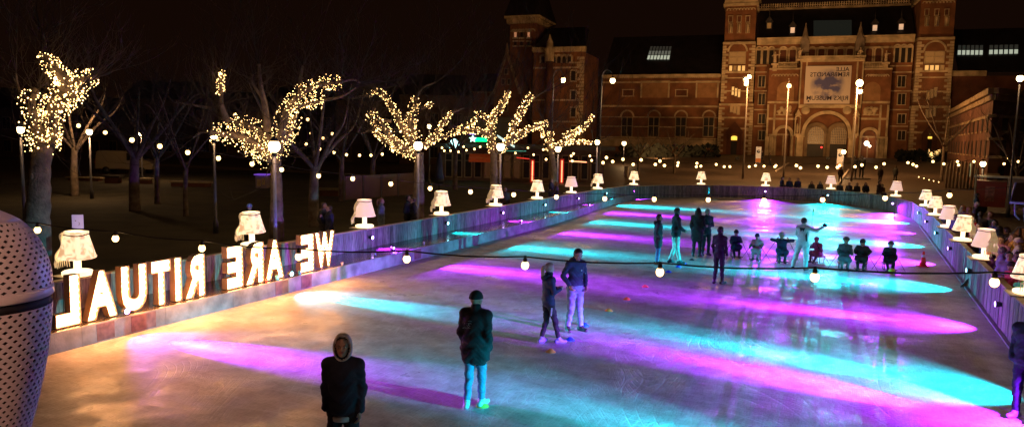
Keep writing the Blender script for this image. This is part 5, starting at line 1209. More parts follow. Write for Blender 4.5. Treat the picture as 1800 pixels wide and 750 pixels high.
lit_tree((973, 318), d_of(-18, 45.1), [(973, 322), (972, 290), (969, 262)], [
    (9, [(969, 264), (985, 254), (1005, 238), (1028, 222), (1043, 202)], .0, 3), (6, [(985, 252), (1012, 249), (1042, 252)], 0, 2), (8, [(967, 264), (964, 246), (970, 232)], .0, 5), (6, [(990, 240), (1008, 232), (1022, 226)], 0, 3)],
    [(5, [(969, 250), (958, 232), (962, 222)])],
    'smallest and farthest lit plane tree, beside the neon cafe', 'fairy lights on the farthest plane tree', 5, .2, .029, 38)
# unlit trees deeper in the park
def bare_tree(px, py_top, dep, wpx, label, seed, group='unlit bare trees', lean=0):
    rnd = random.Random(seed); P = gpt(px, 300, dep); t = thing('bare_tree', label, 'tree', P, 0, group); k = dep/FPX
    H = at_d(px, py_top, dep).z-P.z; r = wpx*k/2; fork = H*.42
    g = MB(); pts = spline([(0, 0, -.05), (lean*.3, 0, fork*.5), (lean, .1, fork)]); g.tube(pts, [lerp(r*1.2, r*.8, i/(len(pts)-1)) for i in range(len(pts))], 10); g.build('trunk', m_bark, t)
    c = MB(); tw_ = MB(); T = pts[-1]
    for i in range(6):
        a = i/6*6.283+rnd.uniform(-.4, .4); sp = rnd.uniform(.25, .5)*H
        q = spline([T-Vector((0, 0, rnd.uniform(0, fork*.2))), T+Vector((math.cos(a)*sp*.4, math.sin(a)*sp*.4, H*.15)), T+Vector((math.cos(a)*sp*.8, math.sin(a)*sp*.8, H*rnd.uniform(.28, .42))), T+Vector((math.cos(a)*sp, math.sin(a)*sp, H*rnd.uniform(.42, .56)))], 4)
        m_ = len(q); c.tube(q, [lerp(r*.5, r*.1, j/(m_-1)) for j in range(m_)], 6)
        for j in range(2, m_): twigs(tw_, q[j], Vector((rnd.gauss(0, 1), rnd.gauss(0, 1), rnd.uniform(0, 1.4))), H*.17, max(.012, r*.07), rnd, 2)
    c.build('crown', m_bark, t); tw_.build('twigs', m_twig, t)
for a in [(235, 120, 38, 17, 'dark bare tree with a wide trunk in front of the pale van', 11), (130, 130, 46, 12, 'thin bare tree between the nearest lit tree and the van', 12), (275, 140, 42, 9, 'bare tree just right of the pale van', 13), (325, 150, 36, 8, 'bare tree left of the second lit tree', 14), (551, 140, 33, 17, 'bare tree with a dark trunk right of the second lit tree', 15),
          (600, 150, 46, 9, 'slender bare tree left of the third lit tree', 16), (655, 165, 52, 9, 'bare tree behind the third lit tree', 17), (800, 160, 58, 8, 'bare tree between the third and fourth lit trees', 18), (1122, 222, 84, 4, 'young bare tree before the arched museum windows', 19), (1185, 225, 86, 4, 'second young bare tree before the museum windows', 20), (1656, 160, 78, 5, 'bare tree in front of the right museum tower', 21), (1790, 190, 50, 7, 'bare tree at the right edge with a few sparkling lights', 22)]:
    bare_tree(*a)

# ------------------------------------------------------------------ people
def capsule_sdf(P, a, b, ra, rb):
    ab = b-a; t = np.clip(((P-a)@ab)/max(1e-9, ab@ab), 0, 1)
    return np.linalg.norm(P-(a+t[:, None]*ab), axis=1)-(ra+(rb-ra)*t)
def marching(fn, lo, hi, vox):
    """closed surface of an implicit body: sample a block mesh, then snap to the zero level"""
    n = np.maximum(2, np.ceil((hi-lo)/vox).astype(int)); gx, gy, gz = [lo[i]+vox*(np.arange(n[i])+.5) for i in range(3)]
    G = np.stack(np.meshgrid(gx, gy, gz, indexing='ij'), -1).reshape(-1, 3)
    F = fn(G).reshape(n)
    return F, (gx, gy, gz)
def surface_nets(F, ax, vox):
    """naive surface nets on a regular grid"""
    nx_, ny_, nz_ = F.shape; s = F < 0
    c = np.zeros((nx_-1, ny_-1, nz_-1), int); acc = np.zeros(c.shape+(3,)); cnt = np.zeros(c.shape)
    corners = [(i, j, k) for i in (0, 1) for j in (0, 1) for k in (0, 1)]
    def sub(A, o): return A[o[0]:o[0]+nx_-1, o[1]:o[1]+ny_-1, o[2]:o[2]+nz_-1]
    for a in corners:
        for d in range(3):
            if a[d] == 0:
                b = list(a); b[d] = 1; fa, fb = sub(F, a), sub(F, b); m = (fa < 0) != (fb < 0)
                t = np.where(m, fa/np.where(fa == fb, 1, fa-fb), 0)
                for q in range(3): acc[..., q] += np.where(m, a[q]+(t if q == d else 0), 0)
                cnt += m
    idx = -np.ones(c.shape, int); act = cnt > 0; idx[act] = np.arange(act.sum())
    I, J, K = np.nonzero(act); off = acc[act]/cnt[act][:, None]
    V = np.stack([ax[0][I], ax[1][J], ax[2][K]], 1)+off*vox
    faces = []
    for d in range(3):
        o = [0, 0, 0]; o[d] = 1
        A = F[:nx_-o[0], :ny_-o[1], :nz_-o[2]]; B = F[o[0]:, o[1]:, o[2]:]; ch = (A < 0) != (B < 0)
        P = np.argwhere(ch); e1, e2 = [(1, 2), (2, 0), (0, 1)][d]
        for p in [P]:
            ok = (p[:, e1] > 0) & (p[:, e2] > 0); p = p[ok]
            ok = (p[:, e1] < c.shape[e1]) & (p[:, e2] < c.shape[e2]) & (p[:, d] < c.shape[d]); p = p[ok]
            q = []
            for (u, v) in ((0, 0), (1, 0), (1, 1), (0, 1)):
                r = p.copy(); r[:, e1] -= u; r[:, e2] -= v; q.append(idx[r[:, 0], r[:, 1], r[:, 2]])
            q = np.stack(q, 1); neg = A[p[:, 0], p[:, 1], p[:, 2]] < 0
            q[~neg] = q[~neg][:, ::-1]; faces.append(q)
    return V, np.concatenate(faces)[:, ::-1]
def v3(*a): return np.array(a, float)
BASE = dict(pelvis=(0, 0, .93), waist=(0, 0, 1.08), chest=(0, .0, 1.30), neck=(0, .0, 1.47), head=(0, .02, 1.615),
            shl=(-.165, 0, 1.40), shr=(.165, 0, 1.40), ell=(-.215, -.03, 1.13), elr=(.215, -.03, 1.13), wrl=(-.235, .05, .89), wrr=(.235, .05, .89),
            hil=(-.09, 0, .90), hir=(.09, 0, .90), knl=(-.10, .02, .49), knr=(.10, .02, .49), anl=(-.11, -.02, .09), anr=(.11, -.02, .09))
def person(label, loc, rz, H=1.75, pose=None, top=(.02, .025, .05), legs=(.02, .02, .03), shoes=(.03, .03, .035), skin=(.42, .25, .18), hair=(.05, .03, .02),
           vox=.02, puff=.0, long_=0, hat=None, hood=None, hairstyle='short', group=None, face=0.0, coat_len=None, sleeves=None, extras=None, cut_legs=False, hands='open', leg_r=1.0, tilt=0.0, skirt_flare=0.0, seed=0, helmet=None, hs=1.0, glove=None, feet=None, body_only=False):
    rnd = random.Random(seed or hash(label) % 9999); mn = 0
    J = {k: v3(*v) for k, v in BASE.items()}
    if pose: J.update({k: v3(*v) for k, v in pose.items()})
    S = H/1.78
    zones = []   # (zone, function)
    pf = puff
    GR = {'body': zones, 'head': [], 'hl': [], 'hr': []}; cur = ['body']
    def cap(z, a, b, ra, rb):
        if cur[0] == 'head': ra, rb = ra*hs, rb*hs
        GR[cur[0]].append((z, lambda P, a=a, b=b, ra=ra, rb=rb: capsule_sdf(P, a, b, ra, rb)))
    def ell(z, c, r, rot=None):
        if cur[0] == 'head': r = r*hs
        def f(P):
            Q = P-c
            if rot is not None: Q = Q @ rot
            k = np.linalg.norm(Q/r, axis=1); return (k-1)*min(r)
        GR[cur[0]].append((z, f))
    J0 = J
    up = J['chest']-J['pelvis']; up = up/np.linalg.norm(up); side = J['shr']-J['shl']; side = side/np.linalg.norm(side); fw = np.cross(up, side); fw = fw/np.linalg.norm(fw)
    if fw[1] < 0 and abs(fw[1]) > .5: fw = -fw
    Rm = np.stack([side, fw, up], 1)
    SM = 'top'
    # trunk: chest, belly, hips as flattened ellipsoids in the frame of the spine
    ell(SM, J['chest']-up*.01, v3(.168+pf, .115+pf, .20), Rm); ell(SM, J['waist'], v3(.146+pf*1.5, .107+pf*1.35, .21), Rm)
    cap(SM, J['shl'], J['shr'], .068+pf*.6, .068+pf*.6); cap(SM, J['chest']+up*.06, J['neck']-up*.02, .10+pf*.4, .062+pf*.3)
    for s in ('l', 'r'): cap(SM, (J['sh'+s]*.55+J['neck']*.45), J['sh'+s], .062+pf*.3, .062+pf*.5)
    hem = coat_len if coat_len is not None else .86
    ell(SM if hem < .95 else 'legs', J['pelvis'], v3(.158+pf*1.25, .116+pf*1.1, .14), Rm)
    if puff > 0 or hood is not None: cap(SM, J['neck']-up*.03, J['neck']+up*.05, .082, .074)
    if hem < .84:
        for s in ('l', 'r'):
            t = min(1, (.90-hem)/.41); h, k = J['hi'+s], J['kn'+s]; cap(SM, h, h+(k-h)*t, .098+pf, .088+pf+skirt_flare)
        t = min(1, (.90-hem)/.41); m0 = (J['hil']+J['hir'])/2; m1 = (J['knl']+J['knr'])/2; cap(SM, m0, m0+(m1-m0)*t, .12+pf, .10+pf+skirt_flare)
    cap('skin', J['neck']-up*.02, J['head']+v3(0, -.01, -.05), .055, .052)
    lr = leg_r
    for s in ('l', 'r'):
        cap('legs', J['hi'+s], J['kn'+s], .096*lr, .068*lr); cap('legs', J['kn'+s], J['an'+s]+v3(0, 0, .02), .066*lr, .052*lr)
        zz = 'top'; ar = .047+pf*.6
        cap(zz, J['sh'+s], J['el'+s], ar+.008, ar-.004); cap(zz, J['el'+s], J['wr'+s], ar-.004, .036+pf*.45)
    # feet
    for s in ('l', 'r'):
        a = J['an'+s]; tdir = v3(-.25 if s == 'l' else .25, 1, 0) if feet is None else v3(*feet[s]); tdir = tdir/np.linalg.norm(tdir)
        b = a+tdir*.15; b[2] = a[2]-.045; hl = a-tdir*.05; hl[2] = a[2]-.04
        cap('shoes', hl, b, .046, .038); cap('shoes', a, a+tdir*.04-v3(0, 0, .01), .050, .048); cap('shoes', a+v3(0, 0, .03), a, .048, .05)
    # hands
    hz = glove is not None and 'glove' or 'skin'
    if hands != 'none':
        for s in ('l', 'r'):
            if hands == 'left' and s == 'r' or hands == 'right' and s == 'l': continue
            cur[0] = 'h'+s
            w = J['wr'+s]; d = w-J['el'+s]; d = d/np.linalg.norm(d); sx = -1 if s == 'l' else 1
            inw = v3(-sx, .25, 0); inw -= d*(inw@d); inw /= np.linalg.norm(inw); wd = np.cross(d, inw)
            if wd[1] < 0 and abs(wd[1]) > abs(wd[2]): wd = -wd
            kn = w+d*.085
            cap(hz, w-d*.05, w+d*.02, .026, .024)
            for q in (-1, 0, 1): cap(hz, w+wd*.006*q, kn+wd*.022*q, .019, .0165)
            ln = (.075, .082, .078, .062)
            for q in range(4):
                o = (1.5-q)*.0195; b0 = kn+wd*o; m1 = b0+d*ln[q]*.5+inw*.008; m2 = m1+(d*.6+inw*.8)*ln[q]*.33; m3 = m2+(d*.15+inw*.98)*ln[q]*.25
                cap(hz, b0-d*.01, m1, .0098, .0090); cap(hz, m1, m2, .0090, .0082); cap(hz, m2, m3, .0082, .0072)
            th0 = w+d*.028+wd*.022; th1 = th0+(d*.5+wd*.65+inw*.3)*.04; th2 = th1+(d*.8+wd*.1+inw*.5)*.034
            cap(hz, th0, th1, .0125, .011); cap(hz, th1, th2, .011, .009)
    # head: skull, jaw, brow, nose, cheeks, lips, ears; turned by face, nodded by tilt
    cur[0] = 'head'; cap('skin', J['neck']-up*.03, J['head']+v3(0, -.01, -.05), .053, .050)
    hc = J['head']; cf, sf = math.cos(face), math.sin(face); ct, st = math.cos(tilt), math.sin(tilt)
    Rh = np.array([[cf, -sf, 0], [sf, cf, 0], [0, 0, 1]]) @ np.array([[1, 0, 0], [0, ct, -st], [0, st, ct]])
    def hp(x, y, z): return hc+Rh@v3(x*hs, y*hs, z*hs)
    hr = lambda r: r
    ell('skin', hp(0, -.012, .022), v3(.076, .095, .095), Rh); ell('skin', hp(0, .018, -.045), v3(.057, .070, .070), Rh); ell('skin', hp(0, .052, -.088), v3(.03, .026, .022), Rh)
    cap('skin', hp(-.03, .075, .02), hp(.03, .075, .02), .014, .014)
    cap('skin', hp(0, .083, .008), hp(0, .104, -.022), .008, .0125); ell('skin', hp(0, .094, -.028), v3(.018, .012, .009), Rh)
    for s in (-1, 1):
        ell('skin', hp(s*.036, .058, -.022), v3(.02, .02, .018), Rh); ell('skin', hp(s*.078, -.005, -.008), v3(.010, .020, .031), Rh)
    ell('lips', hp(0, .084, -.052), v3(.022, .010, .006), Rh); ell('lips', hp(0, .082, -.061), v3(.018, .010, .006), Rh)
    names = ['skin', 'top', 'legs', 'shoes', 'lips', 'glove']; bias = dict(skin=0, top=-.02, legs=-.004, shoes=-.01, lips=-.002, glove=0)
    def grid_mesh(zs, lo, hi, vx, kk0, folds):
        def total(P):
            acc = None; per = {}
            for z, f in zs:
                d = f(P); per[z] = np.minimum(per[z], d) if z in per else d
                if acc is None: acc = d
                else:
                    kk = kk0 if z in ('top', 'legs') else .008
                    h = np.clip(.5+.5*(acc-d)/kk, 0, 1); acc = acc*(1-h)+d*h-kk*h*(1-h)
            return acc, per
        n = np.ceil((hi-lo)/vx).astype(int)+1; ax = [lo[i]+vx*np.arange(n[i]) for i in range(3)]
        G = np.stack(np.meshgrid(*ax, indexing='ij'), -1).reshape(-1, 3); F = total(G)[0]
        if folds:
            ph = rnd.uniform(0, 6); win = np.clip((1.45-G[:, 2])/.2, 0, 1)*np.clip((G[:, 2]-.14)/.1, 0, 1)
            F = F+.006*np.sin(G[:, 2]*34+3*np.sin(G[:, 0]*13+ph)+G[:, 1]*11+ph)*win
            if vx < .02: F = F+.003*np.sin(G[:, 2]*83+5*np.sin(G[:, 0]*23+ph)+G[:, 1]*31)*win
        V, Q = surface_nets(F.reshape(n), ax, vx)
        C = V[Q].mean(1); per = total(C)[1]
        D = np.stack([per.get(z, np.full(len(C), 9.))+bias[z] for z in names], 1)
        headz = np.linalg.norm(C-hc, axis=1) < .115; D[headz, 1] += .03
        return V, Q, D.argmin(1), C
    allj = np.array([J[k] for k in J]); lo = allj.min(0)-.24; hi = allj.max(0)+.2; lo[2] = max(lo[2], -.02)
    body_names = zones
    parts_ = [grid_mesh(zones, lo, hi, vox, .022, True)]
    hb = .17; fv = min(vox, .013 if vox > .02 else .0085)
    parts_.append(grid_mesh(GR['head'], hc-v3(.14, .17, .23), hc+v3(.14, .17, .15), fv, .008, False))
    for s in ('l', 'r'):
        if GR['h'+s]:
            w = J['wr'+s]; d = w-J['el'+s]; c = w+d/np.linalg.norm(d)*.09; parts_.append(grid_mesh(GR['h'+s], c-.17, c+.17, .0075 if vox < .024 else .0095, .008, False))
    off = 0; Vs, Qs, Zs, Cs = [], [], [], []
    for (a_, b_, c_, d_2) in parts_: Vs.append(a_); Qs.append(b_+off); Zs.append(c_); Cs.append(d_2); off += len(a_)
    V = np.concatenate(Vs); Q = np.concatenate(Qs); zi = np.concatenate(Zs); C = np.concatenate(Cs)
    def M_(nm, c, r=.8): return mat('%s_%02d_%02d_%02d' % (nm, int(c[0]*99), int(c[1]*99), int(c[2]*99)), c, r, .25, 9, .22, 45)
    ms = [mat('skin_%02d' % int(skin[0]*99), skin, .55, .08, 8), M_('cloth', top), M_('cloth', legs), M_('leather', shoes, .5), mat('lips', (.38, .14, .12), .5), M_('cloth', glove or (.03, .03, .03))]
    t = thing('person', label, 'person', loc, rz, group)
    me = bpy.data.meshes.new('body'); me.from_pydata([tuple(v*S) for v in V], [], [tuple(int(i) for i in q) for q in Q])
    for m in ms: me.materials.append(m)
    me.polygons.foreach_set('material_index', zi.astype(np.int32)); me.polygons.foreach_set('use_smooth', [True]*len(Q)); me.update()
    body = bpy.data.objects.new('body', me); COL.objects.link(body); body.parent = t
    # clothing as shells of their own just outside the body
    VN = np.zeros((len(V), 3)); me_n = np.cross(V[Q[:, 2]]-V[Q[:, 0]], V[Q[:, 3]]-V[Q[:, 1]])
    for k in range(4): np.add.at(VN, Q[:, k], me_n)
    VN /= np.maximum(1e-9, np.linalg.norm(VN, axis=1))[:, None]
    if vox <= .024 and not body_only:
        for nm, z, th in (('jacket', 1, .007), ('trousers', 2, .004)):
            q = Q[zi == z]
            if not len(q): continue
            u, inv = np.unique(q, return_inverse=True); inv = inv.reshape(q.shape); vv = (V[u]+VN[u]*th)
            m2 = bpy.data.meshes.new(nm); m2.from_pydata([tuple(v*S) for v in vv], [], [tuple(int(i) for i in f) for f in inv]); m2.materials.append(ms[z]); m2.polygons.foreach_set('use_smooth', [True]*len(q)); m2.update()
            o = bpy.data.objects.new(nm, m2); COL.objects.link(o); o.parent = t
        for s in ('l', 'r'):
            c0 = J['an'+s]; q = Q[(zi == 3) & (np.linalg.norm((C-c0)[:, :2], axis=1) < .23) & (np.abs(C[:, 0]-c0[0]) <= np.abs(C[:, 0]-J['an'+('r' if s == 'l' else 'l')][0])+1e-6)]
            if not len(q): continue
            u, inv = np.unique(q, return_inverse=True); inv = inv.reshape(q.shape); vv = (V[u]+VN[u]*.004)
            m2 = bpy.data.meshes.new('shoe'); m2.from_pydata([tuple(v*S) for v in vv], [], [tuple(int(i) for i in f) for f in inv]); m2.materials.append(ms[3]); m2.polygons.foreach_set('use_smooth', [True]*len(q)); m2.update()
            o = bpy.data.objects.new('shoe', m2); COL.objects.link(o); o.parent = t
    Rh3 = Matrix(Rh.tolist()); hv = Vector(hc.tolist())
    def HP(x, y, z): return (hv+Rh3@Vector((x*hs, y*hs, z*hs)))*S
    # eyes and brows
    if vox <= .024:
        g = MB(); w_ = mat('eye', (.5, .48, .45), .3); k2 = mat('iris', (.03, .02, .015), .3)
        for s in (-1, 1): g.ell(HP(s*.031, .0775, .002), (.0125*S, .009*S, .008*S), 8, 6, Rh3)
        g.build('eyes', w_, t); g = MB()
        for s in (-1, 1): g.ell(HP(s*.031, .085, .002), (.0055*S, .003*S, .006*S), 8, 6, Rh3); g.tube([HP(s*.018, .090, .022), HP(s*.034, .089, .026), HP(s*.048, .078, .021)], .0035*S, 5)
        g.build('pupils_and_brows', k2, t)
    mh = M_('hair', hair, .6)
    def shell(nm, m, rx, ry, rz_, cz, keep, cy=-.012, bump_=.0, n=28, k=20, thick=None):
        g = MB(); vs = []; idx = {}; fs = []
        for i in range(k+1):
            th = math.pi*i/k-math.pi/2
            for j in range(n):
                a = 2*math.pi*j/n; x, y, z = math.cos(th)*math.cos(a), math.cos(th)*math.sin(a), math.sin(th)
                nn = 1+bump_*math.sin(j*2.9+seed)*math.cos(i*1.9); vs.append((x*rx*nn, y*ry*nn, z*rz_*nn))
        for i in range(k):
            for j in range(n):
                q = (i*n+j, i*n+(j+1) % n, (i+1)*n+(j+1) % n, (i+1)*n+j); c = [sum(vs[a][d] for a in q)/4 for d in range(3)]
                if keep(c[0], c[1], c[2]): fs.append(q)
        g.add([HP(v[0], v[1]+cy, v[2]+cz) for v in vs], fs, True); o = g.build(nm, m, t)
        md = o.modifiers.new('thick', 'SOLIDIFY'); md.thickness = (thick or .012)*S; md.offset = -1 if False else 1
        return o
    if hood is None or True:
        if hat is None and helmet is None or hairstyle in ('long', 'pony'):
            shell('hair', mh, .079, .099, .099, .022, lambda x, y, z: z > (.012+max(0, y)*.75 if y > 0.03 else -.045 if abs(y) <= .03 else -.075), bump_=.012, thick=.013)
        if hairstyle == 'long':
            g = MB()
            for a in np.linspace(math.pi*1.0-.35, math.pi*2+.35, 11): g.tube([HP(.082*math.cos(a), .095*math.sin(a)-.012, .02), HP(.095*math.cos(a), .105*math.sin(a)-.02, -.08), HP(.10*math.cos(a), .10*math.sin(a)-.03, -.17), HP(.085*math.cos(a), .1*math.sin(a)-.03, -.24)], [.022*S, .026*S, .024*S, .008*S], 7)
            g.build('long_hair', mh, t)
        if hairstyle == 'pony':
            g = MB(); g.tube([HP(0, -.10, .06), HP(0, -.15, .05), HP(.01, -.175, -.02), HP(0, -.17, -.12), HP(-.02, -.15, -.21), HP(-.01, -.14, -.26)], [x*S for x in (.025, .035, .042, .04, .028, .008)], 10)
            for s in (-.03, .03): g.tube([HP(s, -.11, .06), HP(s*1.4, -.17, 0), HP(s*1.3, -.165, -.12), HP(s, -.15, -.23)], [x*S for x in (.015, .022, .022, .006)], 7)
            g.build('ponytail', mh, t)
    if hat:
        hm2 = M_('knit', hat); o = shell('knitted_hat', hm2, .086, .105, .110, .026, lambda x, y, z: z > -.005+max(0, y)*.1, thick=.012)
    if helmet:
        shell('helmet', mat('helmet_%02d_%02d' % (int(helmet[0]*99), int(helmet[2]*99)), helmet, .3, .4, 14), .10, .118, .112, .026, lambda x, y, z: z > .0+max(0, y)*.25, thick=.014)
    if hood is not None:
        mh2 = M_('fleece', hood)
        if hood_up.get(label): shell('hood', mh2, .094, .122, .150, -.008, lambda x, y, z: y < .062 or z > .125, cy=-.012, bump_=.01, thick=.016)
        else:
            g = MB(); nb = Vector(J['neck'].tolist())
            for a in np.linspace(0, 2*math.pi, 15)[:-1]: pass
            ring_ = [Vector(((.095)*math.cos(a), -.035+.085*math.sin(a), .015-.03*math.sin(a)*-1))+nb for a in np.linspace(0, 2*math.pi, 17)]
            g.tube([p*S for p in ring_], .034*S, 8); g.ell((nb+Vector((0, -.12, -.03)))*S, (.10*S, .055*S, .085*S), 12, 8); g.build('hood', mh2, t)
    if extras: extras(t, J, S, HP, M_)
    return t
hood_up = {}

# ------------------------------------------------------------------ who stands where
def turn(P, phi):
    """0 = towards the camera, 90 = towards the right of the picture, 180 = away"""
    v = Vector((P.x, P.y, 0)).normalized(); d = -v*math.cos(R_(phi))+Vector((v.y, -v.x, 0))*math.sin(R_(phi)); return math.atan2(-d.x, d.y)
NAVY = (.012, .014, .035); BLACK = (.010, .010, .013); DEN = (.10, .17, .30); LDEN = (.15, .22, .28)
DOWN = dict(ell=(-.215, -.02, 1.13), elr=(.215, -.02, 1.13), wrl=(-.21, .07, .90), wrr=(.21, .07, .90))
POCK = dict(ell=(-.218, -.06, 1.13), elr=(.218, -.06, 1.13), wrl=(-.195, .06, .94), wrr=(.195, .06, .94))
def P_(base, **k): d = dict(base); d.update(k); return d
def stand(px, py, phi, **k):
    P = on(px, py, 0); return person(loc=(P.x, P.y, 0), rz=turn(P, phi), **k)
# hooded man, cut by the bottom edge
L1 = 'man in dark navy jacket with a grey hood up, cut off by the bottom edge'
hood_up[L1] = True
def ex_hooded(t, J, S, HP, M_):
    g = MB(); g.lathe([(.150, 0), (.158, .01), (.158, .05), (.150, .06)], 24, (0, 0, .80), sx=1.02, sy=.80); g.build('shirt_hem', mat('white_shirt', (.7, .68, .7), .8), t)
    g = MB(); g.box((-.022, .133*1, 1.285), (.018, .137, 1.345)); g.build('chest_print', mat('grey_print', (.3, .3, .34), .8), t)
P = on(603, 612, 1.64)
person(L1, (P.x, P.y, 0), turn(P, -14), 1.84, P_(POCK, wrl=(-.20, .04, .90), ell=(-.205, -.03, 1.13), elr=(.20, -.03, 1.13), wrr=(.18, .06, .93)), top=(.014, .015, .034), legs=(.015, .015, .022), hair=(.02, .015, .012), hood=(.55, .48, .44), puff=.024, vox=.0115, coat_len=.86, hands='left', face=.12, extras=ex_hooded, tilt=.12, seed=3)
# black jacket man seen from behind
def ex_black(t, J, S, HP, M_):
    g = MB(); c = Vector((-.03, -.155, 1.33)); n_ = 26
    pts = [c+Vector((.055*math.cos(a), .012*abs(math.cos(a))-.004, .055*math.sin(a))) for a in [2*math.pi*i/n_ for i in range(n_+1)]]
    g.tube(pts[2:12], .0028, 4); g.tube(pts[14:25], .0028, 4); g.tube([c+Vector((.024*math.cos(a), -.004, .024*math.sin(a))) for a in [2*math.pi*i/14 for i in range(12)]], .0028, 4)
    for i in range(9): x = -.115+i*.022; g.tube([c+Vector((x+.02, .004+abs(x)*.06-.004, -.006+(i % 3)*.006)), c+Vector((x+.028, .002+abs(x)*.06-.004, .014-(i % 2)*.008))], .0025, 4)
    for i in range(6): x = -.10+i*.016; g.tube([c+Vector((x-.02, .012, -.075+(i % 2)*.01)), c+Vector((x-.012, .012, -.06+(i % 2)*.01))], .0025, 4)
    g.build('back_print', mat('pale_print', (.45, .48, .5), .8), t)
stand(834, 716, 158, label='man seen from behind in a black padded jacket, black beanie and tight blue jeans', H=1.84, pose=P_(POCK, anl=(-.10, -.06, .09), anr=(.07, .10, .09), knl=(-.09, .0, .49), knr=(.08, .07, .49), ell=(-.205, -.04, 1.13), elr=(.21, -.05, 1.12), wrr=(.20, .05, .93)), top=(.012, .012, .018), legs=(.09, .22, .40), shoes=(.55, .58, .6), hat=(.008, .008, .009), puff=.042, coat_len=.80, vox=.0115, hands='none', leg_r=.98, extras=ex_black, face=-.35, seed=5)
# woman with a ponytail
def ex_woman(t, J, S, HP, M_):
    g = MB()
    for i in range(6): z = .74-i*.028; g.box((.155-i*.003, -.018, z), (.162-i*.003, .012, z+.018))
    g.build('leg_print', mat('pale_print', (.45, .48, .5), .8), t)
stand(962, 603, 118, label='woman with a reddish ponytail in navy jacket and black leggings, hands at her chest', H=1.68, pose=dict(ell=(-.21, .02, 1.13), elr=(.21, .02, 1.13), wrl=(-.07, .23, 1.17), wrr=(.09, .23, 1.17), anr=(.09, .22, .09), knr=(.09, .13, .49), anl=(-.09, -.10, .09), shl=(-.15, 0, 1.40), shr=(.15, 0, 1.40)), top=(.022, .022, .075), legs=(.012, .012, .022), shoes=(.22, .22, .45), hair=(.42, .22, .14), hairstyle='pony', hood=(.012, .012, .03), puff=.012, coat_len=.92, vox=.012, leg_r=.92, face=.0, extras=ex_woman, seed=6, skin=(.5, .3, .25))
# tall man in navy jacket and pale jeans
def ex_tall(t, J, S, HP, M_):
    g = MB(); g.lathe([(.171, 0), (.172, .008)], 24, (0, 0, .975), sx=1, sy=.84); g.lathe([(.171, 0), (.172, .008)], 24, (0, 0, 1.0), sx=1, sy=.84); g.build('hem_stripe', mat('teal_stripe', (.12, .3, .3), .8), t)
    g = MB(); g.box((-.075, .13, 1.33), (-.05, .136, 1.36)); g.box((-.252, -.02, 1.24), (-.246, .01, 1.28)); g.build('chest_print', mat('pale_print', (.45, .48, .5), .8), t)
stand(1009, 582, 32, label='tall man looking down, in navy jacket and faded light blue jeans', H=1.86, pose=P_(POCK, head=(.0, .075, 1.60), ell=(-.26, -.05, 1.16), wrl=(-.20, .08, .96), elr=(.25, -.09, 1.16), wrr=(.18, .06, .98), anl=(-.14, .03, .09), anr=(.13, -.05, .09)), top=(.02, .024, .07), legs=LDEN, leg_r=1.08, shoes=(.02, .02, .02), hair=(.02, .015, .012), puff=.012, coat_len=.95, vox=.012, tilt=-.45, extras=ex_tall, seed=7, hood=(.012, .014, .04))
g0 = 'adults on the ice'
def ex_bag(t, J, S, HP, M_):
    g = MB(); g.ell((-.20, .16, 1.02), (.13, .09, .12), 14, 10); g.tube([(-.2, .12, 1.12), (-.05, .1, 1.38), (.12, -.02, 1.45)], .014, 6); g.build('shoulder_bag', M_('cloth', (.03, .03, .035)), t)
stand(1155, 465, 95, label='man in a knee-length dark parka and blue jeans, leftmost of the distant group', H=1.73, pose=P_(POCK), top=(.02, .022, .03), legs=(.05, .1, .22), hair=(.03, .02, .015), puff=.03, coat_len=.70, vox=.019, hood=(.015, .015, .02), hands='none', group=g0)
stand(1186, 463, 110, label='tallest distant man, open dark coat over pale green trousers, bag at his front', H=1.93, pose=P_(DOWN, wrl=(-.12, .22, 1.05), ell=(-.24, .04, 1.15), wrr=(.12, .22, 1.05), elr=(.24, .04, 1.15), anl=(-.12, -.12, .09), anr=(.1, .12, .09)), top=(.018, .018, .025), legs=(.42, .5, .42), hair=(.02, .015, .01), puff=.022, coat_len=.84, vox=.019, extras=ex_bag, group=g0, hairstyle='short', face=.5)
stand(1224, 451, 172, label='woman with long dark hair and long black coat, seen from behind', H=1.80, pose=P_(POCK), top=(.012, .012, .016), legs=(.012, .012, .016), hair=(.015, .012, .012), hairstyle='long', puff=.03, coat_len=.66, vox=.02, hands='none', group=g0)
stand(1240, 449, 25, label='person in black with folded arms, half behind the long-haired woman', H=1.74, pose=P_(DOWN, wrl=(.04, .2, 1.14), ell=(-.22, .04, 1.13), wrr=(.2, .12, .92)), top=(.012, .012, .03), legs=(.01, .01, .016), hair=(.25, .2, .2), puff=.015, vox=.02, group=g0)
stand(1262, 499, 152, label='lone figure dressed all in black with short dark hair, back to the camera', H=1.72, pose=P_(DOWN, anl=(-.1, -.06, .09), anr=(.10, .06, .09)), top=(.012, .010, .02), legs=(.010, .010, .014), hair=(.02, .015, .015), puff=.005, vox=.017, leg_r=.95, group=g0, face=-.3)
def ex_white(t, J, S, HP, M_):
    g = MB(); g.ell((.63*S/1, .12, 1.53*S), (.075, .05, .07), 10, 8); g.build('mitten', M_('cloth', (.03, .03, .035)), t)
    g = MB(); g.prism([(-.09, 1.40), (.09, 1.40), (.04, 1.27), (.0, 1.33), (-.04, 1.27)], -.142*1, -.132*1); g.prism([(.10, 1.15), (.16, 1.3), (.165, .98), (.13, .95)], -.118, -.105); g.build('dark_panel', M_('cloth', (.02, .02, .03)), t)
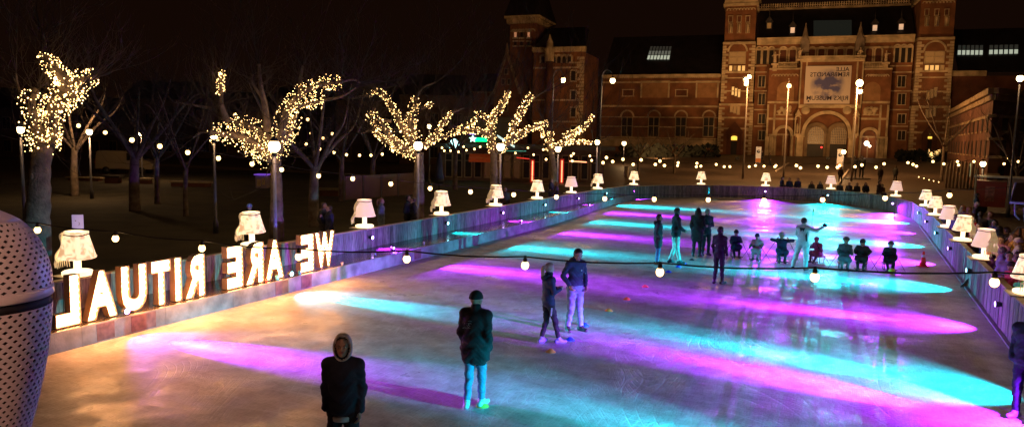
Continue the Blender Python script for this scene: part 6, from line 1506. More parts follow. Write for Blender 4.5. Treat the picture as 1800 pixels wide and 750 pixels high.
stand(1408, 474, 165, label='instructor in a white ski suit with legs apart and one arm stretched out', H=1.76, pose=dict(anl=(-.27, 0, .09), knl=(-.19, .05, .50), anr=(.15, -.05, .09), knr=(.13, .03, .49), elr=(.41, .04, 1.34), wrr=(.58, .1, 1.47), ell=(-.21, .10, 1.15), wrl=(-.12, .28, 1.16)), top=(.46, .50, .52), legs=(.42, .50, .52), shoes=(.02, .02, .03), hair=(.012, .01, .012), puff=.02, coat_len=.88, vox=.018, leg_r=1.18, extras=ex_white, hands='left', group=g0)
# dark figure at the right edge, standing on the ice beside the wall
P = on(1797, 738, 0)
person('dark navy figure standing against the right wall, cut off by the frame edge', (P.x, P.y, 0), turn(P, -25), 1.78, P_(POCK, wrl=(-.2, .12, 1.0)), top=(.012, .014, .04), legs=(.012, .014, .05), shoes=(.3, .28, .35), puff=.03, coat_len=.84, vox=.014, hat=(.01, .01, .02), hands='left')
# children on ice sledges
SEAT = dict(pelvis=(0, -.05, .46), waist=(0, -.03, .62), chest=(0, .02, .83), neck=(0, .05, 1.0), head=(0, .08, 1.16), shl=(-.16, .02, .93), shr=(.16, .02, .93), hil=(-.09, 0, .44), hir=(.09, 0, .44), knl=(-.13, .36, .50), knr=(.13, .36, .50), anl=(-.10, .50, .13), anr=(.10, .50, .13), ell=(-.25, .02, .72), elr=(.25, .02, .72), wrl=(-.25, .22, .70), wrr=(.25, .22, .70))
kids = [(1292, 452, 8, dict(top=(.012, .02, .08), legs=(.02, .02, .05), hat=(.012, .012, .02)), 'child in blue jacket and dark hat on a sledge, first of the row'),
        (1329, 457, -6, dict(top=(.42, .28, .36), legs=(.28, .2, .24), hat=(.03, .02, .08)), 'child in a pale pink snowsuit on a sledge'),
        (1373, 461, 4, dict(top=(.015, .02, .07), legs=(.02, .015, .08), helmet=(.35, .34, .4)), 'child in blue with a pale patterned helmet, elbows spread wide'),
        (1437, 462, -30, dict(top=(.35, .06, .16), legs=(.2, .05, .12), hat=(.5, .1, .3)), 'child in bright pink half hidden behind the instructor'),
        (1482, 474, 6, dict(top=(.09, .08, .10), legs=(.12, .11, .12), helmet=(.12, .12, .14)), 'child in grey patterned coat and helmet, right of the instructor'),
        (1514, 474, -4, dict(top=(.035, .02, .02), legs=(.015, .012, .015), hat=(.02, .015, .015)), 'child in dark brown coat and hat between two helmeted children'),
        (1561, 475, 10, dict(top=(.015, .02, .04), legs=(.012, .03, .09), helmet=(.05, .05, .05)), 'last child of the row, dark coat, a yellow-green ball at the feet')]
m_wood = mat('sledge_wood', (.22, .12, .06), .6, .3, 5, .2)
m_stick = mat('stick_metal', (.03, .03, .035), .4)
for i, (px, py, phi, kw, lab) in enumerate(kids):
    P = on(px, py, 0); Hk = (1.36, 1.30, 1.44, 1.25, 1.50, 1.46, 1.38)[i]; S = Hk/1.78; rz = turn(P, phi)
    pz = dict(SEAT); rk = random.Random(i*7+3); le = rk.uniform(-.06, .10); sw = rk.uniform(-.05, .05)
    for q_, f_ in (('chest', .6), ('neck', 1), ('head', 1.15), ('shl', .8), ('shr', .8), ('ell', .5), ('elr', .5)): a_ = pz[q_]; pz[q_] = (a_[0]+sw*f_, a_[1]+le*f_, a_[2]-abs(le)*.2*f_)
    for q_ in ('ell', 'elr', 'wrl', 'wrr', 'knl', 'knr'): a_ = pz[q_]; pz[q_] = (a_[0]*rk.uniform(.85, 1.15), a_[1]+rk.uniform(-.04, .05), a_[2]+rk.uniform(-.05, .09))
    if i == 2: pz.update(ell=(-.42, .02, .97), elr=(.42, .02, .97), wrl=(-.30, .15, .98), wrr=(.30, .15, .98))
    if i in (5, 6): pz.update(chest=(0, .10, .82), neck=(0, .16, .98), head=(0, .22, 1.12), shl=(-.16, .12, .92), shr=(.16, .12, .92))
    person(lab, (P.x, P.y, 0), rz, Hk, pz, puff=.040, coat_len=.5, hs=1.2, vox=.021, glove=(.03, .03, .04), feet=dict(l=(-.1, 1, 0), r=(.1, 1, 0)), group='children on ice sledges', tilt=-.15, **kw)
    short = ['blue-jacketed first', 'pale pink', 'patterned-helmet', 'bright pink', 'grey-coated', 'dark brown', 'last'][i]
    t = thing('ice_sledge', f'low wooden ice sledge under the {short} child', 'sledge', (P.x, P.y, 0), rz, 'ice sledges')
    g = MB(); g.box((-.17, -.24, .225), (.17, .16, .25)); g.box((-.20, .30, .075), (.20, .42, .095)); g.build('seat', m_wood, t)
    for sx in (-1, 1):
        g = MB(); g.tube([(sx*.13, -.26, .012), (sx*.13, .42, .012), (sx*.13, .50, .05), (sx*.13, .52, .11)], .01, 6); g.tube([(sx*.13, -.18, .012), (sx*.13, -.18, .225)], .012, 6); g.tube([(sx*.13, .1, .012), (sx*.13, .1, .225)], .012, 6); g.tube([(sx*.13, .36, .012), (sx*.13, .36, .075)], .012, 6); g.build('runner', m_steel, t)
    for s, sx in (('left', -1), ('right', 1)):
        w_ = Vector(pz['wr'+s[0]])*S; d = Vector(pz['wr'+s[0]])-Vector(pz['el'+s[0]]); h = w_+d.normalized()*.06
        lo = Vector((sx*(.50 if i != 2 else .62), h.y-.16 if i != 2 else -.25, .0)); up_ = h+(h-lo).normalized()*.12
        Mz = Matrix.Rotation(rz, 3, 'Z'); A_, B_ = Mz@lo+Vector((P.x, P.y, 0)), Mz@up_+Vector((P.x, P.y, 0))
        t2 = thing('poking_stick', f'thin prodding stick in the {s} hand of the {short} child', 'stick', A_, 0, 'sticks of the sledging children')
        g = MB(); g.tube([(0, 0, .004), B_-A_], [.006, .009], 6); g.build('shaft', m_stick, t2); g = MB(); dd = (B_-A_).normalized(); g.tube([(B_-A_)-dd*.10, (B_-A_)+dd*.015], .015, 8); g.build('grip', m_cable, t2)
# spectators behind the far wall
sp = [(1375, 313, (.015, .02, .06), 'spectator in dark blue turned sideways, leftmost behind the far wall'), (1388, 315, (.02, .03, .09), 'broad spectator in dark blue behind the far wall, second from left'), (1403, 315, (.02, .02, .07), 'spectator in navy, third from left behind the far wall'),
      (1427, 321, (.03, .025, .03), 'woman with pale face left of the table lamp on the far wall'), (1442, 321, (.02, .02, .03), 'woman with dark hood just left of the table lamp on the far wall'), (1477, 323, (.02, .03, .03), 'short spectator just right of the table lamp on the far wall'),
      (1493, 323, (.025, .025, .04), 'spectator in black leaning on the far wall, second right of the lamp'), (1507, 324, (.02, .02, .025), 'spectator in black leaning on the far wall, third right of the lamp'), (1522, 323, (.02, .018, .02), 'long-haired spectator in black at the end of the leaning row'),
      (1546, 320, (.06, .025, .02), 'spectator in brown with dark hair near the right bend'), (1551, 326, (.09, .03, .02), 'spectator in rusty red nearest the right bend')]
for i, (px, py, c, lab) in enumerate(sp):
    P = at_y(px, py, 57.9+.12*(i % 3)-(1.6 if i > 8 else 0)-(.5 if 5 < i < 9 else 0)); H = P.z+.13+.06
    person(lab, (P.x, P.y, -.06), turn(P, [70, 10, -20, 0, 15, -10, 5, -15, 20, 60, -30][i]), max(1.45, H), P_(DOWN, wrl=(-.12, .28, 1.02), wrr=(.12, .28, 1.02), ell=(-.24, .06, 1.12), elr=(.24, .06, 1.12)), top=c, legs=(.015, .015, .02), hair=(.02, .015, .012), hairstyle='long' if i in (3, 4, 8) else 'short', puff=.028, coat_len=.8, vox=.032, group='spectators behind the far wall')
# people left of the rink
def behind(px, py, z, phi, lab, H=None, **k):
    P = on(px, py, z); k.setdefault('vox', .022); return person(lab, (P.x, P.y, -.06), turn(P, phi), (H or z+.17), **k)
behind(438, 362, 1.55, 150, 'person in a blue striped knitted hat behind the leaning table lamp', pose=DOWN, top=(.03, .03, .05), hat=(.12, .2, .4), hands='none')
behind(569, 359, 1.62, 60, 'man in dark parka with a fur-edged hood, left of a pair', pose=POCK, top=(.035, .03, .03), hair=(.08, .06, .05), puff=.035, coat_len=.75, hands='none', hood=(.2, .15, .12))
behind(579, 364, 1.56, -70, 'companion in dark blue facing the man in the parka', pose=P_(DOWN, wrr=(.1, .25, 1.3), elr=(.2, .15, 1.1)), top=(.02, .02, .05), hair=(.05, .03, .02), puff=.03, coat_len=.75)
behind(670, 351, 1.60, 85, 'woman with pinned-up hair in a grey-blue coat beside a pinkish table lamp', pose=POCK, top=(.16, .2, .28), hair=(.3, .16, .09), hairstyle='pony', puff=.03, coat_len=.68, hands='none', skin=(.55, .35, .27))
behind(717, 346, 1.68, 70, 'bearded man in black with his back to the woman in grey-blue', pose=POCK, top=(.015, .013, .015), hair=(.015, .012, .01), puff=.03, coat_len=.8, hands='none')
behind(727, 350, 1.6, -80, 'partner in black facing the bearded man', pose=DOWN, top=(.02, .015, .015), hair=(.03, .02, .02), puff=.03, coat_len=.8, hands='none')
behind(888, 331, 1.6, 20, 'shadowy visitor behind the wall beside the violet lamp post', pose=DOWN, top=(.05, .025, .02), hands='none', vox=.03, puff=.02, coat_len=.8)
behind(969, 316, 1.68, 75, 'taller half of a hugging couple in dark coats', pose=P_(DOWN, wrl=(-.1, .3, 1.25), wrr=(.1, .3, 1.25), ell=(-.25, .12, 1.2), elr=(.25, .12, 1.2)), top=(.02, .02, .06), puff=.03, coat_len=.75, vox=.03)
behind(978, 321, 1.58, -90, 'smaller half of a hugging couple, bag on the back', pose=P_(DOWN, wrl=(-.1, .3, 1.2), wrr=(.1, .3, 1.2), ell=(-.25, .12, 1.15), elr=(.25, .12, 1.15)), top=(.03, .015, .04), puff=.03, coat_len=.75, vox=.03, hair=(.12, .05, .03), hairstyle='long')
# crowd along the right wall
LEAN = P_(DOWN, wrl=(-.14, .26, 1.12), wrr=(.14, .26, 1.12), ell=(-.25, .05, 1.13), elr=(.25, .05, 1.13))
rc = [(1655, 360, 1.60, (.10, .05, .04), dict(hair=(.10, .05, .03)), -60, 'onlooker with brown hair between two bright lamps on the right wall'), (1676, 371, 1.62, (.20, .12, .30), dict(hat=(.18, .10, .28), skin=(.45, .3, .35)), -70, 'onlooker in a lilac hat and coat on the right wall'),
      (1693, 364, 1.62, (.12, .04, .05), dict(hair=(.45, .18, .07), hairstyle='long'), 120, 'onlooker with long ginger hair behind the right-hand lamps'), (1704, 367, 1.60, (.25, .10, .06), dict(hair=(.3, .12, .05)), -40, 'onlooker in a tan coat beside the ginger-haired one'),
      (1718, 359, 1.62, (.03, .025, .03), dict(hat=(.5, .42, .38)), -110, 'onlooker in a pale round knitted hat above the crowd'), (1724, 376, 1.62, (.02, .02, .03), dict(hair=(.02, .015, .015)), 170, 'onlooker in black below the pale knitted hat'),
      (1714, 386, 1.60, (.45, .03, .03), dict(hair=(.03, .02, .02)), -60, 'onlooker in a bright red jacket at the right wall'), (1742, 376, 1.62, (.16, .07, .05), dict(hair=(.18, .08, .05)), -50, 'onlooker in brown behind the pink-shaded lamp'),
      (1733, 414, 1.52, (.02, .03, .13), dict(hat=(.012, .012, .02)), -70, 'onlooker in dark cap and blue coat left of the orange jacket'), (1757, 402, 1.64, (.02, .015, .02), dict(hair=(.015, .012, .012), hairstyle='long'), 150, 'onlooker with long black hair above the orange jacket'),
      (1770, 404, 1.62, (.05, .03, .02), dict(hair=(.04, .02, .02)), -90, 'onlooker in dark brown next to the yellow coat'), (1782, 416, 1.64, (.6, .28, .03), dict(hair=(.10, .05, .03)), -80, 'onlooker in a mustard yellow coat near the right frame edge'),
      (1745, 450, 1.25, (.30, .10, .40), dict(hair=(.02, .015, .015)), -70, 'small child with patterned purple jacket at the right wall'), (1738, 437, 1.36, (.6, .13, .03), dict(hair=(.05, .03, .02)), 160, 'onlooker in an orange jacket leaning over the right wall'),
      (1763, 439, 1.5, (.3, .14, .35), dict(skin=(.5, .3, .4), hair=(.2, .1, .15)), -80, 'onlooker with a purple-lit face beside the largest lamp'), (1791, 424, 1.62, (.35, .3, .45), dict(hat=(.5, .4, .6)), -90, 'onlooker in a lilac bobble hat at the right frame edge'),  # purple light on the first face is put into its skin colour
      (1779, 466, 1.45, (.4, .03, .06), dict(hat=(.03, .015, .02)), -60, 'onlooker in a red scarf leaning on the largest lamp'), (1797, 487, 1.42, (.05, .45, .12), dict(hair=(.03, .02, .02)), -50, 'onlooker in a bright green jacket cut off by the frame edge')]
for i, (px, py, z, c, kw, phi, lab) in enumerate(rc):
    P = on(px, py, z); 
    if P.x < 3.42:
        X = 3.42; Q = at_x(px, py, X); P = Q; z = Q.z
    person(lab, (P.x, P.y, -.06), turn(P, phi), max(1.0, z+.06+.13*(z+.06)/1.7), LEAN if i % 2 else DOWN, top=tuple(min(.8, q*1.5+.01) for q in c), legs=(.02, .02, .03), puff=.03, coat_len=.8, vox=.021, group='onlookers along the right wall', **kw)
row2 = [(1664, 366, (.06, .03, .03), (.06, .04, .03), 'onlooker in maroon in the second row near the bright twin lamps'), (1682, 380, (.10, .05, .16), (.05, .03, .03), 'onlooker in plum with dark hair left of the ginger one'), (1686, 392, (.5, .35, .3), (.4, .2, .1), 'fair-haired onlooker in a pale coat behind the notice lamp'), (1706, 378, (.16, .05, .03), (.3, .12, .06), 'onlooker in rust brown with auburn hair, second row'),
        (1722, 396, (.03, .03, .05), (.03, .02, .02), 'onlooker in charcoal just right of the red jacket'), (1749, 390, (.02, .02, .03), (.02, .015, .015), 'onlooker in black below the brown-clad one'), (1760, 420, (.25, .1, .2), (.02, .015, .015), 'onlooker in wine red between the orange and yellow coats'), (1774, 448, (.2, .15, .3), (.03, .02, .02), 'onlooker in greyish violet behind the largest lamp'),
        (1790, 448, (.5, .04, .05), (.05, .03, .02), 'onlooker in scarlet at the frame edge behind the largest lamp'), (1752, 470, (.3, .2, .45), (.02, .02, .02), 'child in mauve squeezed against the wall below the orange jacket'), (1769, 484, (.02, .02, .03), (.015, .012, .012), 'child in black looking over the wall beside the green jacket')]
for i, (px, py, c, hc_, lab) in enumerate(row2):
    z = 1.60-.05*(i % 3) if i < 9 else 1.32; P = on(px, py, z)
    if P.x < 3.38: P = at_x(px, py, 3.38+.05*(i % 3)); z = P.z
    person(lab, (P.x, P.y, -.06), turn(P, -75+25*(i % 4)), max(1.0, z+.06+.13*(z+.06)/1.7), LEAN if i % 2 else POCK, top=tuple(min(.8, q*1.5+.01) for q in c), legs=(.02, .02, .03), hair=hc_, hairstyle='long' if i % 3 == 2 else 'short', puff=.03, coat_len=.8, vox=.023, hands='open' if i % 2 else 'none', group='onlookers along the right wall')
# walkers on the plaza and two dark statues
for (px, py, d_, c, phi, lab) in ((1352, 300, 100, (.03, .02, .02), 80, 'walker in front of the left portal'), (1546, 330, 74, (.03, .02, .02), 190, 'dark walker right of the low bright lamp'), (1572, 331, 76, (.03, .025, .03), 170, 'dark walker farthest right on the plaza'), (1476, 331, 74, (.04, .02, .02), 175, 'walker striding on the plaza left of the two statues'), (1716, 360, 40, (.03, .02, .02), 100, 'visitor in dark clothes crossing behind the right-hand crowd'), (1340, 290, 106, (.02, .02, .03), -80, 'distant walker below the left tower')):
    P = at_d(px, py, d_); z0 = ground_z(P.x, P.y)
    person(lab, (P.x, P.y, z0), turn(P, phi), 1.75, P_(DOWN, anl=(-.1, -.15, .09), anr=(.1, .18, .09), knr=(.1, .12, .5)), top=c, legs=(.02, .018, .02), puff=.02, coat_len=.8, vox=.034, group='people walking on the plaza')
for px, py, lab in ((1501, 308, 'left of two dark figure sculptures on round plates in the middle of the plaza'), (1514, 308, 'right of two dark figure sculptures on round plates in the middle of the plaza')):
    P = at_d(px, py, 80); z0 = ground_z(P.x, P.y); o = person(lab, (P.x, P.y, z0+.09), turn(P, 10), 2.45, DOWN, top=(.02, .017, .015), legs=(.02, .017, .015), shoes=(.02, .017, .015), skin=(.021, .017, .015), hair=(.02, .017, .015), vox=.034, puff=.04, coat_len=.8)
    o.name = 'statue'; o['category'] = 'statue'; o['group'] = 'pair of dark statues'
    g = MB(); g.lathe([(.95, 0), (.95, .06), (.9, .09)], 20); g.build('round_base', mat('dark_bronze', (.03, .025, .02), .5), o, (0, 0, -.09))

# ------------------------------------------------------------------ white perforated dome in the left foreground
D0 = at_d(-30, 505, 3.0); kf = 3.0/FPX; rM = 105*kf
m_dome = mat('dome_white', (.74, .67, .70), .42, .10, 7, .1, 40)
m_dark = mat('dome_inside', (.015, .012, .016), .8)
dome = thing('perforated_dome', 'large white egg-shaped lantern with diamond-shaped holes in the left foreground', 'lantern', (D0.x, D0.y, 0))
def dr_(z):   # radius at height z relative to the widest level
    if z >= 0: t = min(1, z/(rM*1.34)); return rM*math.sqrt(max(0, 1-t**2.15))
    t = min(1, -z/(rM*4.0)); return rM*(1-t**1.75*.93)
def strip(z0, z1, rows, cols, name, shrink_top=False):
    g = MB(); N_ = cols
    def S(i, v, off=0.0): z = lerp(z0, z1, v/rows); r = dr_(z)+off; a = 2*math.pi*i/N_; return Vector((r*math.cos(a), r*math.sin(a), D0.z+z))
    for j in range(rows):
        for i in range(N_):
            o = .5 if j % 2 else 0; c00, c10, c11, c01 = S(i+o, j), S(i+1+o, j), S(i+1+o, j+1), S(i+o, j+1)
            mb_, mt_, ml, mr = S(i+.5+o, j), S(i+.5+o, j+1), S(i+o, j+.5), S(i+1+o, j+.5)
            c = S(i+.5+o, j+.5); hx = .31; hy = .37
            hl, hr_, hb_, ht = S(i+.5-hx+o, j+.5), S(i+.5+hx+o, j+.5), S(i+.5+o, j+.5-hy), S(i+.5+o, j+.5+hy)
            vs = [c00, mb_, c10, mr, c11, mt_, c01, ml, hb_, hr_, ht, hl]
            n_ = (c-Vector((0, 0, c.z))).normalized()*.006
            g.add(vs+[hb_-n_, hr_-n_, ht-n_, hl-n_], [(0, 1, 8, 11), (0, 11, 7), (1, 2, 9, 8), (2, 3, 9), (3, 4, 10, 9), (4, 5, 10), (5, 6, 11, 10), (6, 7, 11), (8, 9, 13, 12), (9, 10, 14, 13), (10, 11, 15, 14), (11, 8, 12, 15)])
    return g.build(name, m_dome, dome)
strip(.0, rM*1.12, 14, 40, 'upper_shell'); strip(-rM*3.55, -.075, 38, 40, 'lower_shell')
g = MB(); g.lathe([(dr_(rM*1.12), D0.z+rM*1.12), (dr_(rM*1.18)*.98, D0.z+rM*1.18), (dr_(rM*1.29), D0.z+rM*1.29), (.001, D0.z+rM*1.34)], 40); g.build('top_cap', m_dome, dome)
g = MB(); g.lathe([(rM+.001, D0.z-.038), (rM+.004, D0.z-.034), (rM+.004, D0.z-.004), (rM+.001, D0.z)], 60); g.build('white_band', m_dome, dome)
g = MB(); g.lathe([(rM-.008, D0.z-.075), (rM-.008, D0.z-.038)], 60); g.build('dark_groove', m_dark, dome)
g = MB(); zz = [rM*1.28*(1-i/10) for i in range(11)]+[-rM*3.55*i/20 for i in range(1, 21)]; g.lathe([(max(.005, dr_(z)-.02), D0.z+z) for z in reversed(zz)], 40); g.build('inner_shade_shell', m_dark, dome)  # dark shell added inside so the holes look shaded
zb = D0.z-rM*3.55; g = MB(); g.lathe([(.26, 0), (.26, .03), (.05, .06), (.045, zb-.05), (dr_(-rM*3.55), zb)], 24); g.build('stand', m_steel, dome)

# ------------------------------------------------------------------ things on the ice
def cone(px, py, h, r, col, lab, name='training_disc', group='small marker discs on the ice', emit=0):
    P = on(px, py, 0); t = thing(name, lab, 'marker cone', (P.x, P.y, .001), 0, group)
    g = MB(); g.lathe([(r, 0), (r*.96, .006), (r*.62, h*.55), (r*.3, h*.93), (r*.22, h), (r*.16, h*.96)], 18); g.build('disc', mat('plastic_%02d_%02d' % (int(col[0]*99), int(col[2]*99)), col, .4), t); return t
for (px, py, c, lab) in ((968, 618, (.85, .3, .08), 'orange marker disc at the ponytailed woman\'s feet'), (1002, 597, (.02, .08, .7), 'blue marker disc between the woman and the tall man'), (1028, 572, (.02, .08, .7), 'blue marker disc right of the tall man\'s shoes'), (1070, 546, (.8, .22, .05), 'orange marker disc, second of the diagonal row'), (1102, 526, (.85, .2, .06), 'orange marker disc, third of the diagonal row'), (1134, 504, (.7, .16, .1), 'orange marker disc, farthest of the diagonal row'),
                         (1175, 478, (.02, .08, .6), 'blue marker disc nearest below the tallest distant man'), (1192, 469, (.02, .08, .6), 'blue marker disc in the middle of the distant three'), (1202, 463, (.02, .09, .6), 'blue marker disc farthest of the distant three'), (1216, 457, (.03, .03, .05), 'black marker disc left of the long-haired woman\'s feet'), (848, 713, (.8, .62, .1), 'yellow marker disc hidden behind the black-jacketed man\'s shoe')):
    cone(px, py, .062, .10, c, lab)
def traffic_cone(px, py, h, col, lab, band=True):
    P = on(px, py, 0); t = thing('traffic_cone', lab, 'cone', (P.x, P.y, .001), .3, 'upright cones on the ice')
    g = MB(); g.box((-.15, -.15, 0), (.15, .15, .03)); g.build('foot', mat('cone_red', col, .4), t)
    g = MB(); g.lathe([(.115, .031), (.085, h*.35), (.055, h*.7), (.03, h), (.022, h)], 20); c_ = g.build('cone_body', mat('cone_red', col, .4), t)
    g = MB(); g.lathe([(.0615*1.08, h*.62), (.05*1.06, h*.80)], 20); g.build('white_sleeve', mat('cone_white', (.8, .8, .8), .4), t)
traffic_cone(1622, 468, .52, (.9, .06, .03), 'red cone with white sleeve on the right half of the ice')
traffic_cone(1233, 438, .42, (.8, .1, .2), 'pinkish cone between the long-haired woman and her neighbour')
P = on(1567, 482, 0); t = thing('ball', 'yellow-green ball in front of the last child on a sledge', 'ball', (P.x, P.y, .10)); g = MB(); g.ell((0, 0, 0), .10, 18, 12); g.build('ball_skin', mat('lime_plastic', (.6, .9, .04), .35), t); g = MB(); g.tube([(.1005*math.cos(a), .1005*math.sin(a), 0) for a in [2*math.pi*i/24 for i in range(25)]], .003, 4); g.build('seam', m_black, t)
P = on(1427, 400, 0); t = thing('flag_stick', 'thin green flag stick on the ice behind the instructor', 'flag', (P.x, P.y, 0)); g = MB(); g.lathe([(.09, 0), (.09, .03), (.008, .04), (.007, .95)], 10); g.build('pole', m_stick, t); g = MB(); g.box((.006, -.003, .62), (.05, .003, .93)); g.build('flag', mat('green_cloth', (.1, .6, .12), .8), t)
for (px, py, h) in ((1572, 383, .75), (1586, 381, .0)):
    if h: P = on(px, py, 0); t = thing('slalom_pole', 'short dark pole standing by the right bend of the wall', 'pole', (P.x, P.y, 0)); g = MB(); g.lathe([(.06, 0), (.06, .02), (.02, .03), (.018, h)], 8); g.build('shaft', m_stick, t); g = MB(); g.ell((0, 0, h), .028, 8, 6); g.build('tip', m_cable, t)
# ------------------------------------------------------------------ small things on the ledge
def cup(y, x, r, h, col, lab, emit=None):
    t = thing('drinks_cup', lab, 'cup', (x, y, .3735), 0, 'cups left on the rink ledge'); m = mat('cup_%02d_%02d' % (int(col[0]*99), int(col[2]*99)), col, .35)
    g = MB(); g.lathe([(r*.75, 0), (r, h), (r*.9, h*.98), (r*.7, .01)], 14); g.build('cup_body', m, t); g = MB(); g.lathe([(r*.85, h*.70), (r*.86, h*.72)], 14); g.build('drink', mat('drink', (.15, .06, .03), .2), t)
cup(15.17, -13.26, .04, .12, (.1, .55, .6), 'teal cup at the foot of the backwards E of the farthest word'); cup(14.32, -13.24, .05, .13, (.1, .5, .65), 'bright teal cup under the middle word\'s A'); cup(14.0, -13.3, .035, .10, (.7, .12, .06), 'red cup under the middle word\'s A')
cup(16.95, -13.25, .04, .09, (.5, .35, .4), 'pale cup beside the W'); cup(18.9, -13.5, .04, .12, (.25, .3, .5), 'bluish cup on the bare ledge past the letters'); cup(21.6, -13.4, .035, .12, (.6, .65, .7), 'clear tumbler on the ledge before the cyan wall lamp'); cup(31.4, -13.5, .035, .12, (.6, .65, .7), 'clear tumbler far down the ledge')
def ledge_spot(px, py, col, lab):
    P = at_d(px, py, 10); d = P-CAM; t_ = (.42-CAM.z)/d.z; P = CAM+d*t_; P.x = min(P.x, -13.3)
    t = thing('ledge_light', lab, 'spotlight', (P.x, P.y, .3735), 0, 'small coloured lights lying on the ledge')
    g = MB(); g.box((-.07, -.06, 0), (.04, .06, .035)); g.tube([(-.06, 0, .07), (.02, 0, .07)], [.045, .05], 12); g.build('housing', m_par, t); g = MB(); g.tube([(.021, 0, .07), (.03, 0, .07)], .045, 12); g.build('lens', glow(col), t)
    l = light('ledge_glow', 'POINT', (.12, -.02, .09), 5, col, .03); l.parent = t
ledge_spot(691, 437, PURP, 'purple light lying on the ledge, nearest of three'); ledge_spot(916, 389, PURP, 'purple light lying on the ledge, middle of three'); ledge_spot(1036, 361, PURP, 'purple light lying on the ledge, farthest of three')

# notice card on a stick in front of the nearest lamp
P = at_d(137, 390, 15.9); t = thing('notice_card', 'small blue-lit notice card on a stick in front of the nearest table lamp', 'notice', (P.x, P.y, .37)); h = P.z-.37
g = MB(); g.tube([(0, 0, 0), (0, 0, h+.1)], .016, 6); g.build('stick', m_steel, t)
g = MB(); g.box((-.11, -.02, h-.14), (.11, -.005, h+.16)); o = g.build('card', mat('card_blue', (.2, .22, .6), .6, emit=(.2, .22, .8), es=.16, sample=False), t); o.rotation_euler = (0, 0, .75)
g = MB(); g.box((-.05, -.024, h+.02), (-.03, -.0205, h+.04)); g.tube([(.02, -.022, h+.0), (.035, -.022, h-.03), (.02, -.022, h-.07)], .006, 4); g.build('card_print', m_black, o)

# ------------------------------------------------------------------ plaza and park furniture
def info_board(px, y0, y1, dep, lab):
    P = at_d(px, y1, dep); z0 = ground_z(P.x, P.y); k = dep/FPX; w_ = 9*k; top = at_d(px, y0, dep).z-z0; t = thing('information_board', lab, 'sign', (P.x, P.y, z0), YAW*.5, 'white information boards')
    g = MB(); g.box((-w_/2, -.06, .1), (w_/2, .06, top)); b_ = g.build('panel', mat('board_white', (.7, .66, .6), .5, emit=(1, .8, .6), es=.12, sample=False), t)
    g = MB(); g.box((-w_/2+.01, -.066, .12), (w_/2-.01, -.0605, top*.3)); g.build('orange_foot', mat('board_orange', (.65, .22, .04), .5), b_)
    g = MB(); g.ell((0, -.062, top*.72), (w_*.32, .012, w_*.32), 14, 8); g.build('round_emblem', mat('board_ink', (.02, .02, .05), .6), b_); g = MB(); g.ell((w_*.05, -.074, top*.74), (w_*.12, .01, w_*.16), 10, 6); g.build('emblem_mark', MATS['board_white'], b_)
    g = MB(); g.box((-w_/2, -.08, 0), (w_/2, .08, .095)); g.build('foot_plate', m_steel, t)
info_board(1333, 258, 275, 104, 'white information board with a round emblem below the left tower'); info_board(1476, 262, 280, 92, 'white information board beside the low bright lamp')
# van
def van(px, dep, lab, L=5.2, H=2.2, W=1.9, col=(.42, .33, .22), rot=YAW+.1):
    P = gpt(px, 288, dep); t = thing('parked_van', lab, 'van', P, rot)
    prof = [(-L/2, .45), (-L/2-.02, 1.0), (-L/2+.12, H-.1), (-L/2+.3, H), (L*.12, H), (L*.2, H-.08), (L*.36, 1.35), (L*.46, 1.2), (L/2, .95), (L/2, .45)]
    g = MB(); g.prism(prof, -W/2, W/2); b_ = g.build('body', mat('van_paint', col, .35, .05, 1), t); md = b_.modifiers.new('b', 'BEVEL'); md.width = .07; md.segments = 3
    g = MB(); g.prism([(L*.06, 1.3), (L*.06, H-.2), (L*.17, H-.2), (L*.31, 1.38), (L*.31, 1.3)], -W/2-.012, -W/2-.002); g.build('window', m_glassdark, t)
    g = MB(); g.add([(L*.215, -W/2+.15, H-.18), (L*.215, W/2-.15, H-.18), (L*.355, W/2-.12, 1.42), (L*.355, -W/2+.12, 1.42)], [(0, 1, 2, 3)]); o = g.build('windscreen', m_glassdark, t); o.location = (.03, 0, .02)
    for x in (-L*.31, L*.32):
        for s in (-1, 1):
            w_ = MB(); w_.tube([(x, s*(W/2-.2), .34), (x, s*(W/2+.01), .34)], .34, 18); wo = w_.build('wheel', mat('tyre', (.02, .02, .02), .8), t); w_ = MB(); w_.tube([(x, s*(W/2+.011), .34), (x, s*(W/2+.02), .34)], .19, 12); w_.build('rim', m_steel, wo)
    g = MB(); g.box((-L/2-.06, -W/2+.05, .4), (-L/2-.0, W/2-.05, .6)); g.build('bumper', m_black, t)
    for s in (-1, 1):
        g = MB(); g.box((L/2-.02, s*(W/2-.3)-.14, .8), (L/2+.02, s*(W/2-.3)+.14, .95)); g.build('headlight', m_white, t)
        g = MB(); g.box((-L/2-.05, s*(W/2-.12)-.06, .9), (-L/2-.02, s*(W/2-.12)+.06, 1.4)); g.build('tail_light', mat('tail_red', (.3, .02, .02), .4), t)
    g = MB(); g.box((L*.0, -W/2-.014, 1.0), (L*.05, -W/2-.003, 1.04)); g.build('door_handle', m_black, t)
van(224, 72, 'pale delivery van parked behind the bare trees on the left')
